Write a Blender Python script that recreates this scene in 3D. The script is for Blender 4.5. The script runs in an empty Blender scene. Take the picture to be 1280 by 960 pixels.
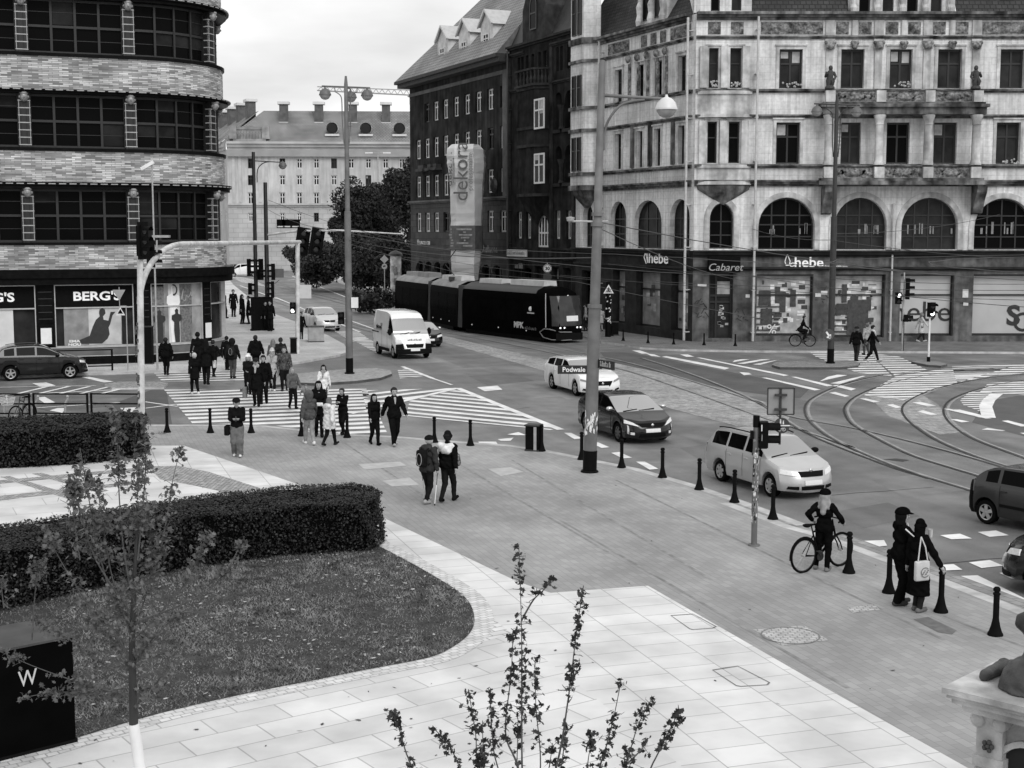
import bpy, bmesh, math, random
import numpy as np
from mathutils import Vector, Matrix
random.seed(11)
SC = bpy.context.scene
COL = SC.collection
PI = math.pi
R = math.radians
F, CH = 1750.0, 6.8
PT = math.atan(192 / F)
def ray(x, y):
	a = (x - 640) / F; u = (480 - y) / F
	return Vector((a, math.cos(PT) + math.sin(PT) * u, -math.sin(PT) + math.cos(PT) * u))
def G(x, y, z=0.0):
	d = ray(x, y); t = (z - CH) / d.z
	return Vector((d.x * t, d.y * t, z))
def AT(x, y, dist):
	"""point on the ray of a pixel at forward distance dist"""
	d = ray(x, y); t = dist / d.y
	return Vector((d.x * t, dist, CH + d.z * t))
ROADZ = -0.12
E1 = Vector((math.cos(R(18.0)), math.sin(R(18.0)), 0))     # across the avenue
E2 = Vector((-math.sin(R(18.0)), math.cos(R(18.0)), 0))    # along the avenue, away from the viewer
class MB:
	def __init__(s, T=None):
		s.v = []; s.f = []; s.m = []; s.uv = []; s.T = T; s.cur = 0; s.has_uv = False
	def P(s, p):
		p = Vector(p)
		return s.T @ p if s.T is not None else p
	def face(s, pts, uv=None):
		b = len(s.v)
		s.v.extend(s.P(p) for p in pts)
		s.f.append(tuple(range(b, b + len(pts)))); s.m.append(s.cur); s.uv.append(uv)
		if uv: s.has_uv = True
	def grid(s, rows, closed=False):
		"""rows: list of equally long point rows"""
		b = len(s.v); n = len(rows[0])
		for r in rows: s.v.extend(s.P(p) for p in r)
		for i in range(len(rows) - 1):
			for j in range(n if closed else n - 1):
				k = (j + 1) % n
				s.f.append((b + i*n + j, b + i*n + k, b + (i+1)*n + k, b + (i+1)*n + j)); s.m.append(s.cur); s.uv.append(None)
		return b
	def box(s, a, b):
		(x0, y0, z0), (x1, y1, z1) = a, b
		if x0 > x1: x0, x1 = x1, x0
		if y0 > y1: y0, y1 = y1, y0
		if z0 > z1: z0, z1 = z1, z0
		s.hexa([(x0,y0,z0),(x1,y0,z0),(x1,y1,z0),(x0,y1,z0),(x0,y0,z1),(x1,y0,z1),(x1,y1,z1),(x0,y1,z1)])
	def cbox(s, c, d, rz=0):
		cx, cy, cz = c; w, l, h = d[0]/2, d[1]/2, d[2]/2
		ca, sa = math.cos(rz), math.sin(rz)
		q = []
		for z in (-h, h):
			for x, y in ((-w,-l),(w,-l),(w,l),(-w,l)):
				q.append((cx + x*ca - y*sa, cy + x*sa + y*ca, cz + z))
		s.hexa(q)
	def hexa(s, q):
		b = len(s.v); s.v.extend(s.P(p) for p in q)
		for f in ((0,3,2,1),(4,5,6,7),(0,1,5,4),(1,2,6,5),(2,3,7,6),(3,0,4,7)):
			s.f.append(tuple(b+i for i in f)); s.m.append(s.cur); s.uv.append(None)
	def bar(s, p, q, w, h=None, up=(0,0,1)):
		"""rectangular bar from p to q"""
		p, q = Vector(p), Vector(q); h = h or w
		d = (q - p).normalized(); u = Vector(up)
		if abs(d.dot(u)) > .98: u = Vector((1,0,0))
		x = d.cross(u).normalized() * w/2; y = x.cross(d).normalized() * h/2
		s.hexa([p-x-y, p+x-y, p+x+y, p-x+y, q-x-y, q+x-y, q+x+y, q-x+y])
	def tube(s, pts, r, n=8, caps=True):
		pts = [Vector(p) for p in pts]
		rs = list(r) if hasattr(r, '__len__') else [r] * len(pts)
		rows = []; px = None
		for i, p in enumerate(pts):
			d = (pts[min(i+1, len(pts)-1)] - pts[max(i-1, 0)])
			if d.length < 1e-9: d = Vector((0,0,1))
			d.normalize()
			if px is None:
				a = Vector((0,0,1)) if abs(d.z) < .9 else Vector((1,0,0))
				px = d.cross(a).normalized()
			else:
				px = (px - d * px.dot(d))
				px = px.normalized() if px.length > 1e-6 else d.orthogonal().normalized()
			py = d.cross(px)
			rows.append([p + (px*math.cos(2*PI*k/n) + py*math.sin(2*PI*k/n)) * rs[i] for k in range(n)])
		b = s.grid(rows, True)
		if caps:
			e = b + (len(rows)-1)*n
			s.f.append(tuple(b+k for k in reversed(range(n)))); s.m.append(s.cur); s.uv.append(None)
			s.f.append(tuple(e+k for k in range(n))); s.m.append(s.cur); s.uv.append(None)
	def lathe(s, prof, c=(0,0,0), n=16, axis='z', a0=0, a1=2*PI):
		full = abs(a1 - a0 - 2*PI) < 1e-6
		m = n if full else n + 1
		rows = []
		for r, z in prof:
			row = []
			for k in range(m):
				a = a0 + (a1-a0)*k/n
				x, y = max(r, 1e-4)*math.cos(a), max(r, 1e-4)*math.sin(a)
				if axis == 'z': q = (c[0]+x, c[1]+y, c[2]+z)
				elif axis == 'x': q = (c[0]+z, c[1]+x, c[2]+y)
				else: q = (c[0]+x, c[1]+z, c[2]+y)
				row.append(q)
			rows.append(row)
		s.grid(rows, full)
	def ball(s, c, r, n=10, m=6):
		rx, ry, rz = r if hasattr(r, '__len__') else (r, r, r)
		rows = []
		for i in range(m + 1):
			t = PI*i/m
			rows.append([(c[0]+rx*max(math.sin(t),1e-3)*math.cos(2*PI*k/n), c[1]+ry*max(math.sin(t),1e-3)*math.sin(2*PI*k/n), c[2]-rz*math.cos(t)) for k in range(n)])
		s.grid(rows, True)
	def prism(s, poly, z0, z1, axis='z', cap=True):
		"""poly of (a,b); axis z: (a,b,z); axis y: (a,z,b) extruded in y"""
		def q(p, t): return (p[0], p[1], t) if axis == 'z' else ((p[0], t, p[1]) if axis == 'y' else (t, p[0], p[1]))
		n = len(poly)
		A = [q(p, z0) for p in poly]; B = [q(p, z1) for p in poly]
		for i in range(n):
			j = (i+1) % n
			s.face([A[i], A[j], B[j], B[i]])
		if cap:
			s.face(A[::-1]); s.face(B)
	def build(s, name, mat, parent=None, smooth=0, recenter=None, tri=False):
		v = s.v; loc = None
		if recenter is None: recenter = False
		if recenter and v:
			xs = [p.x for p in v]; ys = [p.y for p in v]; zs = [p.z for p in v]
			loc = Vector(((min(xs)+max(xs))/2, (min(ys)+max(ys))/2, min(zs)))
			v = [p - loc for p in v]
		me = bpy.data.meshes.new(name)
		me.from_pydata([tuple(p) for p in v], [], s.f)
		mats = mat if isinstance(mat, (list, tuple)) else [mat]
		for m in mats: me.materials.append(m)
		if len(mats) > 1: me.polygons.foreach_set('material_index', s.m)
		if s.has_uv:
			l = me.uv_layers.new(name='UVMap')
			for p, uv in zip(me.polygons, s.uv):
				if uv:
					for k, li in enumerate(p.loop_indices): l.data[li].uv = uv[k]
		if tri or any(len(f) > 4 for f in s.f):
			bm = bmesh.new(); bm.from_mesh(me)
			big = [f for f in bm.faces if len(f.verts) > 4]
			if big: bmesh.ops.triangulate(bm, faces=big)
			bm.to_mesh(me); bm.free()
		if smooth:
			bm = bmesh.new(); bm.from_mesh(me)
			bmesh.ops.remove_doubles(bm, verts=bm.verts, dist=1e-4)
			bmesh.ops.recalc_face_normals(bm, faces=bm.faces)
			bm.to_mesh(me); bm.free()
			me.shade_smooth(); me.set_sharp_from_angle(angle=R(smooth if smooth > 1 else 40))
		me.update()
		o = bpy.data.objects.new(name, me); COL.objects.link(o)
		if parent is not None: o.parent = parent
		if loc is not None: o.location = loc
		return o
def tag(o, label=None, cat=None, group=None, kind=None):
	if label: o['label'] = label
	if cat: o['category'] = cat
	if group: o['group'] = group
	if kind: o['kind'] = kind
	return o
def thing(name, label, cat, loc=(0,0,0), rz=0, group=None):
	o = bpy.data.objects.new(name, None); COL.objects.link(o)
	o.location = loc; o.rotation_euler = (0, 0, rz); o.empty_display_size = .3
	return tag(o, label, cat, group)
def kids(o): return [c for c in ALLCH.get(o.name, [])] if False else list(o.children)
def copy_tree(o, parent=None):
	c = o.copy(); COL.objects.link(c)
	if parent is not None: c.parent = parent
	for ch in list(o.children): copy_tree(ch, c)
	return c
_M = {}
def mat(name, v, rough=.6, var=.12, scale=6., bump=0., bscale=30., metal=0., spec=.5, dirt=0., dscale=.6, streak=0., coat=0., detail=4, lane=0.):
	if name in _M: return _M[name]
	m = bpy.data.materials.new(name); m.use_nodes = True
	nt = m.node_tree; N = nt.nodes; L = nt.links
	b = N['Principled BSDF']
	b.inputs['Roughness'].default_value = rough; b.inputs['Metallic'].default_value = metal
	b.inputs['Specular IOR Level'].default_value = spec
	if spec <= .2 and not metal: b.inputs['IOR'].default_value = 1.06 if spec <= .1 else 1.2
	if coat:
		b.inputs['Coat Weight'].default_value = coat; b.inputs['Coat Roughness'].default_value = .04
	b.inputs['Base Color'].default_value = (v, v, v, 1)
	tc = N.new('ShaderNodeTexCoord'); out = tc.outputs['Object']
	col = None
	def noise(sc, det=detail, vec=None):
		n = N.new('ShaderNodeTexNoise'); n.inputs['Scale'].default_value = sc; n.inputs['Detail'].default_value = det
		L.new(vec or out, n.inputs['Vector']); return n.outputs['Fac']
	def ramp(fac, a, c, lo=.3, hi=.7):
		r = N.new('ShaderNodeMapRange'); r.inputs['From Min'].default_value = lo; r.inputs['From Max'].default_value = hi
		r.inputs['To Min'].default_value = a; r.inputs['To Max'].default_value = c
		L.new(fac, r.inputs['Value']); return r.outputs['Result']
	def mul(a, c):
		x = N.new('ShaderNodeMath'); x.operation = 'MULTIPLY'
		for i, q in enumerate((a, c)):
			if isinstance(q, float): x.inputs[i].default_value = q
			else: L.new(q, x.inputs[i])
		return x.outputs[0]
	if var: col = mul(ramp(noise(scale), 1-var, 1+var), float(v))
	if dirt:
		d = ramp(noise(dscale, 6), 1-dirt, 1., .35, .6)
		col = mul(d, col if col is not None else float(v))
	if streak:
		mp = N.new('ShaderNodeMapping'); mp.inputs['Scale'].default_value = (2.2, 2.2, .22); L.new(out, mp.inputs['Vector'])
		d = ramp(noise(1., 6, mp.outputs['Vector']), 1-streak, 1.06, .38, .62)
		col = mul(d, col if col is not None else float(v))
	if lane:
		for rz, sx, sy, am in ((R(-18), .75, .035, lane), (R(-18), .06, .5, lane*.5), (0, .35, .35, lane*.7)):
			mp = N.new('ShaderNodeMapping'); mp.inputs['Rotation'].default_value = (0,0,rz); L.new(out, mp.inputs['Vector'])
			m2 = N.new('ShaderNodeMapping'); m2.inputs['Scale'].default_value = (sx, sy, 1); L.new(mp.outputs['Vector'], m2.inputs['Vector'])
			col = mul(ramp(noise(1., 5, m2.outputs['Vector']), 1-am, 1+am), col if col is not None else float(v))
		col = mul(ramp(noise(45., 2), .82, 1.18), col)
	if col is not None:
		L.new(col, b.inputs['Base Color'])
	if bump:
		bp = N.new('ShaderNodeBump'); bp.inputs['Strength'].default_value = bump; bp.inputs['Distance'].default_value = .02
		L.new(noise(bscale, 5), bp.inputs['Height']); L.new(bp.outputs['Normal'], b.inputs['Normal'])
	_M[name] = m
	return m
def emis(name, v, s=1.):
	if name in _M: return _M[name]
	m = mat(name, v, .5, 0)
	b = m.node_tree.nodes['Principled BSDF']
	b.inputs['Emission Color'].default_value = (v, v, v, 1); b.inputs['Emission Strength'].default_value = s
	return m
def brickmat(name, c1, c2, mortar, bw, bh, ms=.01, rot=0., rough=.7, use_uv=False, off=.5, var=.15, vscale=2., bump=.3, bias=0., dirt=0., spec=.4, dscale=.35, loc=(0,0,0), streak=0.):
	"""brick / slab / sett pattern in metres"""
	if name in _M: return _M[name]
	m = bpy.data.materials.new(name); m.use_nodes = True
	nt = m.node_tree; N = nt.nodes; L = nt.links
	b = N['Principled BSDF']; b.inputs['Roughness'].default_value = rough; b.inputs['Specular IOR Level'].default_value = spec
	tc = N.new('ShaderNodeTexCoord')
	mp = N.new('ShaderNodeMapping'); mp.inputs['Rotation'].default_value = rot if hasattr(rot, '__len__') else (0, 0, rot); mp.inputs['Location'].default_value = loc
	L.new(tc.outputs['UV' if use_uv else 'Object'], mp.inputs['Vector'])
	bt = N.new('ShaderNodeTexBrick'); bt.offset = off
	bt.inputs['Scale'].default_value = 1.; bt.inputs['Brick Width'].default_value = bw; bt.inputs['Row Height'].default_value = bh
	bt.inputs['Mortar Size'].default_value = ms; bt.inputs['Mortar Smooth'].default_value = .1; bt.inputs['Bias'].default_value = bias
	for k, c in (('Color1', c1), ('Color2', c2), ('Mortar', mortar)): bt.inputs[k].default_value = (c, c, c, 1)
	L.new(mp.outputs['Vector'], bt.inputs['Vector'])
	def nz(sc, a, c, lo, hi):
		n = N.new('ShaderNodeTexNoise'); n.inputs['Scale'].default_value = sc; n.inputs['Detail'].default_value = 6
		L.new(tc.outputs['Object'], n.inputs['Vector'])
		r = N.new('ShaderNodeMapRange'); r.inputs['From Min'].default_value = lo; r.inputs['From Max'].default_value = hi
		r.inputs['To Min'].default_value = a; r.inputs['To Max'].default_value = c
		L.new(n.outputs['Fac'], r.inputs['Value']); return r.outputs['Result']
	def mulc(a, f):
		x = N.new('ShaderNodeMix'); x.data_type = 'RGBA'; x.blend_type = 'MULTIPLY'; x.inputs['Factor'].default_value = 1
		L.new(a, x.inputs['A']); L.new(f, x.inputs['B']); return x.outputs['Result']
	c = bt.outputs['Color']
	if var: c = mulc(c, nz(vscale, 1-var, 1+var, .3, .7))
	if dirt: c = mulc(c, nz(dscale, 1-dirt, 1.05, .35, .62))
	if streak:
		m2 = N.new('ShaderNodeMapping'); m2.inputs['Scale'].default_value = (3.2, 3.2, .16); L.new(tc.outputs['Object'], m2.inputs['Vector'])
		f = nz(1.3, 1-streak, 1.05, .38, .56); f.node.inputs['Value'].links[0].from_node.inputs['Vector'].links[0].from_node
		L.new(m2.outputs['Vector'], f.node.inputs['Value'].links[0].from_node.inputs['Vector']); c = mulc(c, f)
	L.new(c, b.inputs['Base Color'])
	if bump:
		bp = N.new('ShaderNodeBump'); bp.inputs['Strength'].default_value = bump; bp.inputs['Distance'].default_value = .02; bp.invert = True
		L.new(bt.outputs['Fac'], bp.inputs['Height']); L.new(bp.outputs['Normal'], b.inputs['Normal'])
	_M[name] = m
	return m
def text(name, s, size, mt, parent=None, loc=(0,0,0), rot=(PI/2,0,0), align='CENTER', depth=.01, bold=0., sx=1., shear=0.):
	cu = bpy.data.curves.new(name, 'FONT'); cu.body = s; cu.size = size; cu.align_x = align; cu.align_y = 'CENTER'
	cu.extrude = depth; cu.offset = bold; cu.resolution_u = 3; cu.shear = shear
	t = bpy.data.objects.new(name + '_tmp', cu); COL.objects.link(t)
	dg = bpy.context.evaluated_depsgraph_get(); dg.update()
	me = bpy.data.meshes.new_from_object(t.evaluated_get(dg))
	bpy.data.objects.remove(t); bpy.data.curves.remove(cu)
	me.transform(Matrix.Translation(Vector(loc)) @ (Matrix.Rotation(rot[2],4,'Z') @ Matrix.Rotation(rot[1],4,'Y') @ Matrix.Rotation(rot[0],4,'X')) @ Matrix.Diagonal((sx,1,1,1)))
	me.materials.clear(); me.materials.append(mt)
	o = bpy.data.objects.new(name, me); COL.objects.link(o)
	if parent is not None: o.parent = parent
	return o
def scribble(name, mt, T, x0, x1, z0, z1, y, seed=1, fx=None, fy=None):
	"""illegible sign lettering: short letter-like strokes"""
	b = MB(fx); rn = random.Random(seed); h = z1-z0; x = x0; t = h*.17; k = 0
	while x < x1-h*.3:
		w = h*rn.uniform(.35,.6); hh = h*rn.choice((.7,.7,1.)); k += 1
		def bar(a, c, e, g):
			b.hexa([(a,y-.012,e),(c,y-.012,e),(c,y,e),(a,y,e),(a,y-.012,g),(c,y-.012,g),(c,y,g),(a,y,g)])
		bar(x, x+t, z0, z0+hh)
		if rn.random() < .75: bar(x+t*1.02, x+w-t*1.02, z0+h*.7-t, z0+h*.7)
		if rn.random() < .6: bar(x+t*1.02, x+w-t*1.02, z0, z0+t)
		if rn.random() < .7: bar(x+w-t, x+w, z0, z0+h*.7*rn.choice((.5,1)))
		x += w + t*1.1
	return b.build(name, mt, T)
asphalt = mat('asphalt', .172, .55, .16, 1.2, .5, 60, dirt=.18, dscale=.22, spec=.5, lane=.30)
asphalt_dark = mat('fresh_asphalt', .10, .7, .12, 1.5, .4, 70, dirt=.15, dscale=.3, spec=.3, lane=.12)
paint = mat('road_paint', .80, .7, .08, 3, .1, 60, dirt=.22, dscale=1.3)
rail_m = mat('rail_steel', .035, .3, .2, 3, metal=.3)
black = mat('black_paint', .006, .5, .2, 8, spec=.2)
black_matte = mat('black_cast_iron', .006, .7, .2, 8, .2, 60, spec=.2)
dark_metal = mat('dark_metal', .028, .5, .2, 5)
pole_grey = mat('pole_grey_paint', .15, .6, .18, 3, dirt=.3, dscale=1.2)
steel = mat('galvanised_steel', .38, .45, .15, 5, metal=.2)
white_paint = mat('white_paint', .78, .45, .06, 4, dirt=.15, dscale=1.5)
pale_metal = mat('pale_pole_paint', .62, .5, .12, 4, dirt=.3, dscale=2.)
glass = mat('dark_glass', .004, .08, 0, spec=.13)
glass_mid = mat('glass_with_curtain', .03, .12, .4, 1.2, spec=.2)
curtain = mat('white_curtain', .42, .7, .2, 4, spec=.3)
frame_dark = mat('dark_window_frame', .012, .5, .2, 6)
frame_white = mat('white_window_frame', .62, .5, .1, 6)
rubber = mat('tyre_rubber', .006, .8, .2, 20, spec=.15)
alloy = mat('alloy_wheel', .42, .3, .1, 8, metal=.5)
def flat(name, pts, m, z, kind='structure', px=True):
	b = MB()
	b.face([tuple(G(p[0], p[1], z)) if px else (p[0], p[1], z) for p in pts])
	bm_area = sum(b.v[i].x*b.v[(i+1)%len(b.v)].y - b.v[(i+1)%len(b.v)].x*b.v[i].y for i in range(len(b.v)))
	if bm_area < 0: b.f = [tuple(reversed(f)) for f in b.f]
	o = b.build(name, m, tri=True); o['kind'] = kind
	return o
def slab(name, pts, m, z0, z1, px=True, sidemat=None):
	"""raised paving with real kerb sides"""
	b = MB(); P = [G(p[0], p[1], z1) if px else Vector((p[0], p[1], z1)) for p in pts]
	if sum(P[i].x*P[(i+1)%len(P)].y - P[(i+1)%len(P)].x*P[i].y for i in range(len(P))) < 0: P.reverse()
	b.face(P)
	b.cur = 1
	for i in range(len(P)):
		j = (i+1) % len(P)
		b.face([(P[i].x,P[i].y,z0),(P[j].x,P[j].y,z0),tuple(P[j]),tuple(P[i])])
	o = b.build(name, [m, sidemat or kerb_m], tri=True); o['kind'] = 'structure'
	return o
def off_line(P, d):
	out = []
	for i, p in enumerate(P):
		a = P[max(i-1,0)]; c = P[min(i+1,len(P)-1)]
		t = (c - a); n = Vector((-t.y, t.x, 0)).normalized()
		out.append(p + n*d)
	return out
def strip(name, P, w0, w1, m, z, lift=None):
	A = off_line(P, w0); B_ = off_line(P, w1)
	b = MB()
	for i in range(len(P)-1):
		b.face([(A[i].x,A[i].y,z),(A[i+1].x,A[i+1].y,z),(B_[i+1].x,B_[i+1].y,z),(B_[i].x,B_[i].y,z)])
		if b_norm_neg(b): b.f[-1] = tuple(reversed(b.f[-1]))
	o = b.build(name, m); o['kind'] = 'structure'
	return o
def b_norm_neg(b):
	f = b.f[-1]; p = [b.v[i] for i in f]
	return (p[1]-p[0]).cross(p[2]-p[0]).z < 0
def smooth_line(pts, n=6):
	"""Catmull-Rom through points (Vectors)"""
	out = []
	for i in range(len(pts)-1):
		p0 = pts[max(i-1,0)]; p1 = pts[i]; p2 = pts[i+1]; p3 = pts[min(i+2,len(pts)-1)]
		for k in range(n):
			t = k/n
			out.append(.5*((2*p1)+(p2-p0)*t+(2*p0-5*p1+4*p2-p3)*t*t+(3*p1-p0-3*p2+p3)*t**3))
	out.append(pts[-1]); return out
A18 = R(18.0)
kerb_m = mat('kerb_granite', .50, .7, .2, 3, .3, 40, dirt=.25, dscale=1.)
pav_dark = brickmat('concrete_pavers', .29, .345, .24, .30, .15, .006, -R(108), .75, var=.18, vscale=.5, bump=.25, dirt=.22, dscale=.16)
slab_pale = brickmat('pale_granite_slabs', .63, .70, .38, .62, .88, .010, R(72), off=.37, rough=.6, var=.05, vscale=.9, bump=.3, dirt=.2, dscale=.8)
slab_turn = brickmat('pale_granite_slabs_turned', .60, .69, .40, 1.12, .62, .012, -R(35), .6, var=.05, vscale=.9, bump=.3, dirt=.2, dscale=.8)
slab_back = brickmat('pale_granite_slabs_wide', .61, .69, .42, 1.6, 1.0, .012, -R(25), .6, var=.05, vscale=.9, bump=.3, dirt=.2, dscale=.8)
setts = brickmat('granite_setts', .26, .46, .14, .13, .11, .014, -R(30), .8, var=.3, vscale=6, bump=.6)
setts_edge = brickmat('pale_edge_setts', .50, .66, .34, .16, .13, .01, -R(35), .7, var=.15, vscale=3, bump=.4)
setts_track = brickmat('track_setts', .30, .46, .16, .20, .14, .016, -R(105), .7, var=.25, vscale=3, bump=.5, dirt=.2)
pav_side = brickmat('pale_sidewalk_flags', .50, .58, .36, .7, .5, .01, -A18, .65, var=.1, vscale=.5, bump=.2, dirt=.2, dscale=.25)
pav_far = brickmat('grey_sidewalk_flags', .14, .19, .09, .5, .5, .012, 0, .7, var=.12, vscale=.6, bump=.2, dirt=.2, dscale=.25)
b = MB(); b.face([(-900,-60,ROADZ),(900,-60,ROADZ),(900,1600,ROADZ),(-900,1600,ROADZ)])
o = b.build('road', asphalt); o['kind'] = 'structure'
KP = [(-260,536),(-60,533),(100,531),(240,531),(332,532),(380,537),(415,542),(490,545),(540,549),(590,553),(635,556),(680,562),(750,576),(800,586),(870,606),(932,627),(1010,656),(1065,671),(1175,711),(1280,750),(1420,806)]
KW = [G(x, y, 0) for x, y in KP]
plaza = [(p.x, p.y) for p in KW] + [(30, KW[-1].y-14), (30,-25), (-60,-25), (-60, KW[0].y)]
slab('plaza_paving', plaza, pav_dark, ROADZ-.05, 0, px=False)
strip('kerb', KW[:17], 0.0, -.30, kerb_m, .004)
strip('kerb_band', KW[15:], -.42, -.72, kerb_m, .004)
strip('gutter_setts', KW[15:], 0.02, -.42, brickmat('gutter_setts', .20, .30, .12, .3, .2, .01, R(70), .7, var=.2, vscale=2), .003)
strip('road_edge_joint', KW[14:], 0.07, .005, mat('joint_tar', .02, .8, .2, 5), ROADZ+.004)
flat('pale_slab_path', [(700,1500),(-900,1500),(-900,620),(-60,585),(100,571),(178,557),(230,557),(372,605),(475,645),(647,727),(688,741),(810,732),(1050,870),(1210,960),(1600,1180),(1600,1500)], slab_pale, .004)
flat('turned_slab_field', [(607,766),(804,919),(1010,1085),(1280,1300),(-900,1500),(-900,1200),(-160,1010),(0,955),(200,893),(400,850),(540,822),(590,798)], slab_turn, .008)
flat('back_slab_field', [(-300,600),(-60,585),(100,573),(178,560),(190,590),(272,616),(230,640),(0,668),(-300,720)], slab_back, .008)
flat('sett_patch', [(186,583),(222,582),(262,590),(325,610),(296,618),(250,608),(200,599)], setts, .012)
for k, q in enumerate([[(0,596),(12,595),(100,621),(86,624)],[(40,592),(52,591),(136,613),(124,616)],[(-40,624),(175,601),(180,604),(-40,630)],[(-30,603),(190,583),(194,586),(-30,607)]]):
	flat('sett_strip', q, setts, .012 + .002*k)
BED = [(-260,1040),(-120,990),(0,953),(95,924),(200,893),(300,870),(400,850),(470,836),(540,822),(572,806),(589,790),(593,772),(585,752),(565,735),(520,708),(465,679),(440,660),(300,680),(0,735),(-260,790)]
BW = [G(x, y) for x, y in BED]
front = smooth_line(BW[:16], 5)
strip('bed_edging', front, -.34, 0.02, setts_edge, .013)
fan = [(593,772),(600,765),(607,766),(640,792),(612,800),(575,812),(589,790)]
flat('edging_setts', fan, brickmat('fan_setts', .55, .66, .25, .34, .2, .012, -R(35), .7, var=.1, bump=.4), .011)
grass_soil = mat('lawn_soil', .040, .95, .4, 3, .8, 25, dirt=.3, dscale=1.2)
b = MB(); pts = front + BW[16:]
b.face([(p.x, p.y, .02) for p in pts])
if b_norm_neg(b): b.f[-1] = tuple(reversed(b.f[-1]))
o = b.build('lawn_ground', grass_soil, tri=True); o['kind'] = 'structure'
BED_POLY = [(p.x, p.y) for p in pts]
joint = mat('cover_joint', .16, .7, .2, 5)
cover_pale = mat('cover_granite', .68, .6, .06, 2)
def ring_cover(q, m, w=.018, z=.012):
	P = [G(x, y, z) for x, y in q]; c = sum(P, Vector()) / len(P)
	b = MB()
	for i in range(len(P)):
		j = (i+1) % len(P)
		pi, pj = P[i], P[j]
		b.face([tuple(pi), tuple(pj), tuple(pj + (c-pj).normalized()*w*1.5), tuple(pi + (c-pi).normalized()*w*1.5)])
	o = b.build('cover_frame', m); o['kind'] = 'structure'
	for f in b.f: pass
ring_cover([(838,769),(866,767),(896,783),(892,785),(866,787),(862,786)], joint)
ring_cover([(890,837),(922,832),(963,853),(960,856),(926,858),(920,857)], joint)
light_sett = brickmat('light_setts', .38, .50, .25, .12, .1, .012, 0, .8, var=.2, vscale=5, bump=.4)
for k, q in enumerate([[(941,787),(1005,782),(1036,800),(978,807)],[(448,580),(500,577),(508,582),(456,587)],[(478,601),(512,597),(524,606),(490,608)],[(610,586),(638,584),(655,590),(626,595)],[(1058,760),(1092,755),(1100,762),(1066,766)]]):
	flat('utility_cover', q, light_sett if k in (0,4) else mat('cover_concrete', .42, .8, .15, 3), .005)
b = MB(); c = G(988, 794, .009); ri, ro = .47, .50
for k in range(28):
	a, d = 2*PI*k/28, 2*PI*(k+1)/28
	b.face([(c.x+ri*math.cos(a),c.y+ri*math.sin(a),.009),(c.x+ro*math.cos(a),c.y+ro*math.sin(a),.009),(c.x+ro*math.cos(d),c.y+ro*math.sin(d),.009),(c.x+ri*math.cos(d),c.y+ri*math.sin(d),.009)])
o = b.build('manhole_cover', mat('manhole_ring', .17, .7, .2, 6)); o['kind'] = 'structure'
flat('paving_patch', [(1142,774),(1160,771),(1196,788),(1190,793),(1172,790)], mat('dark_patch', .13, .8, .25, 6), .005)
for a, c in (((540,560),(760,690)),((640,575),(890,725)),((770,600),(1180,800)),((425,550),(560,640)),((1180,770),(1290,812)),((700,650),(1060,860))):
	P = [G(*a, .003), G(*c, .003)]
	strip('paving_joint', P, -.035, .035, mat('paving_joint', .23, .8, .3, 3), .0035)
SIDE = [(-420,486),(-120,477),(60,468),(178,464),(300,461),(375,452),(425,443),(436,439),(430,430),(410,419),(380,406),(345,393),(318,377),(292,356),(283,345),(270,341),(200,338)]
slab('left_sidewalk', SIDE + [(-150,338),(-420,340)], pav_side, ROADZ-.05, 0)
ISL = [(300,486),(340,482),(365,478),(400,479),(445,476),(476,472),(490,467),(488,463),(470,460),(435,461),(400,464),(372,467),(330,474)]
slab('traffic_island', ISL, brickmat('island_setts', .32, .44, .2, .14, .12, .014, 0, .8, var=.25, vscale=3, bump=.5), ROADZ-.05, 0, sidemat=mat('dark_kerb', .07, .8, .3, 3))
slab('far_island', [(402,341),(406,347),(415,350),(447,361),(465,367),(495,376),(560,392),(560,372),(500,352),(460,336),(425,327),(385,326)], pav_side, ROADZ-.05, 0)
slab('far_sidewalk', [(745,424),(752,427),(770,429),(800,434),(850,436.5),(940,438),(1150,439),(1330,440),(1500,441),(1500,418),(1330,420),(940,420),(860,418),(720,388),(600,364),(500,338),(480,338),(540,372),(640,400),(720,418)], pav_far, ROADZ-.05, 0)
slab('crossing_island', [(965,456),(968,453),(1000,451),(1060,450),(1075,453),(1072,457),(1050,459),(1000,459),(975,459)], brickmat('refuge_setts', .2, .3, .12, .14, .12, .014, 0, .8, var=.25, vscale=3), ROADZ-.05, 0, sidemat=mat('dark_kerb', .07))
slab('crossing_refuge', [(1139,452),(1150,450),(1172,452),(1184,455),(1176,457),(1160,456)], mat('refuge_concrete', .2, .8, .2, 3), ROADZ-.05, 0, sidemat=mat('dark_kerb', .07))
slab('median_cap', [(130,480),(150,477),(200,477),(210,479),(205,484),(140,485)], setts, ROADZ-.02, -.04)
Z1 = ROADZ + .004
flat('asphalt_patch', [(750,440),(790,441),(960,474),(1012,486),(1000,498),(930,490),(850,474),(760,453)], asphalt_dark, Z1)
flat('asphalt_patch', [(215,530),(160,529),(140,505),(190,487),(208,487)], asphalt_dark, Z1)
flat('asphalt_patch', [(1240,500),(1300,490),(1400,500),(1400,560),(1290,548),(1215,528),(1224,514)], asphalt_dark, Z1)
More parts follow.
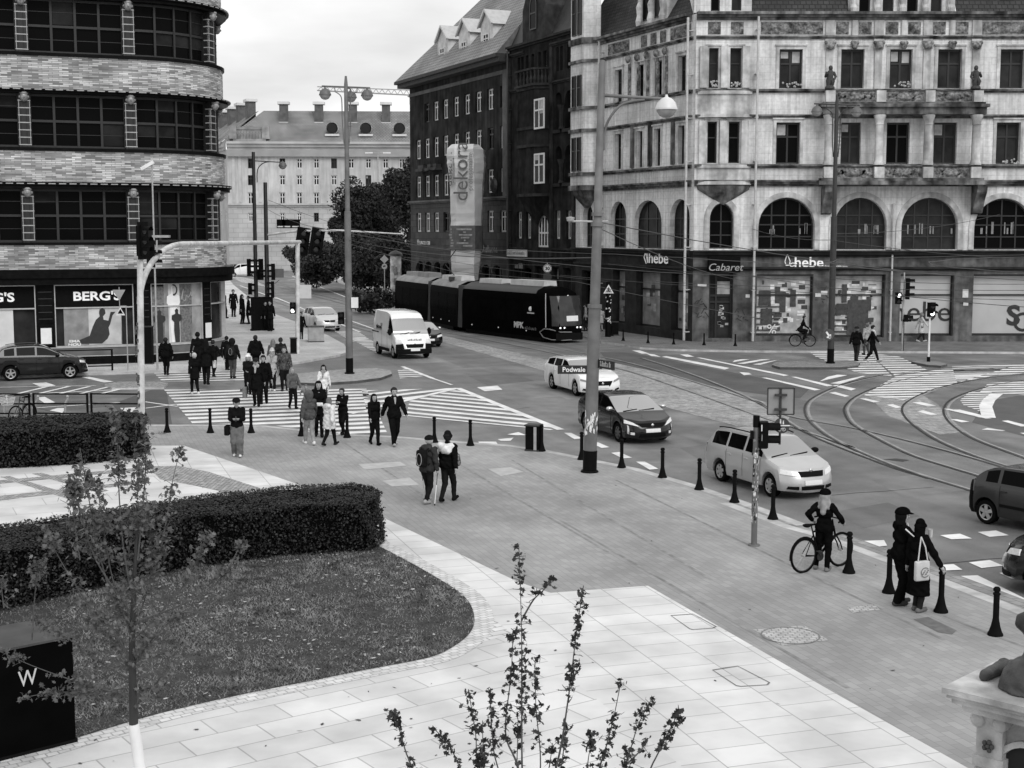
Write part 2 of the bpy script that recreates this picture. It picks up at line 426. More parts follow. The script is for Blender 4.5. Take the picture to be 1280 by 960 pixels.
for k, (q, v_) in enumerate((([(585,470),(640,466),(668,476),(610,482)],.125),([(640,500),(700,495),(735,512),(668,520)],.175),([(850,560),(905,552),(960,575),(893,586)],.13),([(1090,600),(1165,590),(1215,612),(1130,622)],.18),([(1040,640),(1110,628),(1150,645),(1080,660)],.13),([(545,445),(600,441),(640,455),(580,460)],.17),([(760,505),(815,498),(850,510),(790,519)],.13),([(380,432),(425,424),(440,432),(400,441)],.18),([(30,505),(110,500),(140,508),(60,514)],.12))):
	flat('asphalt_patch', q, mat('asphalt_repair_%d' % round(v_*1000), v_, .6, .15, 1.5, .5, 60, dirt=.2, dscale=.4, lane=.2), Z1+.0006*k-.003)
flat('track_bed', [(552,419),(680,449),(760,452),(845,470),(955,502),(990,515),(975,546),(937,537),(770,492),(682,464),(552,427)], setts_track, Z1+.003)
flat('track_setts', [(1085,494),(1105,489),(1135,503),(1150,520),(1197,541),(1175,543),(1110,520)], setts_track, Z1)
flat('track_setts', [(1130,498),(1150,492),(1172,505),(1190,528),(1210,541),(1185,540),(1150,524)], setts_track, Z1+.002)
Z2 = ROADZ + .016
def rail(pp, s=(960,420,4), w=.075):
	pts = [G(s[0]+x/s[2], s[1]+y/s[2], Z2) for x, y in pp]
	strip('tram_rail', smooth_line(pts, 5), -w/2, w/2, rail_m, Z2)
	strip('rail_shoulder', smooth_line(pts, 5), w/2+.06, w/2+.16, mat('worn_concrete', .27, .7, .2, 3), Z2-.006)
rail([(1400,132),(1050,150),(700,180),(600,190),(450,220),(320,260),(220,310),(185,350),(190,400),(230,450),(330,520),(560,625),(790,705),(1100,800),(1500,930)])
rail([(1400,140),(1280,150),(960,175),(740,205),(560,250),(440,300),(385,350),(385,390),(420,440),(520,500),(700,590),(900,655),(1080,710),(1500,850)])
rail([(1400,172),(1280,190),(1100,210),(930,240),(800,275),(700,325),(670,365),(690,410),(760,470),(860,530),(1030,600),(1200,655),(1500,745)], w=.09)
rail([(1400,205),(1280,220),(1130,245),(1000,280),(910,320),(878,365),(890,410),(940,460),(1040,520),(1280,610),(1500,690)], w=.09)
rail([(-640,110),(-480,160),(-300,225),(-60,330),(180,540-60),(560,635),(800,712)], w=.06)
rail([(-1650,-25),(-1200,60),(-760,160),(-460,255),(-80,390),(160,470),(420,560)], w=.06)
rail([(-1650,-40),(-1200,35),(-760,120),(-420,215),(-60,330),(100,400),(420,460),(760,540),(1120,640),(1500,760)], w=.06)
for s0 in ((0,0),(24,-8)):
	rail([(120+s0[0],500+s0[1]),(290+s0[0],520+s0[1]),(520+s0[0],580+s0[1]),(760+s0[0],640+s0[1]),(1000+s0[0],730+s0[1])], s=(240,220,4), w=.08)
	rail([(0+s0[0],530+s0[1]),(290+s0[0],590+s0[1]),(560+s0[0],680+s0[1]),(860+s0[0],770+s0[1]),(1200+s0[0],830+s0[1])], s=(240,220,4), w=.08)
Z3 = ROADZ + .013
MK = MB()
def mq(q):
	MK.face([tuple(G(x, y, Z3)) for x, y in q])
	if b_norm_neg(MK): MK.f[-1] = tuple(reversed(MK.f[-1]))
def mline(a, c, w=.15):
	mline.k = getattr(mline,'k',0)+1; zq = Z3+.003+.0002*(mline.k%40); P = [G(*a, zq), G(*c, zq)]; t = (P[1]-P[0]).normalized(); n = Vector((-t.y, t.x, 0))*w/2
	MK.face([tuple(P[0]-n), tuple(P[1]-n), tuple(P[1]+n), tuple(P[0]+n)])
def clipstripes(poly, ang, period, duty, phase=0.):
	"""parallel stripes inside a convex px polygon"""
	P = [G(x, y, Z3) for x, y in poly]
	d = Vector((math.cos(ang), math.sin(ang), 0)); n = Vector((-d.y, d.x, 0))
	lo = min(p.dot(n) for p in P); hi = max(p.dot(n) for p in P)
	def clip(pts, c, keep_above):
		out = []
		for i in range(len(pts)):
			a, e = pts[i], pts[(i+1) % len(pts)]
			da, de = a.dot(n)-c, e.dot(n)-c
			if not keep_above: da, de = -da, -de
			if da >= 0: out.append(a)
			if da*de < 0: out.append(a + (e-a)*(da/(da-de)))
		return out
	t = lo + phase
	while t < hi:
		q = clip(P, t, True)
		if len(q) > 2: q = clip(q, t + period*duty, False)
		if len(q) > 2:
			MK.face([tuple(p) for p in q])
			if b_norm_neg(MK): MK.f[-1] = tuple(reversed(MK.f[-1]))
		t += period
a_e1 = R(18)
clipstripes([(205,487),(458,486),(484,541),(440,544),(415,541),(380,536),(332,531),(241,530)], R(17.5), 1.08, .52, .35)
clipstripes([(189,463),(310,459.5),(330,475),(203,477)], R(17.5), 1.08, .52, .2)
clipstripes([(574,486),(698,536),(508,518),(512,501)], R(-36), .95, .45, .3)
clipstripes([(570,485),(512,500),(458,512),(452,488)], R(48), 1.1, .45, .2)
for a, c, w in (((572,485),(701,537),.3),((505,519),(690,537),.22),((572,485),(505,501),.3),((440,517),(512,500),.15)): mline(a, c, w)
clipstripes([(497,463),(508,460),(537,470),(500,473)], R(-20), .8, .45)
mline((503,458),(541,473),.22); mline((541,473),(565,481),.15)
for q in ([(705,541),(714,541),(728,548),(718,549)],[(738,553),(748,553),(762,559),(752,560)],[(764,566),(774,565),(790,572),(778,573)],[(795,577),(806,577),(823,586),(812,587)],
		  [(634,543),(648,540),(658,544),(645,544)],[(622,549),(642,547),(638,551),(626,551)],[(596,484),(622,482),(628,487),(606,489)],[(598,552),(620,552),(622,555),(600,558)],
		  [(827,446),(833,445),(912,460),(906,462)],[(952,472),(958,472),(1026,487),(1018,488)],[(870,447),(876,447),(986,469),(980,470)],[(989,471),(995,471),(1042,482),(1034,483)],[(924,465),(936,466),(940,468),(930,469)],
		  [(850,443),(860,443),(868,446),(858,446)],[(790,438),(800,438),(812,442),(802,442)],[(808,442),(818,443),(826,446),(814,445)],
		  [(1175,669),(1200,667),(1215,673),(1189,674)],[(1222,665),(1245,663),(1261,669),(1237,671)],[(1211,703),(1237,700),(1254,707),(1227,710)],[(1177,706),(1192,705),(1203,712),(1182,713)],
		  [(1199,720),(1222,719),(1330,772),(1330,790)],[(1249,716),(1330,712),(1330,728),(1264,723)],[(1080,676),(1105,675),(1109,682),(1098,683)],
		  [(1227,537),(1234,535),(1257,538),(1252,538.5)],[(1252,526),(1260,525.5),(1290,533),(1276,533)],[(1275,541),(1290,541),(1320,549),(1300,550)],
		  [(40,479),(58,478),(70,482),(52,484)],[(100,471),(112,471),(142,477),(130,478)],[(45,497),(56,496),(69,503),(56,504)],[(62,513),(72,510),(82,510),(78,516)],[(150,510),(170,509),(165,515),(155,514)],
		  [(1040,482),(1048,481),(1070,486),(1064,488)],[(1036,491),(1044,490),(1062,495),(1056,496)],[(1074,498),(1082,498),(1100,502),(1092,503)],[(1108,506),(1116,505),(1127,509),(1120,510)],[(1140,503),(1150,502),(1170,507),(1160,508)],[(1146,514),(1154,513),(1172,518),(1164,519)],
		  [(1186,512),(1200,512),(1240,522),(1225,522)],[(1188,524),(1196,524),(1212,527),(1202,528)]): mq(q)
for a, c, w in (((150,487),(0,494),.16),((180,502),(222,508),.14),((150,503),(40,510),.14),((0,484),(120,482),.14),((160,513),(222,505),.14)): mline(a, c, w)
for k in range(5): mline((22+k*26,492),(60+k*26,483),.2)
clipstripes([(1012,440),(1085,440),(1115,470),(1072,466),(1020,446)], R(6), 1.15, .5)
clipstripes([(1085,441),(1125,446),(1160,463),(1118,469)], R(6), 1.15, .5)
clipstripes([(1120,470),(1180,461),(1262,459),(1180,483),(1130,500),(1080,494)], R(8), .85, .55)
clipstripes([(1190,458),(1330,453),(1330,462),(1240,470),(1196,478)], R(8), 1.0, .55)
clipstripes([(1235,479),(1330,473),(1330,500),(1280,494),(1225,490)], R(8), .8, .5)
clipstripes([(1200,500),(1213,489),(1240,490),(1224,514),(1204,506)], R(14), .6, .45)
for a, c in ((( 1246,492),(1236,500)),((1236,500),(1232,508)),((1232,508),(1236,522))): mline(a, c, .5)
mline((1183,511),(1236,523),.25)
clipstripes([(914,454),(920,449),(976,449),(950,456)], R(55), .9, .45)
clipstripes([(1022,478),(1040,468),(1082,470),(1050,480)], R(55), 1.2, .4)
clipstripes([(438,423),(455,421),(490,437),(470,441)], R(14), 1.1, .5)
clipstripes([(418,414),(446,413),(462,424),(440,427)], R(14), 1.1, .5)
for a, c, w in (((345,372),(450,415),.2),((365,345),(480,390),.2),((300,357),(345,373),.2),((280,352),(330,350),.15),((360,350),(420,346),.5),((370,354),(440,354),.4),((430,398),(470,412),.18)): mline(a, c, w)
for k in range(6):
	mline((285+k*3,344+k*1.6),(318+k*3,350+k*1.6),.25)
o = MK.build('road_markings', paint); o['kind'] = 'structure'
for pp in ([(1040,619),(1070,616),(1105,614),(1140,611),(1167,609)],[(1180,704),(1205,702),(1230,699),(1265,697)],[(600,510),(640,512),(662,509)],[(900,560),(905,585),(915,600)]):
	strip('road_crack', [G(x, y, ROADZ+.005) for x, y in pp], -.02, .02, mat('joint_tar', .02), ROADZ+.005)
flat('drain_grate', [(1104,574),(1120,573),(1137,575),(1128,577)], mat('drain_iron', .03, .7, .2, 8), Z1+.003)
flat('drain_grate', [(1145,491),(1150,490),(1160,490.5),(1172,491)], mat('drain_iron', .03), Z1+.003)
VERT = (-PI/2, 0, 0)
CAMP = Vector((0, 0, CH))
class Fac:
	"""a plane facade; local frame x = along the wall (rightwards seen from outside), y = into the building, z = up"""
	def __init__(s, name, label, O, ang):
		s.O = Vector((O[0], O[1], 0)); s.a = ang
		s.u = Vector((math.cos(ang), math.sin(ang), 0)); s.n = Vector((math.sin(ang), -math.cos(ang), 0))
		s.t = thing(name, label, 'building', s.O, ang) if name else None
	def uz(s, x, y, off=0.):
		d = ray(x, y); O = s.O + s.n*off
		t = (O - CAMP).dot(s.n) / d.dot(s.n); P = CAMP + d*t
		return (P - s.O).dot(s.u), P.z
	def rect(s, x0, y0, x1, y1, off=0.):
		xm, ym = (x0+x1)/2, (y0+y1)/2
		return (s.uz(x0, ym, off)[0], s.uz(x1, ym, off)[0], s.uz(xm, y1, off)[1], s.uz(xm, y0, off)[1])   # ua, ub, za, zb
def wall(b, u0, u1, z0, z1, ops, depth=.4):
	"""ops: (ua,ub,za,zb[,spring]); front face at y=0 with reveals"""
	ops = [o for o in ops if o[1] > u0 and o[0] < u1]
	us = sorted(set([u0, u1] + [max(u0, min(u1, o[k])) for o in ops for k in (0, 1)]))
	zs = sorted(set([z0, z1] + [max(z0, min(z1, o[k])) for o in ops for k in (2, 3)]))
	us = [u for i, u in enumerate(us) if i == 0 or u - us[i-1] > 1e-4]; zs = [z for i, z in enumerate(zs) if i == 0 or z - zs[i-1] > 1e-4]
	for i in range(len(us)-1):
		for j in range(len(zs)-1):
			um, zm = (us[i]+us[i+1])/2, (zs[j]+zs[j+1])/2
			if any(o[0] < um < o[1] and o[2] < zm < o[3] for o in ops): continue
			b.face([(us[i],0,zs[j]),(us[i+1],0,zs[j]),(us[i+1],0,zs[j+1]),(us[i],0,zs[j+1])])
	for o in ops:
		ua, ub, za, zb = o[:4]; d = depth
		if len(o) > 4:
			sp = o[4]; um = (ua+ub)/2; rx = (ub-ua)/2; rz = zb - sp; n = 14
			arc = [(um - rx*math.cos(PI*k/n), sp + rz*math.sin(PI*k/n)) for k in range(n+1)]
			for k in range(n):
				(xa, ya), (xb, yb) = arc[k], arc[k+1]
				b.face([(xa,0,ya),(xb,0,yb),(xb,0,zb+1e-4),(xa,0,zb+1e-4)])
				b.face([(xa,0,ya),(xa,d,ya),(xb,d,yb),(xb,0,yb)])
			b.face([(ua,0,za),(ua,d,za),(ua,d,sp),(ua,0,sp)]); b.face([(ub,0,za),(ub,0,sp),(ub,d,sp),(ub,d,za)])
		else:
			b.face([(ua,0,za),(ua,d,za),(ua,d,zb),(ua,0,zb)]); b.face([(ub,0,za),(ub,0,zb),(ub,d,zb),(ub,d,za)])
			b.face([(ua,0,zb),(ua,d,zb),(ub,d,zb),(ub,0,zb)])
		b.face([(ua,0,za),(ub,0,za),(ub,d,za),(ua,d,za)])
def window(T, o, depth=.28, cols=2, rows=(.62,), fm=None, gm=None, fw=.09, surround=None, sw=.16, arch=False, y0=0., blinds=0., sill=True, proud=.05):
	ua, ub, za, zb = o[:4]; fm = fm or frame_dark; gm = gm or glass
	if gm is glass and random.random() < .3: gm = glass_mid
	if not blinds and not arch and fm is frame_dark: blinds = .10
	b = MB(); d = y0 + depth
	w = ub - ua; h = zb - za
	for x in (ua, ub-fw): b.box((x, d-.04, za), (x+fw, d+.04, zb if not arch else o[4]))
	b.box((ua+fw, d-.04, za), (ub-fw, d+.04, za+fw))
	if not arch: b.box((ua+fw, d-.04, zb-fw), (ub-fw, d+.04, zb))
	top = (lambda x: zb) if not arch else (lambda x: o[4] + (zb-o[4])*math.sqrt(max(0, 1-((x-(ua+ub)/2)/(w/2))**2)))
	for k in range(1, cols):
		x = ua + w*k/cols; b.box((x-fw*.5, d-.045, za+fw), (x+fw*.5, d+.035, top(x)-fw*.5))
	for r in rows:
		z = za + h*r
		b.box((ua+fw, d-.05, z-fw*.45), (ub-fw, d+.03, z+fw*.45))
	if arch:
		n = 14; um = (ua+ub)/2
		for k in range(n):
			a0, a1 = PI*k/n, PI*(k+1)/n
			p = [(um-(w/2)*math.cos(a), o[4]+(zb-o[4])*math.sin(a)) for a in (a0, a1)]
			q = [(um-(w/2-fw)*math.cos(a), o[4]+(zb-o[4]-fw)*math.sin(a)) for a in (a0, a1)]
			b.face([(p[0][0],d-.04,p[0][1]),(p[1][0],d-.04,p[1][1]),(q[1][0],d-.04,q[1][1]),(q[0][0],d-.04,q[0][1])])
	f = b.build('window', fm, T)
	g = MB()
	if arch:
		n = 14; um = (ua+ub)/2
		g.face([(ua,d,za),(ub,d,za)] + [(um+(w/2)*math.cos(PI*k/n), d, o[4]+(zb-o[4])*math.sin(PI*k/n)) for k in range(n+1)])
	else: g.face([(ua,d,za),(ub,d,za),(ub,d,zb),(ua,d,zb)])
	g.build('pane', gm, f)
	if blinds:
		c = MB()
		n = max(1, cols)
		for k in range(n):
			if random.random() < blinds:
				x0 = ua + w*k/n + fw; x1 = ua + w*(k+1)/n - fw
				zt = zb - fw; zl = zb - h*random.choice((.3, .34, .5, .22))
				c.face([(x0,d-.006,zl),(x1,d-.006,zl),(x1,d-.006,zt),(x0,d-.006,zt)])
		if c.f: c.build('blind', curtain, f)
	if surround:
		c = MB(); p = proud; s_ = sw
		c.box((ua-s_, y0-p, za-.02), (ua, y0+.02, zb)); c.box((ub, y0-p, za-.02), (ub+s_, y0+.02, zb))
		c.box((ua-s_, y0-p, zb), (ub+s_, y0+.02, zb+s_)); c.box((ua-s_-.06, y0-p-.07, zb+s_), (ub+s_+.06, y0+.02, zb+s_+.09))
		if sill: c.box((ua-s_-.05, y0-p-.06, za-.16), (ub+s_+.05, y0+.02, za-.02))
		c.build('surround', surround, f)
	return f
def cornice(b, u0, u1, z, steps):
	"""stepped moulding: steps = [(height, projection)] upwards from z; steps never share a face"""
	for h, p in steps:
		b.box((u0, -p, z), (u1, .05, z + h)); z += h
	return z
def relief(T, name, u0, u1, z0, z1, m, amp=.07, seed=0, y=-.02, kind='scroll'):
	rnd = random.Random(seed); nx = max(8, int((u1-u0)*14)); nz = max(6, int((z1-z0)*14))
	ph = [rnd.uniform(0, 6.3) for _ in range(4)]
	rows = []
	um = (u0+u1)/2; hw = (u1-u0)/2; hz = (z1-z0)/2; zm = (z0+z1)/2
	for j in range(nz+1):
		row = []
		for i in range(nx+1):
			u = u0 + (u1-u0)*i/nx; z = z0 + (z1-z0)*j/nz
			e = min(1, min(i, nx-i)/1.5) * min(1, min(j, nz-j)/1.5)
			a = abs(u-um); k = 2*PI/(hz*1.5)
			v = math.sin(k*a + 1.7*math.sin(k*(z-zm)) + ph[0]) * math.cos(k*1.15*(z-zm) + .9*math.sin(k*.8*a))
			v += .5*math.sin(3.1*k*a + ph[1]) * math.sin(2.7*k*(z-zm)+ph[2])
			r = math.hypot((u-um)/min(hw*.42, .75), (z-zm)/(hz*.75))
			if r < 1: v = 1.3 - .5*r
			elif r < 1.25: v = -.8
			row.append((u, y - amp*e*max(-.2, v), z))
		rows.append(row)
	b = MB(); b.grid(rows)
	return b.build(name, m, T, smooth=60)
stone = brickmat('pale_sandstone', .70, .75, .54, 1.15, .44, .010, VERT, .8, var=.12, vscale=5., bump=.25, dirt=.30, spec=.2, dscale=.45, streak=.20)
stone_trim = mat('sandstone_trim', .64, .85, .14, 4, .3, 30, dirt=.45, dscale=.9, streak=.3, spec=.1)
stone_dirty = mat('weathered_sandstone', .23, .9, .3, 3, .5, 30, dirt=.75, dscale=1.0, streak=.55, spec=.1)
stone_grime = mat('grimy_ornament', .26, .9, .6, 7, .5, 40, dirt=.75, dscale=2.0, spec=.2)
shop_stone = mat('grimy_shop_stone', .15, .85, .35, 2.2, .4, 30, dirt=.5, dscale=.7, streak=.3, spec=.2)
shop_dark = mat('dark_shop_stone', .026, .8, .35, 2.2, .4, 30, dirt=.5, dscale=.8, spec=.25)
tile = brickmat('dark_roof_tiles', .03, .05, .01, .35, .30, .03, (0,0,0), .75, use_uv=True, var=.25, vscale=1.5, bump=.9, dirt=.3)
tile_mid = brickmat('grey_roof_tiles', .22, .27, .11, .5, .42, .04, (0,0,0), .8, use_uv=True, var=.2, vscale=.4, bump=.9, dirt=.25)
pipe_m = mat('zinc_drainpipe', .50, .5, .15, 5, metal=.1)
interior_dark = mat('dark_interior', .012, .9, 0)
def roof_quad(b, p0, p1, p2, p3):
	"""p0-p1 eave, p3-p2 ridge, UV in metres"""
	p0, p1, p2, p3 = map(Vector, (p0, p1, p2, p3)); w = (p1-p0).length; h = ((p3+p2)/2-(p0+p1)/2).length
	d = (p1-p0).normalized()
	b.face([p0, p1, p2, p3], [(0,0),(w,0),((p2-p0).dot(d),h),((p3-p0).dot(d),h)])
def drainpipe(T, u, z0, z1, r=.07, y=-.14):
	b = MB(); b.tube([(u, y, z0), (u, y, z1)], r, 8)
	z = z0 + .5
	while z < z1: b.box((u-r-.03, y-.03, z), (u+r+.03, 0.02, z+.05)); z += 2.6
	return b.build('drainpipe', pipe_m, T, smooth=40)
P0 = G(940, 424.5, 0.)
D0 = 86.0
FR = Fac('corner_tenement', 'pale weathered sandstone corner tenement with columned balcony and arched first floor windows', (AT(865, 424, D0).x, D0), 0.)
T = FR.t
UE = FR.uz(1345, 300)[0]; UC = FR.uz(940, 300)[0]
ZT = FR.uz(1100, 17)[1]
rc = FR.rect
up = [rc(974,61.5,1003,110.5), rc(1051,61.5,1080,110.5), rc(1112,61.5,1140,110.5), rc(1172,61.5,1202,110.5), rc(1250,61.5,1280,110.5), rc(1312,61.5,1341,110.5)]
mid = [rc(970,153,1000,205), rc(1051,153,1076,205), rc(1108,153,1137,205), rc(1167,153,1196,205), rc(1245,153,1275,205), rc(1310,153,1339,205)]
def arch_op(F_, x0, y0, x1, y1, ysp):
	o = F_.rect(x0, y0, x1, y1); sp = F_.uz((x0+x1)/2, ysp)[1]
	return (*o, sp)
arches = [arch_op(FR, 948,247,1018,312,283), arch_op(FR, 1043,247,1108,312,283), arch_op(FR, 1127,247,1197,312,283), arch_op(FR, 1218,248,1290,312,284)]
towA = [rc(886,60,898,110), rc(912.5,60,927,110)]; towB = [rc(884,152,896,204), rc(910.5,152,924.5,204)]
tarch = [arch_op(FR, 887,254,917,311,274)]
shops = [rc(945,343,1016,420), rc(1043,343,1106,422), rc(1125,343,1192,420), rc(1216,343,1292,420)]
door = rc(886,341,916,423)
zsh = FR.uz(1000, 338)[1]; zcor = FR.uz(1000, 320)[1]; zcb = FR.uz(1000, 313.5)[1]
b = MB(); wall(b, 0, UE, zcb, ZT, up + mid + arches + towA + towB + tarch, .42); b.build('wall', stone, T)
b = MB(); wall(b, 0, UE, -.1, zcb, shops + [door], .5); b.build('shop_front', shop_stone, T)
b = MB(); b.box((0.01, .9, -.1), (UE-.01, 14, ZT+.02)); b.build('core', interior_dark, T)
for i, o in enumerate(up): window(T, o, .3, 2, (.64,), frame_dark, glass_mid if i in (0, 2) else glass, .12, stone_trim, .2, blinds=(.5, 0, 1, 0, .2, .3)[i])
for i, o in enumerate(mid): window(T, o, .34, 2, (.66,), frame_dark, glass, .11, stone_trim if i in (0, 4, 5) else None, .18)
for o in towA + towB: window(T, o, .3, 1, (.62,), frame_dark, glass, .08, stone_trim, .13)
for o in arches: window(T, o, .38, 4, (.25, .48, .66), frame_dark, glass, .09, arch=True)
for o in tarch: window(T, o, .38, 2, (.3, .6), frame_dark, glass, .09, arch=True)
b = MB(); rnd = random.Random(4)
for o in (arches[0], arches[1], arches[2], arches[3]):
	for k in range(7):
		u = rnd.uniform(o[0]+.3, o[1]-.3); h = rnd.uniform(.25, .75); z = o[2] + .95
		b = MB(); b.box((u, .30, z), (u+rnd.uniform(.06,.16), .325, z+h)); b.build('hung_fabric', mat('pale_fabric_display', .22, .8, .3, 4), T)
b = MB()
for o in arches + tarch:
	um = (o[0]+o[1])/2; rx = (o[1]-o[0])/2; rz = o[3]-o[4]; n = 16
	for k in range(n):
		q = []
		for a in (PI*k/n, PI*(k+1)/n):
			for e in (.02, .34): q.append((um-(rx+e)*math.cos(a), o[4]+(rz+e)*math.sin(a)))
		A0, A1, B0, B1 = q
		for (r0, r1, y) in ((A0, A1, -.06),):
			b.face([(A0[0],-.06,A0[1]),(A1[0],-.06,A1[1]),(B1[0],-.06,B1[1]),(B0[0],-.06,B0[1])])
			b.face([(A1[0],-.06,A1[1]),(A1[0],.02,A1[1]),(B1[0],.02,B1[1]),(B1[0],-.06,B1[1])])
			b.face([(A0[0],-.06,A0[1]),(B0[0],-.06,B0[1]),(B0[0],.02,B0[1]),(A0[0],.02,A0[1])])
	b.box((o[0]-.34,-.06,o[2]), (o[0]-.02,.02,o[4]-.001)); b.box((o[1]+.02,-.06,o[2]), (o[1]+.34,.02,o[4]-.001))
b.build('arch_moulding', stone_trim, T)
zsill1 = FR.uz(1000, 116)[1]; zsill0 = FR.uz(1000, 112)[1]
z145 = FR.uz(960, 148)[1]; z207 = FR.uz(960, 210)[1]; z228 = FR.uz(960, 233)[1]
b = MB()
cornice(b, 0, UE, zsill1, [(.10,.10),(.12,.22)])
cornice(b, 0, UE, z145, [(.12,.08),(.10,.2)])
cornice(b, 0, UE, z207, [(.10,.12),(.12,.26)])
cornice(b, 0, UE, z228, [(.14,.12),(.14,.26),(.10,.40)])
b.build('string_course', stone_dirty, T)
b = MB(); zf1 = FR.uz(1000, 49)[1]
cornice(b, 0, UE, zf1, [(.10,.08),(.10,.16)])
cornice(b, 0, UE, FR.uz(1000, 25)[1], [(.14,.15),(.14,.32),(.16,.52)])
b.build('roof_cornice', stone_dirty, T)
b = MB(); cornice(b, 0, UE, zcor-.05, [(.14,.14),(.16,.34),(.10,.46)]); cornice(b, 0, UE, zsh, [(.1,.1),(.12,.22)]); b.build('shop_cornice', shop_dark, T)
z43, z26 = FR.uz(1000, 43)[1], FR.uz(1000, 27.5)[1]
k = 0
for x0, x1 in ((951,1029),(1228,1306)):
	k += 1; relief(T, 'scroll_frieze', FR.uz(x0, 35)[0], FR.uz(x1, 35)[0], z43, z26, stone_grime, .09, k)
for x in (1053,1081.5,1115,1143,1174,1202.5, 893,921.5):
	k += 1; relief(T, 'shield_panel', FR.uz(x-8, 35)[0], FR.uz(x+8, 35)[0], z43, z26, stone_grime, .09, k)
b = MB()
for x, w in ((1037,11),(1067.5,6.5),(1098,11),(1129,6.5),(1159,11),(1189.5,6.5),(1220,11)):
	u = FR.uz(x, 60)[0]; hw = w/2/20.35; b = MB()
	b.box((u-hw, -.12, zf1+.21), (u+hw, .02, z26+.1))
	if w > 8:
		b.box((u-hw*.8, -.10, zsill1+.23), (u+hw*.8, .02, FR.uz(1000, 61)[1]-.002))
		b.box((u-hw*1.1, -.16, FR.uz(1000, 61)[1]), (u+hw*1.1, .02, zf1-.003))
	b.build('pilaster', stone_trim, T)
b = MB()
for x in (1037,1067.5,1098,1129,1159,1189.5,1220):
	u = FR.uz(x, 58)[0]; z = FR.uz(1000, 57)[1]; big = x in (1037,1098,1159,1220)
	b.ball((u, -.2, z), (.30 if big else .2, .14, .26), 8, 6)
	for s_ in (-1, 1): b.ball((u+s_*(.24 if big else .15), -.2, z+.14), (.12,.1,.12), 8, 5)
b.build('capital', stone_grime, T, smooth=50)
u0, u1 = FR.uz(1031, 150, 1.1)[0], FR.uz(1229, 150, 1.1)[0]
def zo(y): return FR.uz(1130, y, 1.1)[1]
cols_px = (1036, 1099, 1160, 1220)
cu = [FR.uz(x, 180, 1.0)[0] for x in cols_px]
bal = MB()
bal.box((u0-.15, -1.25, zo(143)), (u1+.15, -.002, zo(134))); bal.box((u0-.3, -1.4, zo(134)+.001), (u1+.3, -.002, zo(130)))
bal.box((u0-.1, -1.2, zo(130)+.001), (u1+.1, -.002, zo(127.5)))
bal.box((u0-.3, -1.35, zo(231)), (u1+.3, -.42, zo(226))); bal.box((u0-.15, -1.22, zo(226)+.001), (u1+.15, -.42, zo(222.5)))
bal.box((u0, -1.1, zo(112.5)), (u1, -.95, zo(111)))
bal.box((u0, -1.1, zo(208)), (u1, -.95, zo(206.5)))
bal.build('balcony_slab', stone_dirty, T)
for u in cu:
	bp = MB(); bp.box((u-.28, -1.25, zo(127.5)+.002), (u+.28, -.9, zo(113.2))); bp.build('balcony_pier', stone_trim, T)
	bp = MB(); bp.box((u-.3, -1.26, zo(222.5)+.002), (u+.3, -.88, zo(208.7))); bp.build('balcony_pier', stone_trim, T)
for i in range(3):
	for (ya, yb) in ((126.8, 114), (222, 209.3)):
		k += 1
		f = relief(T, 'balustrade_panel', cu[i]+.32, cu[i+1]-.32, zo(ya), zo(yb), stone_grime, .10, k, y=-1.0)
		q = MB(); q.face([(cu[i+1]-.32,-.98,zo(ya)),(cu[i]+.32,-.98,zo(ya)),(cu[i]+.32,-.98,zo(yb)),(cu[i+1]-.32,-.98,zo(yb))]); q.build('panel_back', stone_grime, f)
for i, u in enumerate(cu):
	c = MB(); zb_, zt_ = zo(206.2), zo(143.3)
	c.lathe([(.34,0),(.34,.14),(.30,.2),(.265,.35),(.27,1.2),(.235,zt_-zb_-.62),(.27,zt_-zb_-.58),(.25,zt_-zb_-.5),(.30,zt_-zb_-.3),(.37,zt_-zb_-.1),(.37,zt_-zb_-.005)], (u, -1.0, zb_), 14)
	c.build('column', stone_trim, T, smooth=40)
for x in (1033, 1223):
	u = FR.uz(x+4, 240, 1.0)[0]; c = MB()
	prof = [(-1.2, zo(231)-.01), (-.02, zo(231)-.01), (-.02, zo(268)), (-.35, zo(266)), (-.75, zo(250)), (-1.1, zo(240))]
	c.prism(prof, u-.3, u+.3, axis='x'); c.build('balcony_bracket', stone_dirty, T)
for x in (1037.5, 1220):
	u = FR.uz(x, 100, 1.05)[0]; z = zo(111)
	c = MB(); s_ = 1 if x < 1100 else -1
	c.lathe([(.30,0),(.28,.12),(.2,.18)], (u,-1.05,z), 10)
	c.tube([(u-.08,-1.05,z+.15),(u-.1,-1.08,z+.45),(u,-1.05,z+.7),(u+.03*s_,-1.05,z+1.0),(u,-1.06,z+1.12)], [.13,.16,.19,.2,.08], 8)
	c.tube([(u+.12,-1.0,z+.15),(u+.16,-1.14,z+.42),(u+.02,-1.05,z+.68)], [.1,.13,.15], 8)
	c.ball((u+.02*s_,-1.07,z+1.22), (.13,.14,.16), 10, 8)
	c.tube([(u+.2*s_,-1.05,z+.98),(u+.32*s_,-1.12,z+.7),(u+.2*s_,-1.22,z+.5)], [.09,.08,.06], 7)
	c.tube([(u-.18*s_,-1.05,z+.98),(u-.28*s_,-1.1,z+.72),(u-.2*s_,-1.2,z+.9)], [.09,.08,.06], 7)
	c.build('statue', mat('blackened_stone', .05, .9, .4, 9, .5, 40), T, smooth=60)
o0, o1 = FR.uz(871, 180)[0], FR.uz(939, 180)[0]
b = MB()
def oriel_pt(t, z, extra=0.):
	u = o0 + (o1-o0)*t
	return (u, -.32*math.sin(PI*t)**.6 - extra, z)
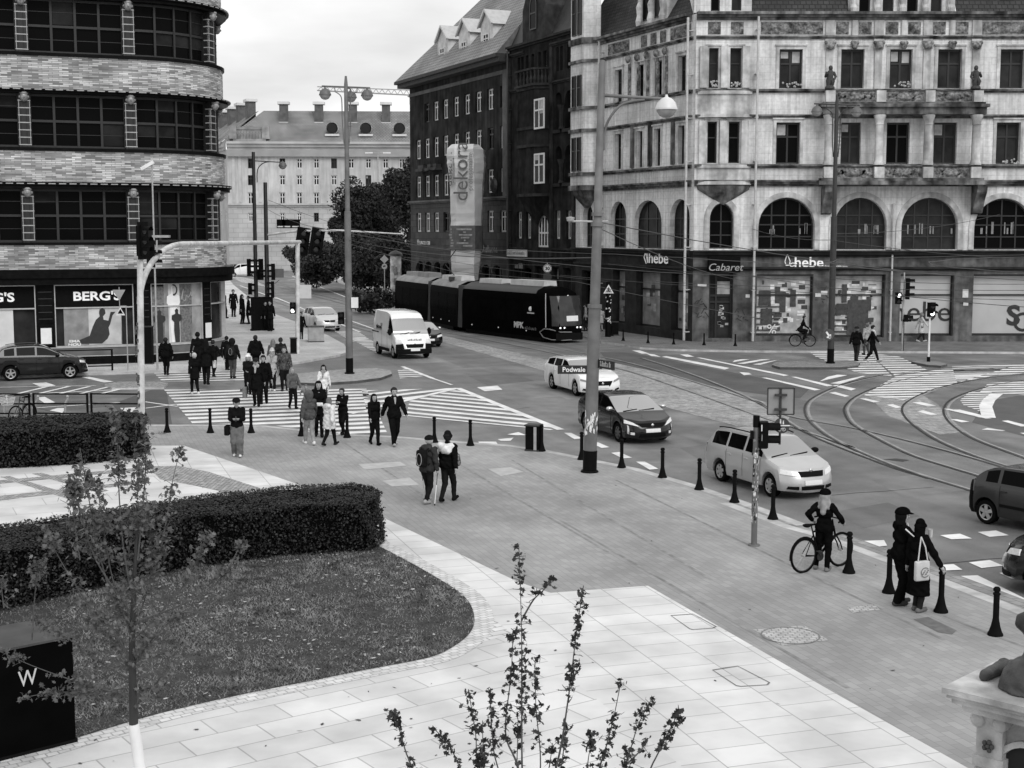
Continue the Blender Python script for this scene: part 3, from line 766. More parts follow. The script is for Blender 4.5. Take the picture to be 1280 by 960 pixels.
for (za, zb) in ((FR.uz(900, 144)[1], FR.uz(900, 118)[1]), (FR.uz(900, 228)[1], FR.uz(900, 210)[1])):
	b = MB(); b.grid([[oriel_pt(i/16, z) for i in range(17)] for z in (za, zb)])
	b.grid([[oriel_pt(i/16, zb, .0) for i in range(17)], [(o0+(o1-o0)*i/16, 0, zb) for i in range(17)]])
	b.build('oriel_band', stone_trim, T, smooth=40)
b = MB()
for z, e in ((FR.uz(900, 118)[1], .1), (FR.uz(900, 147)[1], .1), (FR.uz(900, 210)[1], .12), (FR.uz(900, 231)[1], .22)):
	b.grid([[oriel_pt(i/16, z+dz, ex) for i in range(17)] for dz, ex in ((0,0),(0,e),(.2,e),(.2,0))])
b.build('oriel_moulding', stone_trim, T, smooth=40)
b = MB()
zc = FR.uz(900, 232)[1]
b.grid([[(o0+(o1-o0)*(.5+(i/16-.5)*k_), -.5*k_*math.sin(PI*i/16)**.6-.02, zc-d_) for i in range(17)] for k_, d_ in ((1.0,0),(.95,.25),(.6,.6),(.25,.95),(.05,1.15))])
b.build('oriel_corbel', stone_dirty, T, smooth=50)
b = MB()
for x in (879, 905, 932):
	u = FR.uz(x, 100)[0]
	for (ya, yb) in ((110, 58), (205, 151)): b = MB(); b.box((u-.22, -.2, FR.uz(900, ya)[1]), (u+.22, .02, FR.uz(900, yb)[1])); b.build('oriel_pilaster', stone_trim, T)
za = ZT + .06
au0, au1 = FR.uz(1062, 8)[0], FR.uz(1196, 8)[0]
aw = [rc(x-7, -26, x+7, 15) for x in (1083, 1112.5, 1143, 1173)]
b = MB(); m_ = Matrix.Translation((0, .35, 0)); b.T = m_; wall(b, au0, au1, za, za+4.5, aw, .3); b.T = None
b.box((au0, .7, za), (au1, 3, za+4.5))
b.build('attic', stone, T)
for o in aw: window(T, o, .22, 1, (.5,), frame_dark, glass, .08, y0=.35)
b = MB()
for x in (1068, 1098, 1129, 1158, 1190):
	u = FR.uz(x, 5)[0]; b.box((u-.2, .12, za), (u+.2, .37, za+4.4))
	b.lathe([(.2,0),(.24,.3),(.16,.5),(.22,.9),(.12,1.2)], (u, .15, za), 10)
b.build('attic_pilaster', stone_trim, T)
tu0, tu1 = FR.uz(868, 8)[0], FR.uz(940, 8)[0]
tw = [rc(889,-28,900.5,13.5), rc(915,-28,927.5,13)]
b = MB(); b.T = Matrix.Translation((0, .1, 0)); wall(b, tu0, tu1, za, za+4.6, tw, .3); b.T = None
b.box((tu0+.01, .45, za), (tu1-.01, 4, za+4.6)); b.build('corner_turret', stone, T)
for o in tw: window(T, o, .22, 1, (.5,), frame_dark, glass, .08, y0=.1)
b = MB()
for a_, e_ in ((tu1+.01, au0-.01), (au1+.01, UE)):
	roof_quad(b, (a_, .1, za), (e_, .1, za), (e_, 3.2, za+5.5), (a_, 3.2, za+5.5))
roof_quad(b, (0, 3.2, za+4.5), (UE, 3.2, za+4.5), (UE, 8.5, za+7.5), (0, 8.5, za+7.5))
b.build('mansard_roof', tile, T)
rw = rc(1254, -14, 1273, 5)
window(T, (rw[0], rw[1], za+.9, za+2.6), 0, 1, (), frame_dark, glass, .12, y0=.55)
lit = mat('bright_shop_interior', .50, .7, .35, 1.2, dirt=.4, dscale=1.5)
shelf_d = mat('dark_shelves', .05, .7, .4, 6)
white_panel = mat('white_window_vinyl', .46, .35, .08, .8, spec=.4)
for i, o in enumerate(shops):
	zs_ = FR.uz(1000, 369)[1]
	f = MB()
	for x in (o[0], o[1]-.1): f.box((x, .38, o[2]), (x+.1, .5, o[3]))
	f.box((o[0]+.1, .38, zs_-.04), (o[1]-.1, .5, zs_+.05)); f.box((o[0]+.1, .38, o[2]), (o[1]-.1, .5, o[2]+.14)); f.box((o[0]+.1,.38,o[3]-.1), (o[1]-.1,.5,o[3]))
	sw_ = f.build('shop_window', frame_dark, T)
	g = MB()
	def panel(a, c, z0_, z1_, y=.46):
		g.face([(a,y,z0_),(c,y,z0_),(c,y,z1_),(a,y,z1_)])
	if i >= 2:
		panel(o[0]+.1, o[1]-.1, o[2]+.14, zs_-.04); panel(o[0]+.1, o[1]-.1, zs_+.05, o[3]-.1)
		g.build('vinyl', white_panel, sw_)
	else:
		rnd = random.Random(20+i); g.cur = 0; panel(o[0]+.1, o[1]-.1, o[2]+.14, o[3]-.1, .48)
		g.cur = 1
		for q in range(70):
			a = rnd.uniform(o[0]+.15, o[1]-.5); z = rnd.uniform(o[2]+.3, zs_+.7); panel(a, a+rnd.uniform(.1,.5), z, z+rnd.uniform(.05,.3), .455+.0003*q); g.cur = 1 + q % 2
		for q in range(5):
			g.cur = 2; a = rnd.uniform(o[0]+.15, o[1]-.9); z = rnd.uniform(o[2]+.3, zs_-.4); panel(a, a+rnd.uniform(.3,.8), z, z+rnd.uniform(.4,1.3), .428+.002*q)
		for q in range(5):
			panel(o[0]+.12, o[0]+(o[1]-o[0])*.45, o[2]+.3+q*.36, o[2]+.38+q*.36, .42)
		if i == 1:
			panel(o[0]+.9, o[0]+2.2, o[2]+.14, o[2]+2.3, .41)
		g.build('interior', [lit, mat('pale_goods', .72, .6, .2, 4), shelf_d], sw_)
hebe_w = emis('lit_sign_white', .85, .12)
sg = MB(); a_ = FR.uz(980, 328)[0]
t_ = text('sign', 'hebe', .86, hebe_w, T, (FR.uz(1010.5, 328)[0], -.13, FR.uz(1010, 328.2)[1]), bold=.014, sx=1.08)
z_ = FR.uz(1010, 333.8)[1]; scribble('tag_line', hebe_w, T, FR.uz(1029.5,333)[0], FR.uz(1038,333)[0], z_, z_+.12, -.12, 7); scribble('tag_line', hebe_w, T, FR.uz(1045,333)[0], FR.uz(1060,333)[0], z_, z_+.12, -.12, 8)
leaf = MB()
for dx, ang, k_ in ((0, .05, .8), (.16, -1.3, .5)):
	pts = [(-.12,0),(-.2,.3),(0,.85),(.2,.3),(.12,0)]; n = len(pts)
	pl = [(a_+.20+dx+k_*(p*math.cos(ang)-q*math.sin(ang)), FR.uz(985, 334)[1]+.12+k_*(q*math.cos(ang)+p*math.sin(ang))) for p, q in pts]
	for i in range(n): leaf.tube([(pl[i][0],-.13,pl[i][1]), (pl[(i+1)%n][0],-.13,pl[(i+1)%n][1])], .03, 5)
leaf.build('leaf_emblem', hebe_w, T)
text('sign', 'hebe', 1.75, mat('black_vinyl', .02, .5, 0), T, (FR.uz(1154, 390)[0], .44, FR.uz(1154, 391)[1]), sx=1.1)
text('sign', 'S', 1.7, mat('black_vinyl', .02), T, (FR.uz(1270, 390)[0], .44, FR.uz(1270, 396)[1]), bold=.05, sx=1.1)
rg = MB(); cx, cz = FR.uz(1282, 400)[0], FR.uz(1282, 403)[1]
for q in range(20):
	a0, a1 = 2*PI*q/20, 2*PI*(q+1)/20
	rg.face([(cx+.42*math.cos(a0),.437,cz+.42*math.sin(a0)),(cx+.6*math.cos(a0),.437,cz+.6*math.sin(a0)),(cx+.6*math.cos(a1),.437,cz+.6*math.sin(a1)),(cx+.42*math.cos(a1),.437,cz+.42*math.sin(a1))])
rg.build('ring_emblem', mat('black_vinyl', .02), T)
text('sign', '%', .9, mat('pale_goods', .72), T, (FR.uz(966, 413)[0], .40, FR.uz(966, 413)[1]))
f = MB(); ua, ub, z0_, z1_ = door
for x in (ua, ua+.42, ub-.12): f.box((x, .34, z0_), (x+.12, .46, z1_))
for yy in (371, 379): f.box((ua+.12, .345, FR.uz(900, yy)[1]), (ub-.12, .455, FR.uz(900, yy)[1]+.12))
f.box((ua+.12,.35,z1_-.12),(ub-.12,.45,z1_))
dr = f.build('door', frame_dark, T)
g = MB(); g.face([(ua,.42,z0_),(ub,.42,z0_),(ub,.42,z1_),(ua,.42,z1_)]); g.cur = 1
g.face([(ua+.54,.40,FR.uz(900,368)[1]),(ub-.14,.40,FR.uz(900,368)[1]),(ub-.14,.40,FR.uz(900,352)[1]),(ua+.54,.40,FR.uz(900,352)[1])])
rnd = random.Random(8)
for q in range(14):
	x = rnd.uniform(ua+.6, ub-.4); z = rnd.uniform(z0_+.5, z0_+1.9); g.cur = 1 if q % 2 else 2
	g.face([(x,.395,z),(x+.2,.395,z),(x+.2,.395,z+.14),(x,.395,z+.14)])
g.build('pane', [glass_mid, lit, mat('mid_sticker', .25, .7, .3, 9)], dr)
sb = rc(884, 328, 923, 340); b = MB(); b.box((sb[0], -.75, sb[2]), (sb[1], -.1, sb[3]+.35)); b.build('sign_box', black, T)
text('sign', 'Cabaret', .62, mat('neon_tube', .36, .4, 0), T, ((sb[0]+sb[1])/2+.03, -.77, (sb[2]+sb[3])/2), sx=1.05, shear=.25)
b = MB(); rnd = random.Random(5)
for (xa, ya, xb, yb, n) in ((868,375,882,398,14),(917,386,932,400,10),(1018,362,1032,376,5),(1199,372,1206,380,4)):
	for q in range(n):
		x = rnd.uniform(xa, xb); y = rnd.uniform(ya, yb); u, z = FR.uz(x, y)
		l = rnd.uniform(.1,.45); a = rnd.uniform(-1.2, 1.2)
		b.bar((u,-.004,z), (u+l*math.cos(a),-.004,z+l*math.sin(a)), .05, .012, up=(0,1,0))
b.build('graffiti', mat('graffiti_black', .015, .7, 0), T)
b = MB()
for x, y, w, h in ((1019,371,.35,.25),(1026,368,.4,.22),(1203,372,.35,.5),(932,372,.25,.2),(1204,382,.3,.2),(872,358,.55,.16)):
	u, z = FR.uz(x, y); b = MB(); b.box((u,-.02,z), (u+w,0.01,z+h)); b.build('notice', mat('paper_notice', .6, .7, .15, 5), T)
drainpipe(T, FR.uz(943.5, 200)[0], 0.05, FR.uz(947, 22)[1], .075, -.45)
drainpipe(T, FR.uz(1115, 300)[0], 0.05, FR.uz(1115, 254)[1], .06, -.2)
b = MB(); rnd = random.Random(3)
for xa, xb, y in ((978,1001,108),(1115,1138,108),(888,897,107),(914,925,107),(1248,1276,204)):
	for q in range(16):
		u, z = FR.uz(rnd.uniform(xa, xb), y); b.ball((u, -.06, z+rnd.uniform(-.05,.25)), (.07,.06,.07), 5, 4)
b.build('window_flowers', mat('pale_flowers', .35, .8, .5, 9), T, smooth=60)
SA = R(-66.0)
CORN = Vector((FR.O.x, D0, 0)); SU = Vector((math.cos(SA), math.sin(SA), 0))
def street_u(px): # distance back along the street line from the corner
	f_ = Fac(None, None, CORN, SA); return f_.uz(px, 300)[0]
uW = street_u(719.5)
W2 = Fac('street_tenement', 'pale sandstone tenement wing with turreted oriel and narrow windows beside the street', CORN + SU*uW, SA)
T = W2.t; L2 = -uW; rw2 = W2.rect
ZT2 = ZT
rows_up = [rw2(769,87,778,126), rw2(796.5,81.5,805,122), rw2(819.5,76,828,120), rw2(848,69,858,117)]
rows_mid = [rw2(769,167,777,211), rw2(796,164,803.5,209), rw2(818,161,826,207), rw2(848,157,856,206)]
zu = (sum(r[2] for r in rows_up)/4, sum(r[3] for r in rows_up)/4); zm_ = (sum(r[2] for r in rows_mid)/4, sum(r[3] for r in rows_mid)/4)
rows_up = [(r[0], r[1], *zu) for r in rows_up]; rows_mid = [(r[0], r[1], *zm_) for r in rows_mid]
ar2 = []
for x0, x1 in ((763,782.5),(792.5,827),(837.5,862)):
	o = W2.rect(x0, 247, x1, 305); zt_ = arches[0][3]-.05; zb_ = arches[0][2]
	ar2.append((o[0], o[1], zb_, zt_, zt_ - min((o[1]-o[0])/2, 1.5)))
o = W2.rect(729, 252, 741, 302); ar2.append((o[0], o[1], arches[0][2], arches[0][3]-.2, arches[0][3]-.2-(o[1]-o[0])/2))
sh2 = []
for x0, x1 in ((766,781),(795,825),(839,860)):
	o = W2.rect(x0, 345, x1, 405); sh2.append((o[0], o[1], .55, 4.15))
o = W2.rect(727, 340, 748, 400); sh2.append((o[0], o[1], .2, 4.0))
b = MB(); wall(b, 0, L2, zcb, ZT2, rows_up + rows_mid + ar2, .42); b.build('wall', stone, T)
b = MB(); wall(b, 0, L2, -.1, zcb, sh2, .5); b.build('shop_front', shop_dark, T)
b = MB(); b.box((.01, .9, -.1), (L2-.2, 8, ZT2+.02)); b.build('core', interior_dark, T)
for o in rows_up + rows_mid: window(T, o, .3, 2, (.62,), frame_dark, glass, .1, stone_trim, .18)
for o in ar2: window(T, o, .38, 3, (.3, .62), frame_dark, glass, .1, arch=True)
for i, o in enumerate(sh2):
	f = MB()
	for x in (o[0], o[1]-.1): f.box((x,.38,o[2]), (x+.1,.5,o[3]))
	f.box((o[0]+.1,.38,2.95),(o[1]-.1,.5,3.05)); f.box((o[0]+.1,.38,o[3]-.1),(o[1]-.1,.5,o[3])); f.box((o[0]+.1,.38,o[2]),(o[1]-.1,.5,o[2]+.12))
	sw_ = f.build('shop_window', frame_dark, T)
	g = MB(); g.face([(o[0],.47,o[2]),(o[1],.47,o[2]),(o[1],.47,o[3]),(o[0],.47,o[3])])
	rnd = random.Random(50+i)
	for q in range(10):
		g.cur = 1 + q % 2; a = rnd.uniform(o[0]+.15, o[1]-.6); z = rnd.uniform(o[2]+.2, 3.0); h = rnd.uniform(.1,.5); w_ = rnd.uniform(.2,.5)
		y = .46 - .004*q
		g.face([(a,y,z),(a+w_,y,z),(a+w_,y,z+h),(a,y,z+h)])
	g.build('interior', [mat('grey_shop_interior', .22, .6, .4, 1.5) if i < 3 else glass, shelf_d, lit], sw_)
b = MB()
for z, st in ((zsill1,[(.10,.10),(.12,.22)]),(z145,[(.12,.08),(.10,.2)]),(z207,[(.10,.12),(.12,.26)]),(z228,[(.14,.12),(.14,.26),(.10,.40)])): cornice(b, 0, L2-.3, z, st)
for u in [o[0]-.5 for o in rows_up[1:]] + [rows_up[1][1]+.9]:
	b.box((u-.2,-.1,zm_[0]),(u+.2,.02,zm_[1]+.3))
b.build('string_course', stone_dirty, T)
b = MB(); cornice(b, 0, L2-.3, zf1, [(.10,.08),(.10,.16)]); cornice(b, 0, L2-.5, FR.uz(1000,25)[1], [(.14,.15),(.14,.32),(.16,.52)]); b.build('roof_cornice', stone_dirty, T)
b = MB(); cornice(b, 0, L2-.4, zcor-.05, [(.14,.14),(.16,.34),(.10,.46)]); cornice(b, 0, L2-.2, 4.35, [(.1,.1),(.12,.2)]); b.build('shop_cornice', shop_dark, T)
for x0, x1 in ((760,787),(838,864)):
	k += 1; relief(T, 'scroll_frieze', W2.uz(x0, 60)[0], W2.uz(x1, 45)[0], z43, z26, stone_grime, .09, k)
for x in (805, 817, 829):
	k += 1; u = W2.uz(x, 55)[0]; relief(T, 'shield_panel', u-.38, u+.38, z43, z26, stone_grime, .09, k)
b = MB()
for x in (788,799,811,823,834):
	u = W2.uz(x, 70)[0]; b.ball((u,-.2,zf1-.3), (.25,.14,.26), 8, 6); b.box((u-.13,-.1,zsill1+.23), (u+.13,.02,zf1-.6))
b.build('capital', stone_grime, T, smooth=50)
ob0, ob1 = W2.uz(721.5, 150)[0], W2.uz(750, 150)[0]
b = MB(); w_ = ob1-ob0
def hexo(e=0.): return [(ob0-e,.02),(ob0+w_*.22-e*.4,-.9-e),(ob1-w_*.22+e*.4,-.9-e),(ob1+e,.02)]
b.prism(hexo(), z228+.3, ZT2+3.8); b.build('oriel', stone, T)
b = MB()
for z, h in ((z228+.1,.35),(z207,.22),(z145,.22),(zsill1,.22),(zf1,.2),(FR.uz(1000,22)[1],.4),(ZT2+3.2,.5)): b.prism(hexo(.16), z, z+h)
b.build('oriel_moulding', stone_dirty, T)
b = MB(); c_ = ((ob0+ob1)/2, -.3)
b.grid([[(c_[0]+(p[0]-c_[0])*s_, c_[1]+(p[1]-c_[1])*s_, ZT2+3.7+dz) for p in hexo(.3)+[(ob1,1.5),(ob0,1.5)]] for s_, dz in ((1,0),(.95,.4),(.7,1.1),(.35,2.0),(.03,3.4))], True); b.build('turret_roof', mat('dark_slate', .06, .7, .3, 5), T)
b = MB(); b.grid([[(c_[0]+(p[0]-c_[0])*s_, p[1]*s_, z228+.3-dz) for p in hexo()] for s_, dz in ((1,0),(.7,.7),(.2,1.4))]); b.build('oriel_corbel', stone_dirty, T)
for za_, zb_ in (zu, zm_, (ZT2+.4, ZT2+2.9)):
	for q in (.14, .56):
		u0_ = ob0 + w_*.22 + q*w_*.56
		window(T, (u0_, u0_+w_*.17, za_, zb_), -.04, 1, (.6,), frame_dark, glass, .06, y0=-.9)
za = ZT2 + .06; du0, du1 = W2.uz(797, 20)[0], W2.uz(830, 20)[0]
b = MB(); b.box((du0,.2,za),(du1,3,za+4.8)); b.build('attic', stone, T)
ww = (du1-du0)
for q in (.12, .58): window(T, (du0+ww*q, du0+ww*(q+.3), za+.4, za+3.6), -.03, 1, (.5,), frame_dark, glass, .08, y0=.2)
b = MB()
for q in (.06, .5, .94): b.box((du0+ww*q-.2,.0,za),(du0+ww*q+.2,.22,za+4.6)); b.lathe([(.18,0),(.25,.4),(.15,.8),(.22,1.3),(.1,1.6)], (du0+ww*q,.0,za), 8)
b.build('attic_pilaster', stone_trim, T)
b = MB()
for a_, e_ in ((0, du0), (du1, L2)): roof_quad(b, (a_,.1,za),(e_,.1,za),(e_,3.6,za+5.5),(a_,3.6,za+5.5))
roof_quad(b, (0,1.4,za+2),(L2,1.4,za+2),(L2-3,9,za+11),(0,9,za+11))
b.build('mansard_roof', tile, T)
drainpipe(T, W2.uz(864, 200)[0], .05, ZT2-.2, .08, -.35)
drainpipe(T, W2.uz(753, 300)[0], .05, ZT2-.2, .08, -.35)
u_, z_ = W2.uz(823, 323)
text('sign', 'hebe', 1.0, hebe_w, T, (W2.uz(825.5, 324)[0], -.16, z_), bold=.012, sx=1.3)
b = MB(); u_ = W2.uz(811.5, 324)[0]
for ang in (-.3, .35): b.tube([(u_-.1,-.16,z_-.35),(u_-.3*math.cos(ang)-.1,-.16,z_+.05),(u_-.1+.3*math.sin(ang),-.16,z_+.5),(u_+.1,-.16,z_-.3)], .035, 5)
b.build('leaf_emblem', hebe_w, T)
dk = mat('soot_brick', .034, .9, .4, 1.2, .4, 20, dirt=.35, dscale=.5, streak=.3, spec=.05)
dk_trim = mat('soot_trim', .045, .85, .3, 2.5, .3, 20, dirt=.4, dscale=.8, spec=.2)
uD = street_u(636.5); LD = uW - uD
W3 = Fac('dark_tenement', 'narrow soot dark brick tenement with bay window, little balcony and arched loggias', CORN + SU*uD, SA)
T = W3.t; r3 = W3.rect
def norm(lst):
	a = sum(o[2] for o in lst)/len(lst); c = sum(o[3] for o in lst)/len(lst); return [(o[0], o[1], a, c) for o in lst]
topw = norm([r3(647,72,650.3,101), r3(651.3,72,654.6,101), r3(657,68,660.5,97), r3(663.8,67,667.3,96), r3(672.5,65,676,93), r3(679,63,683,91), r3(695,59,698.5,89), r3(700,58,703.5,88), r3(709,55,712.3,86), r3(714.3,54,717.8,85)])
r2w = norm([r3(647,130,653,167)]); r3w = norm([r3(647,195,653,232)])
lo2 = [r3(694,115,702,161), r3(706,113,716.5,161)]; lo3 = [r3(694,182,702,229), r3(706,182,716.5,228)]
def arcn(lst): 
	n = norm(lst); return [(o[0],o[1],o[2],o[3],o[3]-(o[1]-o[0])/2) for o in n]
lo2, lo3 = arcn(lo2), arcn(lo3)
r4w = norm([r3(646,264,652,297), r3(657.5,264,663.5,298), r3(693.5,263,700,299), r3(707.5,264,714,299.5)])
ca = r3(671,269,685.5,309); ca = (*ca, ca[3]-.9)
zg = r4w[0][2]-.9
shp = [(r3(642,335,650,395)[0], r3(642,335,652,395)[1], .1, 4.0), (W3.uz(655,350)[0], W3.uz(664,350)[0], .1, 3.9), (W3.uz(668,350)[0], W3.uz(682,350)[0], .1, 4.1), (W3.uz(690,350)[0], W3.uz(698,350)[0], .1, 4.1), (W3.uz(704,350)[0], W3.uz(715,350)[0], .1, 4.1)]
ZT3 = W3.uz(645, 62)[1]
b = MB(); wall(b, 0, LD, -.1, ZT3, topw + r2w + r3w + lo2 + lo3 + r4w + [ca] + shp, .5); b.build('wall', dk, T)
b = MB(); b.box((.01,1.3,-.1),(LD-.01,11,ZT3)); b.build('core', interior_dark, T)
for o in topw: window(T, o, .3, 1, (.66,), frame_white, glass, .09)
for o in r2w + r3w: window(T, o, .3, 2, (.66,), frame_white, glass_mid, .12)
for o in r4w: window(T, o, .25, 2, (.7,), frame_white, glass_mid, .13)
window(T, ca, .2, 4, (.45,), frame_white, glass, .14, arch=True)
for o in lo2 + lo3: window(T, o, .9, 1, (.5,), frame_dark, glass, .1, arch=True)
for o in shp: window(T, o, .4, 2, (.6,), frame_dark, glass, .12)
b0, b1 = W3.uz(657, 170)[0], W3.uz(687.5, 170)[0]; zb0, zb1 = W3.uz(672, 246)[1], W3.uz(672, 112)[1]
def bayp(e=0.): return [(b0-e,.02),(b0+.7-e*.5,-.95-e),(b1-.7+e*.5,-.95-e),(b1+e,.02)]
b = MB(); b.prism(bayp(), zb0, zb1); b.grid([[(b0+(b1-b0)/2+(p[0]-(b0+b1)/2)*s_, p[1]*s_, zb0-dz) for p in bayp()] for s_, dz in ((1,0),(.6,.9),(.1,2.0))]); b.build('bay', dk, T)
b = MB()
for z in (zb0, W3.uz(672,185)[1], W3.uz(672,163)[1], zb1-.1): q_ = MB(); q_.prism(bayp(.1), z, z+.22); q_.build('bay_moulding', dk_trim, T)
b.prism(bayp(.25), zb1+.13, zb1+.3)
b.build('bay_moulding', dk_trim, T)
b = MB(); pts = [(p[0],p[1]) for p in bayp(.15)]
for i in range(3):
	for q in range(5):
		x = pts[i][0]+(pts[i+1][0]-pts[i][0])*(q+.5)/5; y = pts[i][1]+(pts[i+1][1]-pts[i][1])*(q+.5)/5
		b.lathe([(.09,0),(.13,.3),(.07,.6),(.1,1.0)], (x,y,zb1+.3), 6)
	b.bar((*pts[i],zb1+1.35), (*pts[i+1],zb1+1.35), .25, .14)
b.build('balcony', dk_trim, T)
for (ya, yb) in ((161,123),(229.5,191.5)):
	za_, zb_ = W3.uz(675, ya, .95)[1], W3.uz(675, yb, .95)[1]
	o = r3(668.5, yb, 681, ya, .95)
	window(T, (o[0], o[1], za_, zb_), -.04, 2, (.62,), frame_white, glass_mid, .13, y0=-.95, blinds=.4)
	d_ = Vector((b0+.7-b0, -.97, 0)); ang = math.atan2(-.97, .7)
	tw_ = thing('window_frame_holder', None, None); tw_.parent = T; tw_.name = 'side_window'; tw_.location = (b0+.03, -.02, 0); tw_.rotation_euler = (0,0,ang)
	window(tw_, (.28, .95, za_, zb_), -.05, 1, (.62,), frame_white, glass_mid, .1)
b = MB()
for z in (W3.uz(672,108)[1]-.1, zg, 4.6, ZT3-.5):
	cornice(b, 0, b0-.15, z, [(.1,.08),(.12,.18)]); cornice(b, b1+.15, LD, z, [(.1,.08),(.12,.18)])
cornice(b, 0, LD, ZT3, [(.14,.15),(.16,.34)])
for u in (.15, W3.uz(690,200)[0], LD-.25): b.box((u-.2,-.14,4.9), (u+.2,.02,ZT3-.55))
for o in lo2 + lo3: b.box((o[0]-.1,-.2,o[2]-.25),(o[1]+.1,.02,o[2]-.02))
u = (lo2[0][1]+lo2[1][0])/2
for L_ in (lo2, lo3): b.lathe([(.3,0),(.2,.2),(.2,1.2),(.3,1.5),(.35,1.7)], (u,-.1,L_[0][2]), 8)
b.build('moulding', dk_trim, T)
b = MB(); roof_quad(b, (0,.1,ZT3+.3),(LD,.1,ZT3+.3),(LD,3.4,ZT3+7),(0,3.4,ZT3+7)); roof_quad(b, (0,3.4,ZT3+7),(LD,3.4,ZT3+7),(LD,9,ZT3+9),(0,9,ZT3+9)); b.build('roof', mat('slate_roof', .03, .6, .3, 3, .3, 20), T)
b = MB(); g0, g1 = W3.uz(657,20)[0], W3.uz(686,20)[0]; gm_ = (g0+g1)/2
b.prism([(g0,ZT3+.3),(g1,ZT3+.3),(g1,ZT3+2.6),(gm_+.5,ZT3+5.2),(gm_,ZT3+5.8),(gm_-.5,ZT3+5.2),(g0,ZT3+2.6)], -.25, 2.5, axis='y'); b.build('gable', dk_trim, T)
window(T, (gm_-.6, gm_+.6, ZT3+1.0, ZT3+3.4, ZT3+2.8), -.06, 1, (.5,), frame_dark, glass, .1, arch=True, y0=-.25)
b = MB(); o = r3(640,312,664,320.5); b.box((o[0],-.45,o[2]),(o[1],-.33,o[3])); sgn = b.build('shop_sign', mat('sign_panel_pale', .55, .5, .1, 3), T)
zc_ = (o[2]+o[3])/2; scribble('lettering', mat('sign_grey_text', .2, .6, 0), sgn, o[0]+.15, o[1]-.2, zc_-.1, zc_+.14, -.455, 3)
o = r3(648,328,663,336); b = MB(); b.box((o[0],-.5,o[2]),(o[1],-.4,o[3])); sgn = b.build('shop_sign', black, T)
zc_ = (o[2]+o[3])/2; scribble('lettering', mat('sign_mid_text', .2, .6, 0), sgn, o[0]+.5, o[1]-.3, zc_-.2, zc_+.2, -.505, 4)
drainpipe(T, .35, .05, ZT3, .08, -.3).data.materials[0] = dark_metal
dp = mat('dark_plaster', .048, .9, .35, .9, .3, 15, dirt=.4, dscale=.25, streak=.35, spec=.05)
dp_low = brickmat('dark_rusticated_base', .035, .062, .016, 1.2, .55, .02, VERT, .85, var=.3, vscale=1.5, bump=.5, dirt=.3)
uB = street_u(513.5); LB = uD - uB
W4 = Fac('dark_plaster_building', 'long dark plastered building with pale framed windows and three white dormers', CORN + SU*uB, SA)
T = W4.t; r4 = W4.rect
ZE = W4.uz(625, 80)[1]; zled = W4.uz(623, 250)[1]
cpx = [533.5, 544.7, 556.7, 570, 583.7, 598, 612.8, 628.7]
rowz = []
for ya, yb, x in ((107,134,628.7),(157,185,628.7),(210,240,628.7),(263,290,623.5)):
	rowz.append((W4.uz(x, yb)[1], W4.uz(x, ya)[1]))
ops = []
for ri, (za_, zb_) in enumerate(rowz):
	for c in cpx + [522.5]:
		if c == 522.5 and ri < 1: continue
		u = W4.uz(c, 150)[0]; ops.append((u-.62, u+.62, za_, zb_))
garc = []
for i in range(9):
	u = 2.5 + i*(LB-5)/8; garc.append((u-1.25, u+1.25, .1, 4.0, 3.0))
b = MB(); wall(b, 0, LB, zled, ZE, [o for o in ops if o[2] > zled], .35); b.build('wall', dp, T)
b = MB(); wall(b, 0, LB, -.1, zled, [o for o in ops if o[2] < zled] + garc, .45); b.build('base_wall', dp_low, T)
b = MB(); b.box((.01,.8,-.1),(LB-.01,13,ZE)); b.build('core', dp, T)
b = MB(); wall(b, 0, .01, -.1, ZE, []); b.face([(0,0,-.1),(0,0,ZE),(0,13,ZE),(0,13,-.1)]); b.build('end_wall', dp, T)
for i, o in enumerate(ops):
	window(T, o, .2, 2, (.7,), frame_white if i % 7 else frame_dark, glass, .13)
for o in garc: window(T, o, .35, 2, (.6,), frame_dark, glass, .12, arch=True)
b = MB(); cornice(b, 0, LB, zled, [(.12,.15),(.16,.3)])
zfr = W4.uz(630, 92)[1]; cornice(b, 0, LB, zfr, [(.3,.06)])
b.box((LB-1.1,-.1,zled+.3),(LB-.02,.02,zfr-.01))
for i in (2, 3, 6, 7):
	o = ops[8+i] if False else None
b.build('ledge', mat('grey_plaster_trim', .10, .85, .25, 2, dirt=.4, dscale=.6), T)
b = MB(); b.box((-.9,-.9,ZE),(LB,.5,ZE+.35)); b.box((-1.1,-1.15,ZE+.351),(LB,.5,ZE+.62)); b.build('eaves', mat('dark_eaves', .03, .8, .25, 2), T)
b = MB(); ze = ZE+.62
roof_quad(b, (-1.1,-1.1,ze),(LB,-1.1,ze),(LB,7.4,ze+9.5),(6.5,7.4,ze+9.5))
roof_quad(b, (-1.1,15,ze),(-1.1,-1.1,ze),(6.5,7.4,ze+9.5),(6.5,7.5,ze+9.5))
b.build('roof', tile_mid, T)
b = MB(); u = W4.uz(613, 10)[0]; b.box((u-1.2,5,ze+6),(u+1.0,6.6,ze+13)); b.build('chimney', dp_low, T)
cream = mat('pale_dormer_plaster', .62, .8, .12, 2, dirt=.25, dscale=1.)
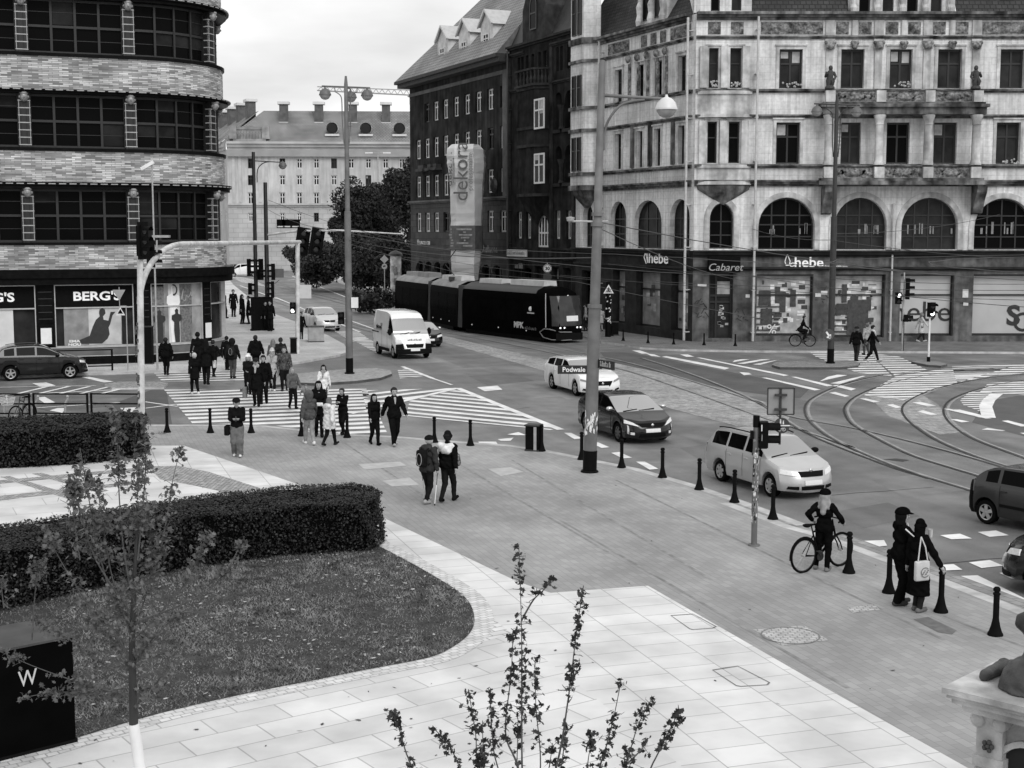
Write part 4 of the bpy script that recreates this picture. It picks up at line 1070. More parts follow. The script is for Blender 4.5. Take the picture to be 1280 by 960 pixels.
for xc, ya, yb in ((555.5,60,80),(582.5,52,71),(610.5,42,61)):
	u = W4.uz(xc, 70, -.6)[0]; za_ = W4.uz(xc, yb, -.6)[1]; zb_ = W4.uz(xc, ya, -.6)[1]
	b = MB(); h = zb_+.7; w = 1.25
	b.box((u-w,.45,za_-.9),(u+w,4.5,h))
	b.prism([(u-w,h+.001),(u+w,h+.001),(u,h+1.1)], .45, 4.6, axis='y')
	d = b.build('dormer', cream, T)
	q = MB()
	for s_ in (-1, 1): q.face([(u+s_*(w+.25),.2,h-.08),(u,.2,h+1.25),(u,4.8,h+1.25),(u+s_*(w+.25),4.8,h-.08)])
	for s_ in (-1, 1): q.bar((u+s_*(w+.25),.25,h-.1),(u,.25,h+1.2), .12, .16)
	q.build('dormer_roof', mat('pale_sheet_metal', .52, .4, .1, 3, metal=.2), d)
	window(T, (u-.55,u+.55,za_,zb_), -.05, 2, (.65,), frame_white, glass, .1, y0=.45)
u0_, z_ = W4.uz(535, 303)
scribble('sign', mat('sign_white_text', .6, .5, 0), T, W4.uz(525.5,303)[0], W4.uz(542,303)[0], z_-.2, z_+.25, -.3, 5)
z_ = W4.uz(616,311)[1]; scribble('sign', mat('sign_dim_text', .16, .6, 0), T, W4.uz(606,311)[0], W4.uz(626,311)[0], z_-.3, z_+.3, -.3, 6)
b = MB(); b.lathe([(.75,0),(.75,.08),(0.01,.08)], (W4.uz(601.5,309)[0], -.5, W4.uz(601.5,309)[1]), 16, axis='y'); b.build('round_sign', mat('sign_white', .75, .5, .05, 3), T)
b = MB(); u, z = W4.uz(622, 232); b.lathe([(.05,0),(.5,.12),(.62,.3)], (u,-.6,z), 14, axis='y'); b.build('satellite_dish', dark_metal, T)
for xc in (532, 544, 548):
	u = W4.uz(xc, 207)[0]; z = rowz[2][1]+.35; b = MB(); b.box((u-.9,-.7,z),(u+.9,.0,z+.25)); b.box((u-.7,-.5,z+.251),(u+.7,-.02,z+.6)); b.build('window_hood', dp_low, T)
TA = R(20.6)
FD = Vector((math.cos(TA), math.sin(TA))); FN = Vector((math.sin(TA), -math.cos(TA)))   # outward
RAD = 5.0
base0 = Vector((-25.5, 69.7)); SF = 7.0
E0 = base0 + FD*SF; CC = E0 - FN*RAD
def path(s, off=0.):
	if s <= SF: p = base0 + FD*s + FN*off
	else:
		a = (s-SF)/RAD
		if a <= PI/2:
			d = FN*math.cos(a) + FD*math.sin(a); p = CC + d*(RAD+off)
		else:
			p = CC + FD*(RAD+off) - FN*(s - SF - RAD*PI/2)
	return p
store = thing('brick_department_store', 'dark department store with pale glazed brick bands, ribbon windows and rounded corner', 'building', (base0.x, base0.y, 0), 0)
IV = Matrix.Translation((-base0.x, -base0.y, 0))
def ss(s0, s1):
	out = [s0]; st = .35
	s = s0
	while s < s1 - 1e-6:
		s = min(s1, s + (st if s >= SF-.4 and s < SF+RAD*PI/2 else 2.0))
		if s0 < SF < s and out[-1] < SF: s = SF
		out.append(s)
	return out
def sweep(b, s0, s1, z0, z1, o0, o1, uv=False):
	S = ss(s0, s1); P = []
	for s in S:
		a, c = path(s, o1), path(s, o0)
		P.append([(a.x,a.y,z0),(a.x,a.y,z1),(c.x,c.y,z1),(c.x,c.y,z0)])
	for i in range(len(S)-1):
		A, B_ = P[i], P[i+1]
		b.face([A[0],B_[0],B_[1],A[1]], [(S[i],z0),(S[i+1],z0),(S[i+1],z1),(S[i],z1)] if uv else None)
		b.face([A[1],B_[1],B_[2],A[2]], [(0,0)]*4 if uv else None); b.face([A[3],A[2],B_[2],B_[3]], [(0,0)]*4 if uv else None); b.face([A[0],A[3],B_[3],B_[0]], [(0,0)]*4 if uv else None)
	b.face([P[0][0],P[0][1],P[0][2],P[0][3]], [(0,0)]*4 if uv else None); b.face(P[-1][::-1], [(0,0)]*4 if uv else None)
def sb(name, m, items, parent=None, **k):
	for it in items: b = MB(IV); sweep(b, *it); o = b.build(name, m, parent or store, **k)
	return o
S0, S1 = -14.0, 45.0
renoma = brickmat('banded_glazed_brick', .09, .62, .18, .48, .088, .012, (0,0,0), .5, use_uv=True, var=.25, vscale=.8, bump=.3, bias=.1, off=.37)
bands = [(4.85,6.07),(9.2,10.74),(13.75,15.38),(18.5,21.3)]
for z0, z1 in bands:
	b = MB(IV); sweep(b, S0, S1, z0, z1, -1.0, 0, True); b.build('brick_band', renoma, store)
dkm = mat('black_glazed_ceramic', .006, .4, .4, 4, .2, 10, spec=.2)
led = mat('pale_ledge', .35, .5, .2, 4)
sb('cornice', dkm, [(S0,S1,4.42,4.849,-.9,.42),(S0,S1,4.08,4.419,-.9,.30),(S0,S1,8.87,9.05,-.9,.26),(S0,S1,9.051,9.199,-.9,.36),(S0,S1,13.55,13.66,-.9,.26),(S0,S1,13.661,13.749,-.9,.40),(S0,S1,18.2,18.36,-.9,.26),(S0,S1,18.361,18.499,-.9,.40)])
sb('sill', dkm, [(S0,S1,6.071,6.2,-.9,.10),(S0,S1,10.741,10.9,-.9,.10),(S0,S1,15.381,15.54,-.9,.10)])
b = MB(IV)
for z, o in ((9.09,.361),(13.69,.401),(18.42,.401)):
	s = S0
	while s < 16:
		sweep(b, s, s+.34, z, z+.045, o-.05, o+.012); s += .5
b.build('cornice_studs', led, store)
sb('glazing', glass, [(S0,S1,6.2,8.87,-1.0,-.42),(S0,S1,10.9,13.55,-1.0,-.42),(S0,S1,15.54,18.2,-1.0,-.42)])
sb('core', interior_dark, [(S0,S1,.0,21.2,-4.0,-1.0)])
fp = MB(IV)   # rest of the building behind the swept shell
q = [path(S0,-.9), path(SF,-.9), path(SF+RAD*PI/4,-.9), path(SF+RAD*PI/2,-.9), path(S1,-.9), path(S1,-.9)-FD*30, path(S0,-.9)-FN*35]
fp.prism([(p.x,p.y) for p in q], 21.0, 21.35); fp.build('flat_roof', dark_metal, store)
piers = [6.6 + 5.1*k for k in range(-4, 8)]
pier_m = brickmat('dark_pier_brick', .008, .02, .004, .4, .09, .01, (0,0,0), .5, var=.3, bump=.2)
for z0, z1 in ((6.2,8.87),(10.9,13.55),(15.54,18.2)):
	for ps in piers:
		b = MB(IV); sweep(b, ps-.27, ps+.27, z0, z1, -.42, .02); pr = b.build('pier', pier_m, store)
		b = MB(IV)
		for q in range(7): sweep(b, ps-.29, ps+.29, z0+.1+q*.36, z0+.15+q*.36, -.3, .035)
		for e in (-.27, .24):
			sweep(b, ps+e, ps+e+.03, z0+.16, z1-.4, -.1, .025)
		b.build('pier_bands', led, pr)
		b = MB(IV); c = path(ps, .12); nrm = (path(ps, 1)-path(ps, 0)).normalized(); tg = Vector((-nrm.y, nrm.x))
		b.ball((c.x,c.y,z1-.2), (.2,.2,.24), 10, 8); c2 = path(ps, .32); b.ball((c2.x,c2.y,z1-.22), (.05,.05,.06), 6, 5)
		for e in (-.22,.22):
			c3 = path(ps+e*.8, .08); b.ball((c3.x,c3.y,z1-.2), .09, 6, 5)
		b.ball((c.x,c.y,z1-.02), (.23,.2,.12), 8, 5)
		b.build('carved_head', mat('gilded_head', .28, .45, .3, 8, metal=.2), pr, smooth=60)
	for i in range(len(piers)-1):
		a, c = piers[i]+.27, piers[i+1]-.27
		if a > 20: continue
		b = MB(IV); zm = z0 + (z1-z0)*.5
		for q in range(5):
			s = a + (c-a)*q/4; sweep(b, max(a, s-.06), min(c, s+.06), z0, z1, -.44, -.30)
		for z in (z0, zm-.06, z1-.12): sweep(b, a, c, z, z+.12, -.44, -.32)
		for q in range(4):
			s = a + (c-a)*q/4 + .06; sweep(b, s, s+(c-a)/4-.12, z0+(z1-z0)*.76, z0+(z1-z0)*.76+.03, -.43, -.39)
			sweep(b, s, s+(c-a)/4-.12, z0+(z1-z0)*.25, z0+(z1-z0)*.25+.03, -.43, -.39)
		w_ = b.build('window', frame_dark, store)
		rnd = random.Random(int(z0*10)+i)
		g = MB(IV)
		for q in range(4):
			for (za_, zb_) in ((z0+.12, zm-.06), (zm+.06, z1-.12)):
				if rnd.random() < .30:
					s = a + (c-a)*q/4 + .08; g = MB(IV); sweep(g, s, s+(c-a)/4-.16, za_+.05 if rnd.random()<.5 else (za_+zb_)/2, zb_, -.425, -.41); g.build('lit_pane', mat('dim_room_glass', .018, .25, .6, .9, spec=.2), w_)
chrome = mat('pale_metal_trim', .5, .35, .1, 5, metal=.3)
sb('plinth', dkm, [(S0,S1,-.1,.42,-1.0,.03)])
sb('rail_panel', mat('grey_panel', .12, .5, .2, 2), [(S0,16.0,.42,.90,-1.0,-.06)])
sb('chrome_rail', chrome, [(S0,16.0,.415,.455,.031,.05),(S0,16.0,.86,.905,-.055,.0)])
pspan = [(-5.25,-3.95),(-.15+.0,1.15-.25),(4.7-.02+.35-.6,0)]
def px_s(px, py=400):
	"""path parameter seen at a pixel"""
	best = None; d = ray(px, py); t = d.x/d.y
	for i in range(0, 1500):
		s = -14 + i*.02; p = path(s)
		if s > SF+RAD*1.3: break
		e = abs(p.x/p.y - t)
		if best is None or e < best[0]: best = (e, s)
	return best[1]
sBL, sBR = px_s(69), px_s(168); sP0 = px_s(45.5); sR0, sR1 = px_s(190), px_s(256)
sh_bays = [(sP0-(sBR-sBL), sP0), (sBL, sBR), (sR0, sR1), (sR1+.7, sR1+3.5)]
spiers = [(S0, sh_bays[0][0]), (sP0, sBL), (sBR, sR0), (sR1, sR1+.7)]
for a, c in spiers:
	b = MB(IV); sweep(b, a, c, .90, 4.08, -1.0, -.10); pr = b.build('shop_pier', dkm, store)
	b = MB(IV)
	for q in range(6): sweep(b, a+.12, c-.12, 2.0+q*.34, 2.03+q*.34, -.2, -.09)
	b.build('pier_joints', dark_metal, pr)
	if c - a < 3:
		b = MB(IV); sm = (a+c)/2; sweep(b, sm-.32, sm+.32, 1.0, 2.05, -.2, -.04); sweep(b, sm-.28, sm+.28, 1.05, 2.0, -.2, -.035)
		q = b.build('notice_case', black, pr)
		b = MB(IV); sweep(b, sm-.26, sm+.26, 1.1, 1.9, -.1, -.03); b.build('notice', mat('white_notice', .75, .6, .05, 3), q)
poster_bg = mat('poster_grey', .30, .45, .4, 1.1, dirt=.3, dscale=1.4)
poster_pale = mat('poster_pale', .62, .45, .15, 1.0)
poster_dark = mat('poster_black', .02, .5, .3, 5)
poster_mid = mat('poster_mid', .14, .5, .5, 9)
for i, (a, c) in enumerate(sh_bays):
	b = MB(IV)
	for s in (a, c-.05): sweep(b, s, s+.05, .90, 4.08, -.4, -.12)
	sweep(b, a+.05, c-.05, 2.86, 2.92, -.4, -.12); sweep(b, a+.05, c-.05, 4.02, 4.08, -.4, -.12); sweep(b, a+.05, c-.05, .90, .96, -.4, -.12)
	w_ = b.build('shop_window', chrome, store)
	b = MB(IV); sweep(b, a+.05, c-.05, .96, 4.02, -.6, -.34); b.build('pane', glass_mid, w_)
	if i < 2:
		b = MB(IV); sweep(b, a+.06, c-.06, 2.93, 4.01, -.3, -.2); b.build('fascia', black, w_)
		sm = a + (c-a)*(.535 if i else .44)
		p = path(sm, -.19); text('lettering', "BERG'S", .62, emis('lit_sign_white', .85, .12), w_, (p.x-base0.x, p.y-base0.y, 3.45), (PI/2,0,TA), bold=.018, sx=1.25)
	elif i == 2:
		for q, (f0, f1, m_) in enumerate(((.0,.22,poster_mid),(.22,.30,poster_bg),(.30,.52,poster_pale),(.52,.78,poster_mid),(.78,1.0,poster_bg))):
			b = MB(IV); sweep(b, a+.06+(c-a-.12)*f0, a+.06+(c-a-.12)*f1, .97, 4.01 if q else 3.9, -.3, -.2); b.build('poster_panel', m_, w_)
def pos_poly(w_, pts, m_, bay, name, off):
	a, c = bay; b = MB(IV); r_ = []
	for fx, z in pts:
		p = path(a+(c-a)*fx, off); r_.append((p.x, p.y, z))
	b.face(r_); return b.build(name, m_, w_, tri=True)
w1 = [o for o in store.children if o.name.startswith('shop_window')]
bb = sh_bays[1]
def bx(x): return (x-487)/(1195-487)
def bz(y): return .96 + (655-y)/(655-325)*(2.86-.96)
b = MB(IV); sweep(b, bb[0]+(bb[1]-bb[0])*.11, bb[0]+(bb[1]-bb[0])*.84, .97, 2.85, -.3, -.2); b.build('poster', poster_bg, w1[1])
b = MB(IV); sweep(b, bb[0]+(bb[1]-bb[0])*.42, bb[0]+(bb[1]-bb[0])*.83, .98, 2.84, -.25, -.196); b.build('poster_wall', mat('poster_light', .48, .45, .25, 1.3), w1[1])
fig = [(885,400),(850,430),(820,490),(790,570),(700,605),(705,640),(900,642),(950,600),(970,560),(962,500),(978,470),(1000,395),(1028,362),(985,362),(962,440),(920,430),(915,400),(938,375),(935,340),(910,325),(885,340),(880,370)]
pos_poly(w1[1], [(bx(x), bz(y)) for x, y in fig], poster_dark, bb, 'printed_figure', -.185)
p = path(bb[0]+(bb[1]-bb[0])*.235, -.18); text('lettering', 'EMA\nNOU', .17, white_paint, w1[1], (p.x-base0.x, p.y-base0.y, 1.1), (PI/2,0,TA), bold=.008, sx=1.6)
b = MB(IV); bb0 = sh_bays[0]; sweep(b, bb0[0]+.3, bb0[0]+(bb0[1]-bb0[0])*.25, .97, 2.85, -.3, -.2); sweep(b, bb0[0]+(bb0[1]-bb0[0])*.3, bb0[0]+(bb0[1]-bb0[0])*.72, .97, 2.85, -.3, -.2); b.build('poster', poster_pale, w1[0])
bb = sh_bays[2]
def mann(f, zt, m_, wd=.05):
	pts = []
	for dx, h in ((-.35,0),(-.55,.35),(-.5,.6),(-.95,.68),(-.9,.8),(-.3,.84),(-.25,.88),(-.32,.95),(0,1.0),(.32,.95),(.25,.88),(.3,.84),(.9,.8),(.95,.68),(.5,.6),(.55,.35),(.5,0)):
		pts.append((f+dx*wd, .98+(zt-.98)*h))
	return pts
pos_poly(w1[2], mann(.40, 4.0, poster_pale, .13), mat('poster_white', .8, .45, .05, 2), bb, 'printed_figure', -.185)
pos_poly(w1[2], mann(.14, 2.7, poster_dark, .11), poster_dark, bb, 'printed_figure', -.16)
pos_poly(w1[2], mann(.45, 2.75, poster_dark, .10), poster_dark, bb, 'printed_figure', -.16)
b = MB(IV); p = path(bb[0]+(bb[1]-bb[0])*.40, -.17); h_ = MB(IV); p2 = path(bb[0]+(bb[1]-bb[0])*.40, -.178); h_.ball((p2.x,p2.y,3.72), (.22,.015,.30), 10, 8); h_.build('printed_hair', poster_dark, w1[2]); b.ball((p.x,p.y,3.72), (.15,.02,.22), 10, 8); b.build('printed_face', mat('poster_face', .5, .5, .1, 5), w1[2])
p = path(bb[0]+(bb[1]-bb[0])*.66, -.18); nrm = (path(bb[0]+(bb[1]-bb[0])*.66,1)-path(bb[0]+(bb[1]-bb[0])*.66,0)); b = MB(IV); tg = Vector((-nrm.y, nrm.x)); b.tube(smooth_line([Vector((p.x+tg.x*u_, p.y+tg.y*u_, z)) for u_, z in ((-.35,3.2),(-.2,3.75),(-.28,3.25),(-.1,3.15),(-.02,3.4),(.08,3.3),(.2,3.42),(.26,3.6),(.28,3.38),(.4,3.42))], 4), .018, 5); b.build('script_lettering', mat('poster_script', .4, .5, 0), w1[2])
FDIST = 240.
BK = Fac('far_apartment_block', 'long pale classical apartment block with tiled roof and chimneys beyond the trees', (AT(284, 200, FDIST).x, FDIST), R(3))
T = BK.t; r5 = BK.rect
LBK = BK.uz(620, 200)[0]; ZEB = BK.uz(400, 187)[1]; ZRB = ZEB + 7.0
pale = mat('pale_plaster', .56, .85, .12, .5, .2, 10, dirt=.25, dscale=.08, streak=.15, spec=.2)
rust = brickmat('rusticated_ground_floor', .42, .47, .34, 1.6, .8, .05, VERT, .85, var=.15, vscale=.3, bump=.4, dirt=.2, dscale=.1)
ops = []
for x in (313.5, 353, 374.3, 395.5, 417.5, 439, 460.5, 482, 502.5, 524, 546):
	for ya, yb in ((198.5,210),(219.5,231),(241,256.5)):
		ops.append(r5(x-3.6, ya-.5, x+3.6, yb+.5))
	ops.append(r5(x-3.0, 266, x+3.0, 277))
zru = BK.uz(350, 258.5)[1]
b = MB(); wall(b, 0, LBK, zru, ZEB, [o for o in ops if o[2] > zru], .3); b.build('wall', pale, T)
b = MB(); wall(b, 0, LBK, -.1, zru, [o for o in ops if o[2] < zru], .3); b.build('ground_floor_wall', rust, T)
b = MB(); b.box((.01,.6,-.1),(LBK-.01,13,ZEB)); b.build('core', pale, T)
rnd = random.Random(2)
for o in ops: window(T, o, .25, 2, (.66,), frame_white if rnd.random() < .8 else frame_dark, glass, .15)
b = MB(); cornice(b, 0, LBK, zru, [(.3,.2),(.3,.45)]); cornice(b, 0, LBK, ZEB-.1, [(.5,.3),(.5,.7),(.4,1.1)])
for x in (292, 300, 325, 333): u = BK.uz(x, 220)[0]; b.box((u-.25,-.12,zru+.7),(u+.25,.02,ZEB-.2))
b.build('cornice', mat('pale_cornice', .50, .8, .15, .6, dirt=.3, dscale=.2), T)
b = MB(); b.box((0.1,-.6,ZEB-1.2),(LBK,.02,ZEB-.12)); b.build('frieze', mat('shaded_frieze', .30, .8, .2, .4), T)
b = MB(); zr = ZEB+1.3
roof_quad(b, (-.8,-1.0,zr-.2),(LBK,-1.0,zr-.2),(LBK,6.5,ZRB),(5.5,6.5,ZRB))
roof_quad(b, (LBK,14,zr-.2),(-.8,14,zr-.2),(5.5,6.5,ZRB),(LBK,6.5,ZRB))
b.build('roof', tile_mid, T)
u0_, u1_ = BK.uz(292, 170)[0], BK.uz(333, 170)[0]
b = MB(); b.box((u0_,-.9,zr-.1),(u1_,.3,zr+.4)); b.box((u0_,-.8,zr+2.0),(u1_,-.2,zr+2.4))
n = 22
for q in range(n): u = u0_+(u1_-u0_)*(q+.5)/n; b.box((u-.07,-.6,zr+.4),(u+.07,-.4,zr+2.0))
for q in (0, 1): u = u0_ + (u1_-u0_)*q; b.box((u-.6,-1.0,zr+.41),(u+.6,.1,zr+2.6))
b.build('balustrade', mat('weathered_attic', .34, .85, .3, 1, dirt=.4, dscale=.3), T)
chim = mat('chimney_brick', .10, .85, .3, 1.5); cap_m = mat('chimney_cap', .62, .7, .1, 1)
def chimney(T_, u, y, z0, z1, w=1.5):
	c = MB(); c.box((u-w/2,y-.7,z0),(u+w/2,y+.7,z1)); c = c.build('chimney', chim, T_)
	q = MB(); q.box((u-w/2-.3,y-1,z1),(u+w/2+.3,y+1,z1+.45)); q.box((u-w/2-.08,y-.8,z0-.3),(u+w/2+.08,y+.8,z0+.9)); q.build('chimney_cap', cap_m, c)
for x in (354.5, 398.5, 441, 482.5, 560): chimney(T, BK.uz(x, 150, -4)[0], 4.5, ZRB-3.0, ZRB+.9, 1.4)
for x in (415.5, 457.5, 499.5):
	u = BK.uz(x, 168, -1)[0]; c = MB(); c.lathe([(1.0,0),(1.0,3.2)], (u, .2, zr+2.3), 14, axis='y'); c.box((u-1.2,.1,zr+1.0),(u+1.2,2,zr+1.35)); c = c.build('dormer', cap_m, T, smooth=40)
	q = MB(); q.lathe([(.001,0),(.82,0),(.82,.05)], (u,.15,zr+2.3), 14, axis='y'); q.build('oculus', interior_dark, c)
WDIR = math.atan2(-30, 12.3)
wl = 70.
wo = BK.O - Vector((math.cos(WDIR), math.sin(WDIR), 0))*wl
WG = Fac('far_side_wing', 'side wing of the pale block receding past the brick store with row of chimneys', wo, WDIR)
T = WG.t
ops = [(u, u+1.3, z, z+1.8) for u in range(3, 69, 4) for z in (8.5, 12.5, 16.3)]
b = MB(); wall(b, 0, wl, -.1, ZEB, ops, .3); b.build('wall', pale, T)
b = MB(); b.box((.01,.6,-.1),(wl-.2,12,ZEB)); b.build('core', pale, T)
for o in ops[-18:]: window(T, o, .12, 2, (.62,), frame_white, glass, .2)
b = MB(); cornice(b, 0, wl-1.2, ZEB-.1, [(.5,.3),(.5,.7),(.4,1.1)]); b.build('cornice', _M['pale_cornice'], T)
b = MB(); roof_quad(b, (0,-1,zr-.2),(wl-.5,-1,zr-.2),(wl-4,6.5,ZRB-.05),(0,6.5,ZRB-.05)); b.build('roof', tile_mid, T)
for q in range(7): chimney(T, wl-6.5-q*8.2, 5.5, ZRB-3, ZRB+1.6, 2.2)
b = MB()
for q in range(4): b.box((wl-12-q*14,-.9,zr),(wl-6-q*14,-.3,zr+2.2))
b.build('balustrade', _M['weathered_attic'], T)
pw = AT(583, 345, 113.); bk = thing('wrapped_advert_column', 'tall white tarpaulin wrapped tower with sideways lettering before the dark building', 'advertising tower', (pw.x, pw.y, 0), R(-10))
T = bk; kx = 113/1750.
wrap = mat('white_tarpaulin', .60, .5, .08, 1.2, .4, 2.2, dirt=.12, dscale=.5)
wrap_d = mat('dark_tarpaulin_print', .09, .55, .3, 2.0)
def zz_(y): return AT(583, y, 113.).z
secs = []
for y, w0, w1, d in ((350,-19,15,1.0),(330,-19,17,1.3),(312,-19.5,19,1.3),(282,-19.5,19,1.3),(262,-19.5,20,1.4),(230,-20,21,1.5),(205,-23,23,1.7),(187,-24,22,1.6),(181,-18,16,1.2)):
	z = zz_(y); a, c = w0*kx, w1*kx
	secs.append([(a,.5,z),(a+.15,-d*.55,z),((a+c)/2-.55,-d,z),((a+c)/2+.9,-d*.8,z),(c,-.1,z),(c-.2,d,z),(a+.3,d,z)])
rnd = random.Random(14); fine_ = []
for i in range(len(secs)-1):
	for q in range(4):
		t = q/4; fine_.append([(p[0]+(s_[0]-p[0])*t+rnd.uniform(-.03,.03), p[1]+(s_[1]-p[1])*t+rnd.uniform(-.04,.04), p[2]+(s_[2]-p[2])*t) for p, s_ in zip(secs[i], secs[i+1])])
fine_.append(secs[-1])
b = MB(); b.grid(fine_, True); b.f.append(tuple(len(b.v)-7+i for i in range(7))); b.m.append(0); b.uv.append(None)
b.build('tarpaulin', wrap, T)
b = MB(); s2 = [[(x*1.08, y_*1.07-.01, z) for x, y_, z in s_] for s_ in (secs[2], secs[3])]
b.grid(s2, True); b.build('dark_printed_band', wrap_d, T)
b = MB(); rnd = random.Random(5)
for q in range(7):
	z = zz_(308)+(zz_(286)-zz_(308))*q/6.5
	for x0, x1, ya, yb in ((-1.2,-.62,-.98,-1.74),(-.4,.85,-1.78,-1.48)):
		f0, f1 = sorted((rnd.random()*.5, .5+rnd.random()*.5)); b.face([(x0+(x1-x0)*f, ya+(yb-ya)*f-.06, z+h) for f, h in ((f0,0),(f1,0),(f1,.13),(f0,.13))])
b.build('printed_lines', mat('print_grey', .24, .6, .4, 5), T)
ink = mat('printed_ink', .10, .6, .1, 3)
zc = (zz_(190)+zz_(250))/2
def side_text(s, size, x, y_, z, ang, m_):
	text('lettering', s, size, m_, T, (x, y_, z), (PI/2, -PI/2, ang), sx=1.0)
side_text('dekora', .95, -1.05, -1.17, zc+.5, R(-49), ink)
side_text('dekora', 1.65, -.03, -1.66, zc+.3, R(12), ink)
side_text('profesjonalne', .55, .67, -1.51, zc+.3, R(12), mat('faded_ink', .2, .6, .1, 3))
side_text('profesjonalne', .36, -.71, -1.54, zc+.4, R(-49), mat('faded_ink', .2))
def gpx(x, y, z=0.): return G(x, y, z)
lens_off = mat('dark_signal_lens', .02, .3, 0)
lens_on = emis('lit_signal_lens', .95, 1.6)
lamp_glass = mat('frosted_lamp_bowl', .30, .2, .15, 6, spec=.5)
lamp_cap = mat('lamp_hood', .10, .5, .2, 6)
sticker = mat('torn_paper', .68, .8, .3, 12)
def bollard(px, py, h=.84, z=0.):
	p = gpx(px, py, z); b = MB()
	b.lathe([(.13,0),(.13,.03),(.11,.06),(.078,.16),(.058,.26),(.052,.30),(.050,h-.15),(.062,h-.14),(.062,h-.11),(.042,h-.10),(.042,h-.085),(.062,h-.07),(.058,h-.03),(.036,h-.005),(.001,h)], (0,0,0), 14)
	o = b.build('bollard', black_matte, None, smooth=35); o.location = p
	return o
NEARB = [(209,540.5,'black bollard with leaf litter at its foot beside the hedge end'),(263,541,'black bollard before the zebra stripes left of the capped walker'),(314,541,'black bollard just right of the capped walker in baggy trousers'),
 (377,545,'black bollard half hidden by the puffer jacket walker'),(434,547,'black bollard beside the man in black looking at his phone'),(543,553,'black bollard between the walking couple and the pole walkers'),
 (588,557,'black bollard right of the pair seen from behind'),(677,564,'black bollard touching the litter bin by the kerb'),(727,574.5,'black bollard close beside the thick leaning lamp post'),
 (777,584.5,'first black bollard past the thick leaning lamp post'),(828,597,'second black bollard past the thick leaning lamp post'),(874,612,'black bollard behind the rear wheel of the silver estate car'),
 (918,628,'black bollard just left of the stickered signal post'),(966,649,'black bollard just right of the stickered signal post'),(1061,716,'black bollard by the front wheel of the standing bicycle'),
 (1111,741,'black bollard mostly hidden behind the man in the cap'),(1176,765,'black bollard under the hand of the woman in a long coat'),(1244,794,'nearest black bollard standing alone above the stone pedestal')]
_b0 = None
for px, py, lb in NEARB:
	if _b0 is None: _b0 = bollard(px, py); o = _b0
	else: o = _b0.copy(); COL.objects.link(o); o.location = gpx(px, py, 0)
	tag(o, lb, 'bollard', 'bollards along the near kerb')
for px, py, lb in [(765,420,'far bollard beside the stickered dark post'),(779,426,'far bollard before the narrow shop window'),(810,429,'far bollard before the wide street side window'),(842,430.5,'far bollard left of the corner doorway'),(880,431.5,'far bollard before the corner doorway'),(919,432.5,'far bollard before the planter right of the corner doorway')]:
	o = _b0.copy(); COL.objects.link(o); o.location = gpx(px, py, 0); o.scale = (.9,.9,.85); tag(o, lb, 'bollard', 'bollards across the square')
for px, py in [(412,349),(416,351),(421,353),(456,360),(471,366)]:
	o = _b0.copy(); COL.objects.link(o); o.location = gpx(px, py, 0); tag(o, 'tiny dark bollard on the pale far traffic island', 'bollard', 'bollards on the far island')
def lampbowl(T, c, r=.27, hood=None, name='lamp'):
	b = MB(); b.lathe([(.03,r*1.25),(.05,r*1.02),(r*.55,r*.86),(r*.88,r*.5),(r*1.02,r*.06),(r*1.06,0),(r*1.06,-.05),(r*.9,-.05)], c, 18)
	l = b.build(name, hood or lamp_cap, T, smooth=50)
	b = MB(); b.lathe([(r*.95,-.04),(r*.9,-r*.35),(r*.65,-r*.72),(r*.3,-r*.9),(.001,-r*.95)], c, 16); b.build('lamp_bowl', lamp_glass, l, smooth=60)
	return l
base = gpx(737, 590); d0 = base.y
T = thing('street_lamp', 'thick leaning grey lamp post with torn posters, street name blades and one curved arm lamp', 'lamp post', base)
def loc(x, y, T_=None, d=None): return AT(x, y, d or d0) - base
top = loc(753, 75)
ax = top.normalized()
def along(y):   # point on the post axis at picture row y
	z = AT(740, y, d0).z; return top * (z / top.z)
b = MB(); zs = [(0,.190),(.72,.184),(along(462).z,.176),(along(385).z,.170),(along(384).z,.142),(along(276).z,.134),(along(274).z,.115),(top.z-.1,.095),(top.z,.06)]
b.tube([top*(z/top.z) for z, r in zs], [r for z, r in zs], 16); b.build('pole', pole_grey, T, smooth=40)
b = MB(); b.tube([ax*.0, ax*.62], [.2,.198], 16); b.tube([ax*0, ax*.05],[.26,.24],16); b.build('base_paint', black, T, smooth=40)
for y, r in ((385,.2),(283,.175),(270,.17)):
	b = MB(); p = along(y); b.tube([p, p+ax*.1], r, 16); b.build('collar', pole_grey, T, smooth=40)
b = MB(); rnd = random.Random(9)
for q in range(34):
	z = along(rnd.uniform(516,540)).z; a = rnd.uniform(-2.9,.3); p = top*(z/top.z); w = rnd.uniform(.03,.1); r = .194
	P = [p + Vector((r*math.cos(a+e), r*math.sin(a+e), h)) for e, h in ((-w*2,-rnd.uniform(.02,.1)),(w*2,-rnd.uniform(.0,.1)),(w*1.6,rnd.uniform(.03,.12)),(-w*1.4,rnd.uniform(.03,.1)))]
	b.face(P)
b.build('torn_poster', sticker, T)
pz = along(462)
b = MB(); c0 = loc(697, 462) ; b.box((c0.x, -.03, pz.z-.12), (pz.x-.16, .0, pz.z+.12)); nb = b.build('name_blade', mat('enamel_black', .014, .35, 0), T)
text('lettering', 'Podwale', .19, white_paint, nb, ((c0.x+pz.x)/2-.04, -.036, pz.z), bold=.004)
a_ = R(-62); p = along(454)
tb = thing('side', None, None); tb.parent = T; tb.name = 'side_name_blade'; tb.location = p + Vector((.14,-.08,0)); tb.rotation_euler = (0,0,a_)
b = MB(); b.box((0,-.015,-.12),(.85,.015,.12)); nb = b.build('blade', mat('enamel_black', .014), tb); scribble('lettering', mat('blade_letters', .4, .5, 0), tb, .14, .74, -.06, .09, -.016, 11)
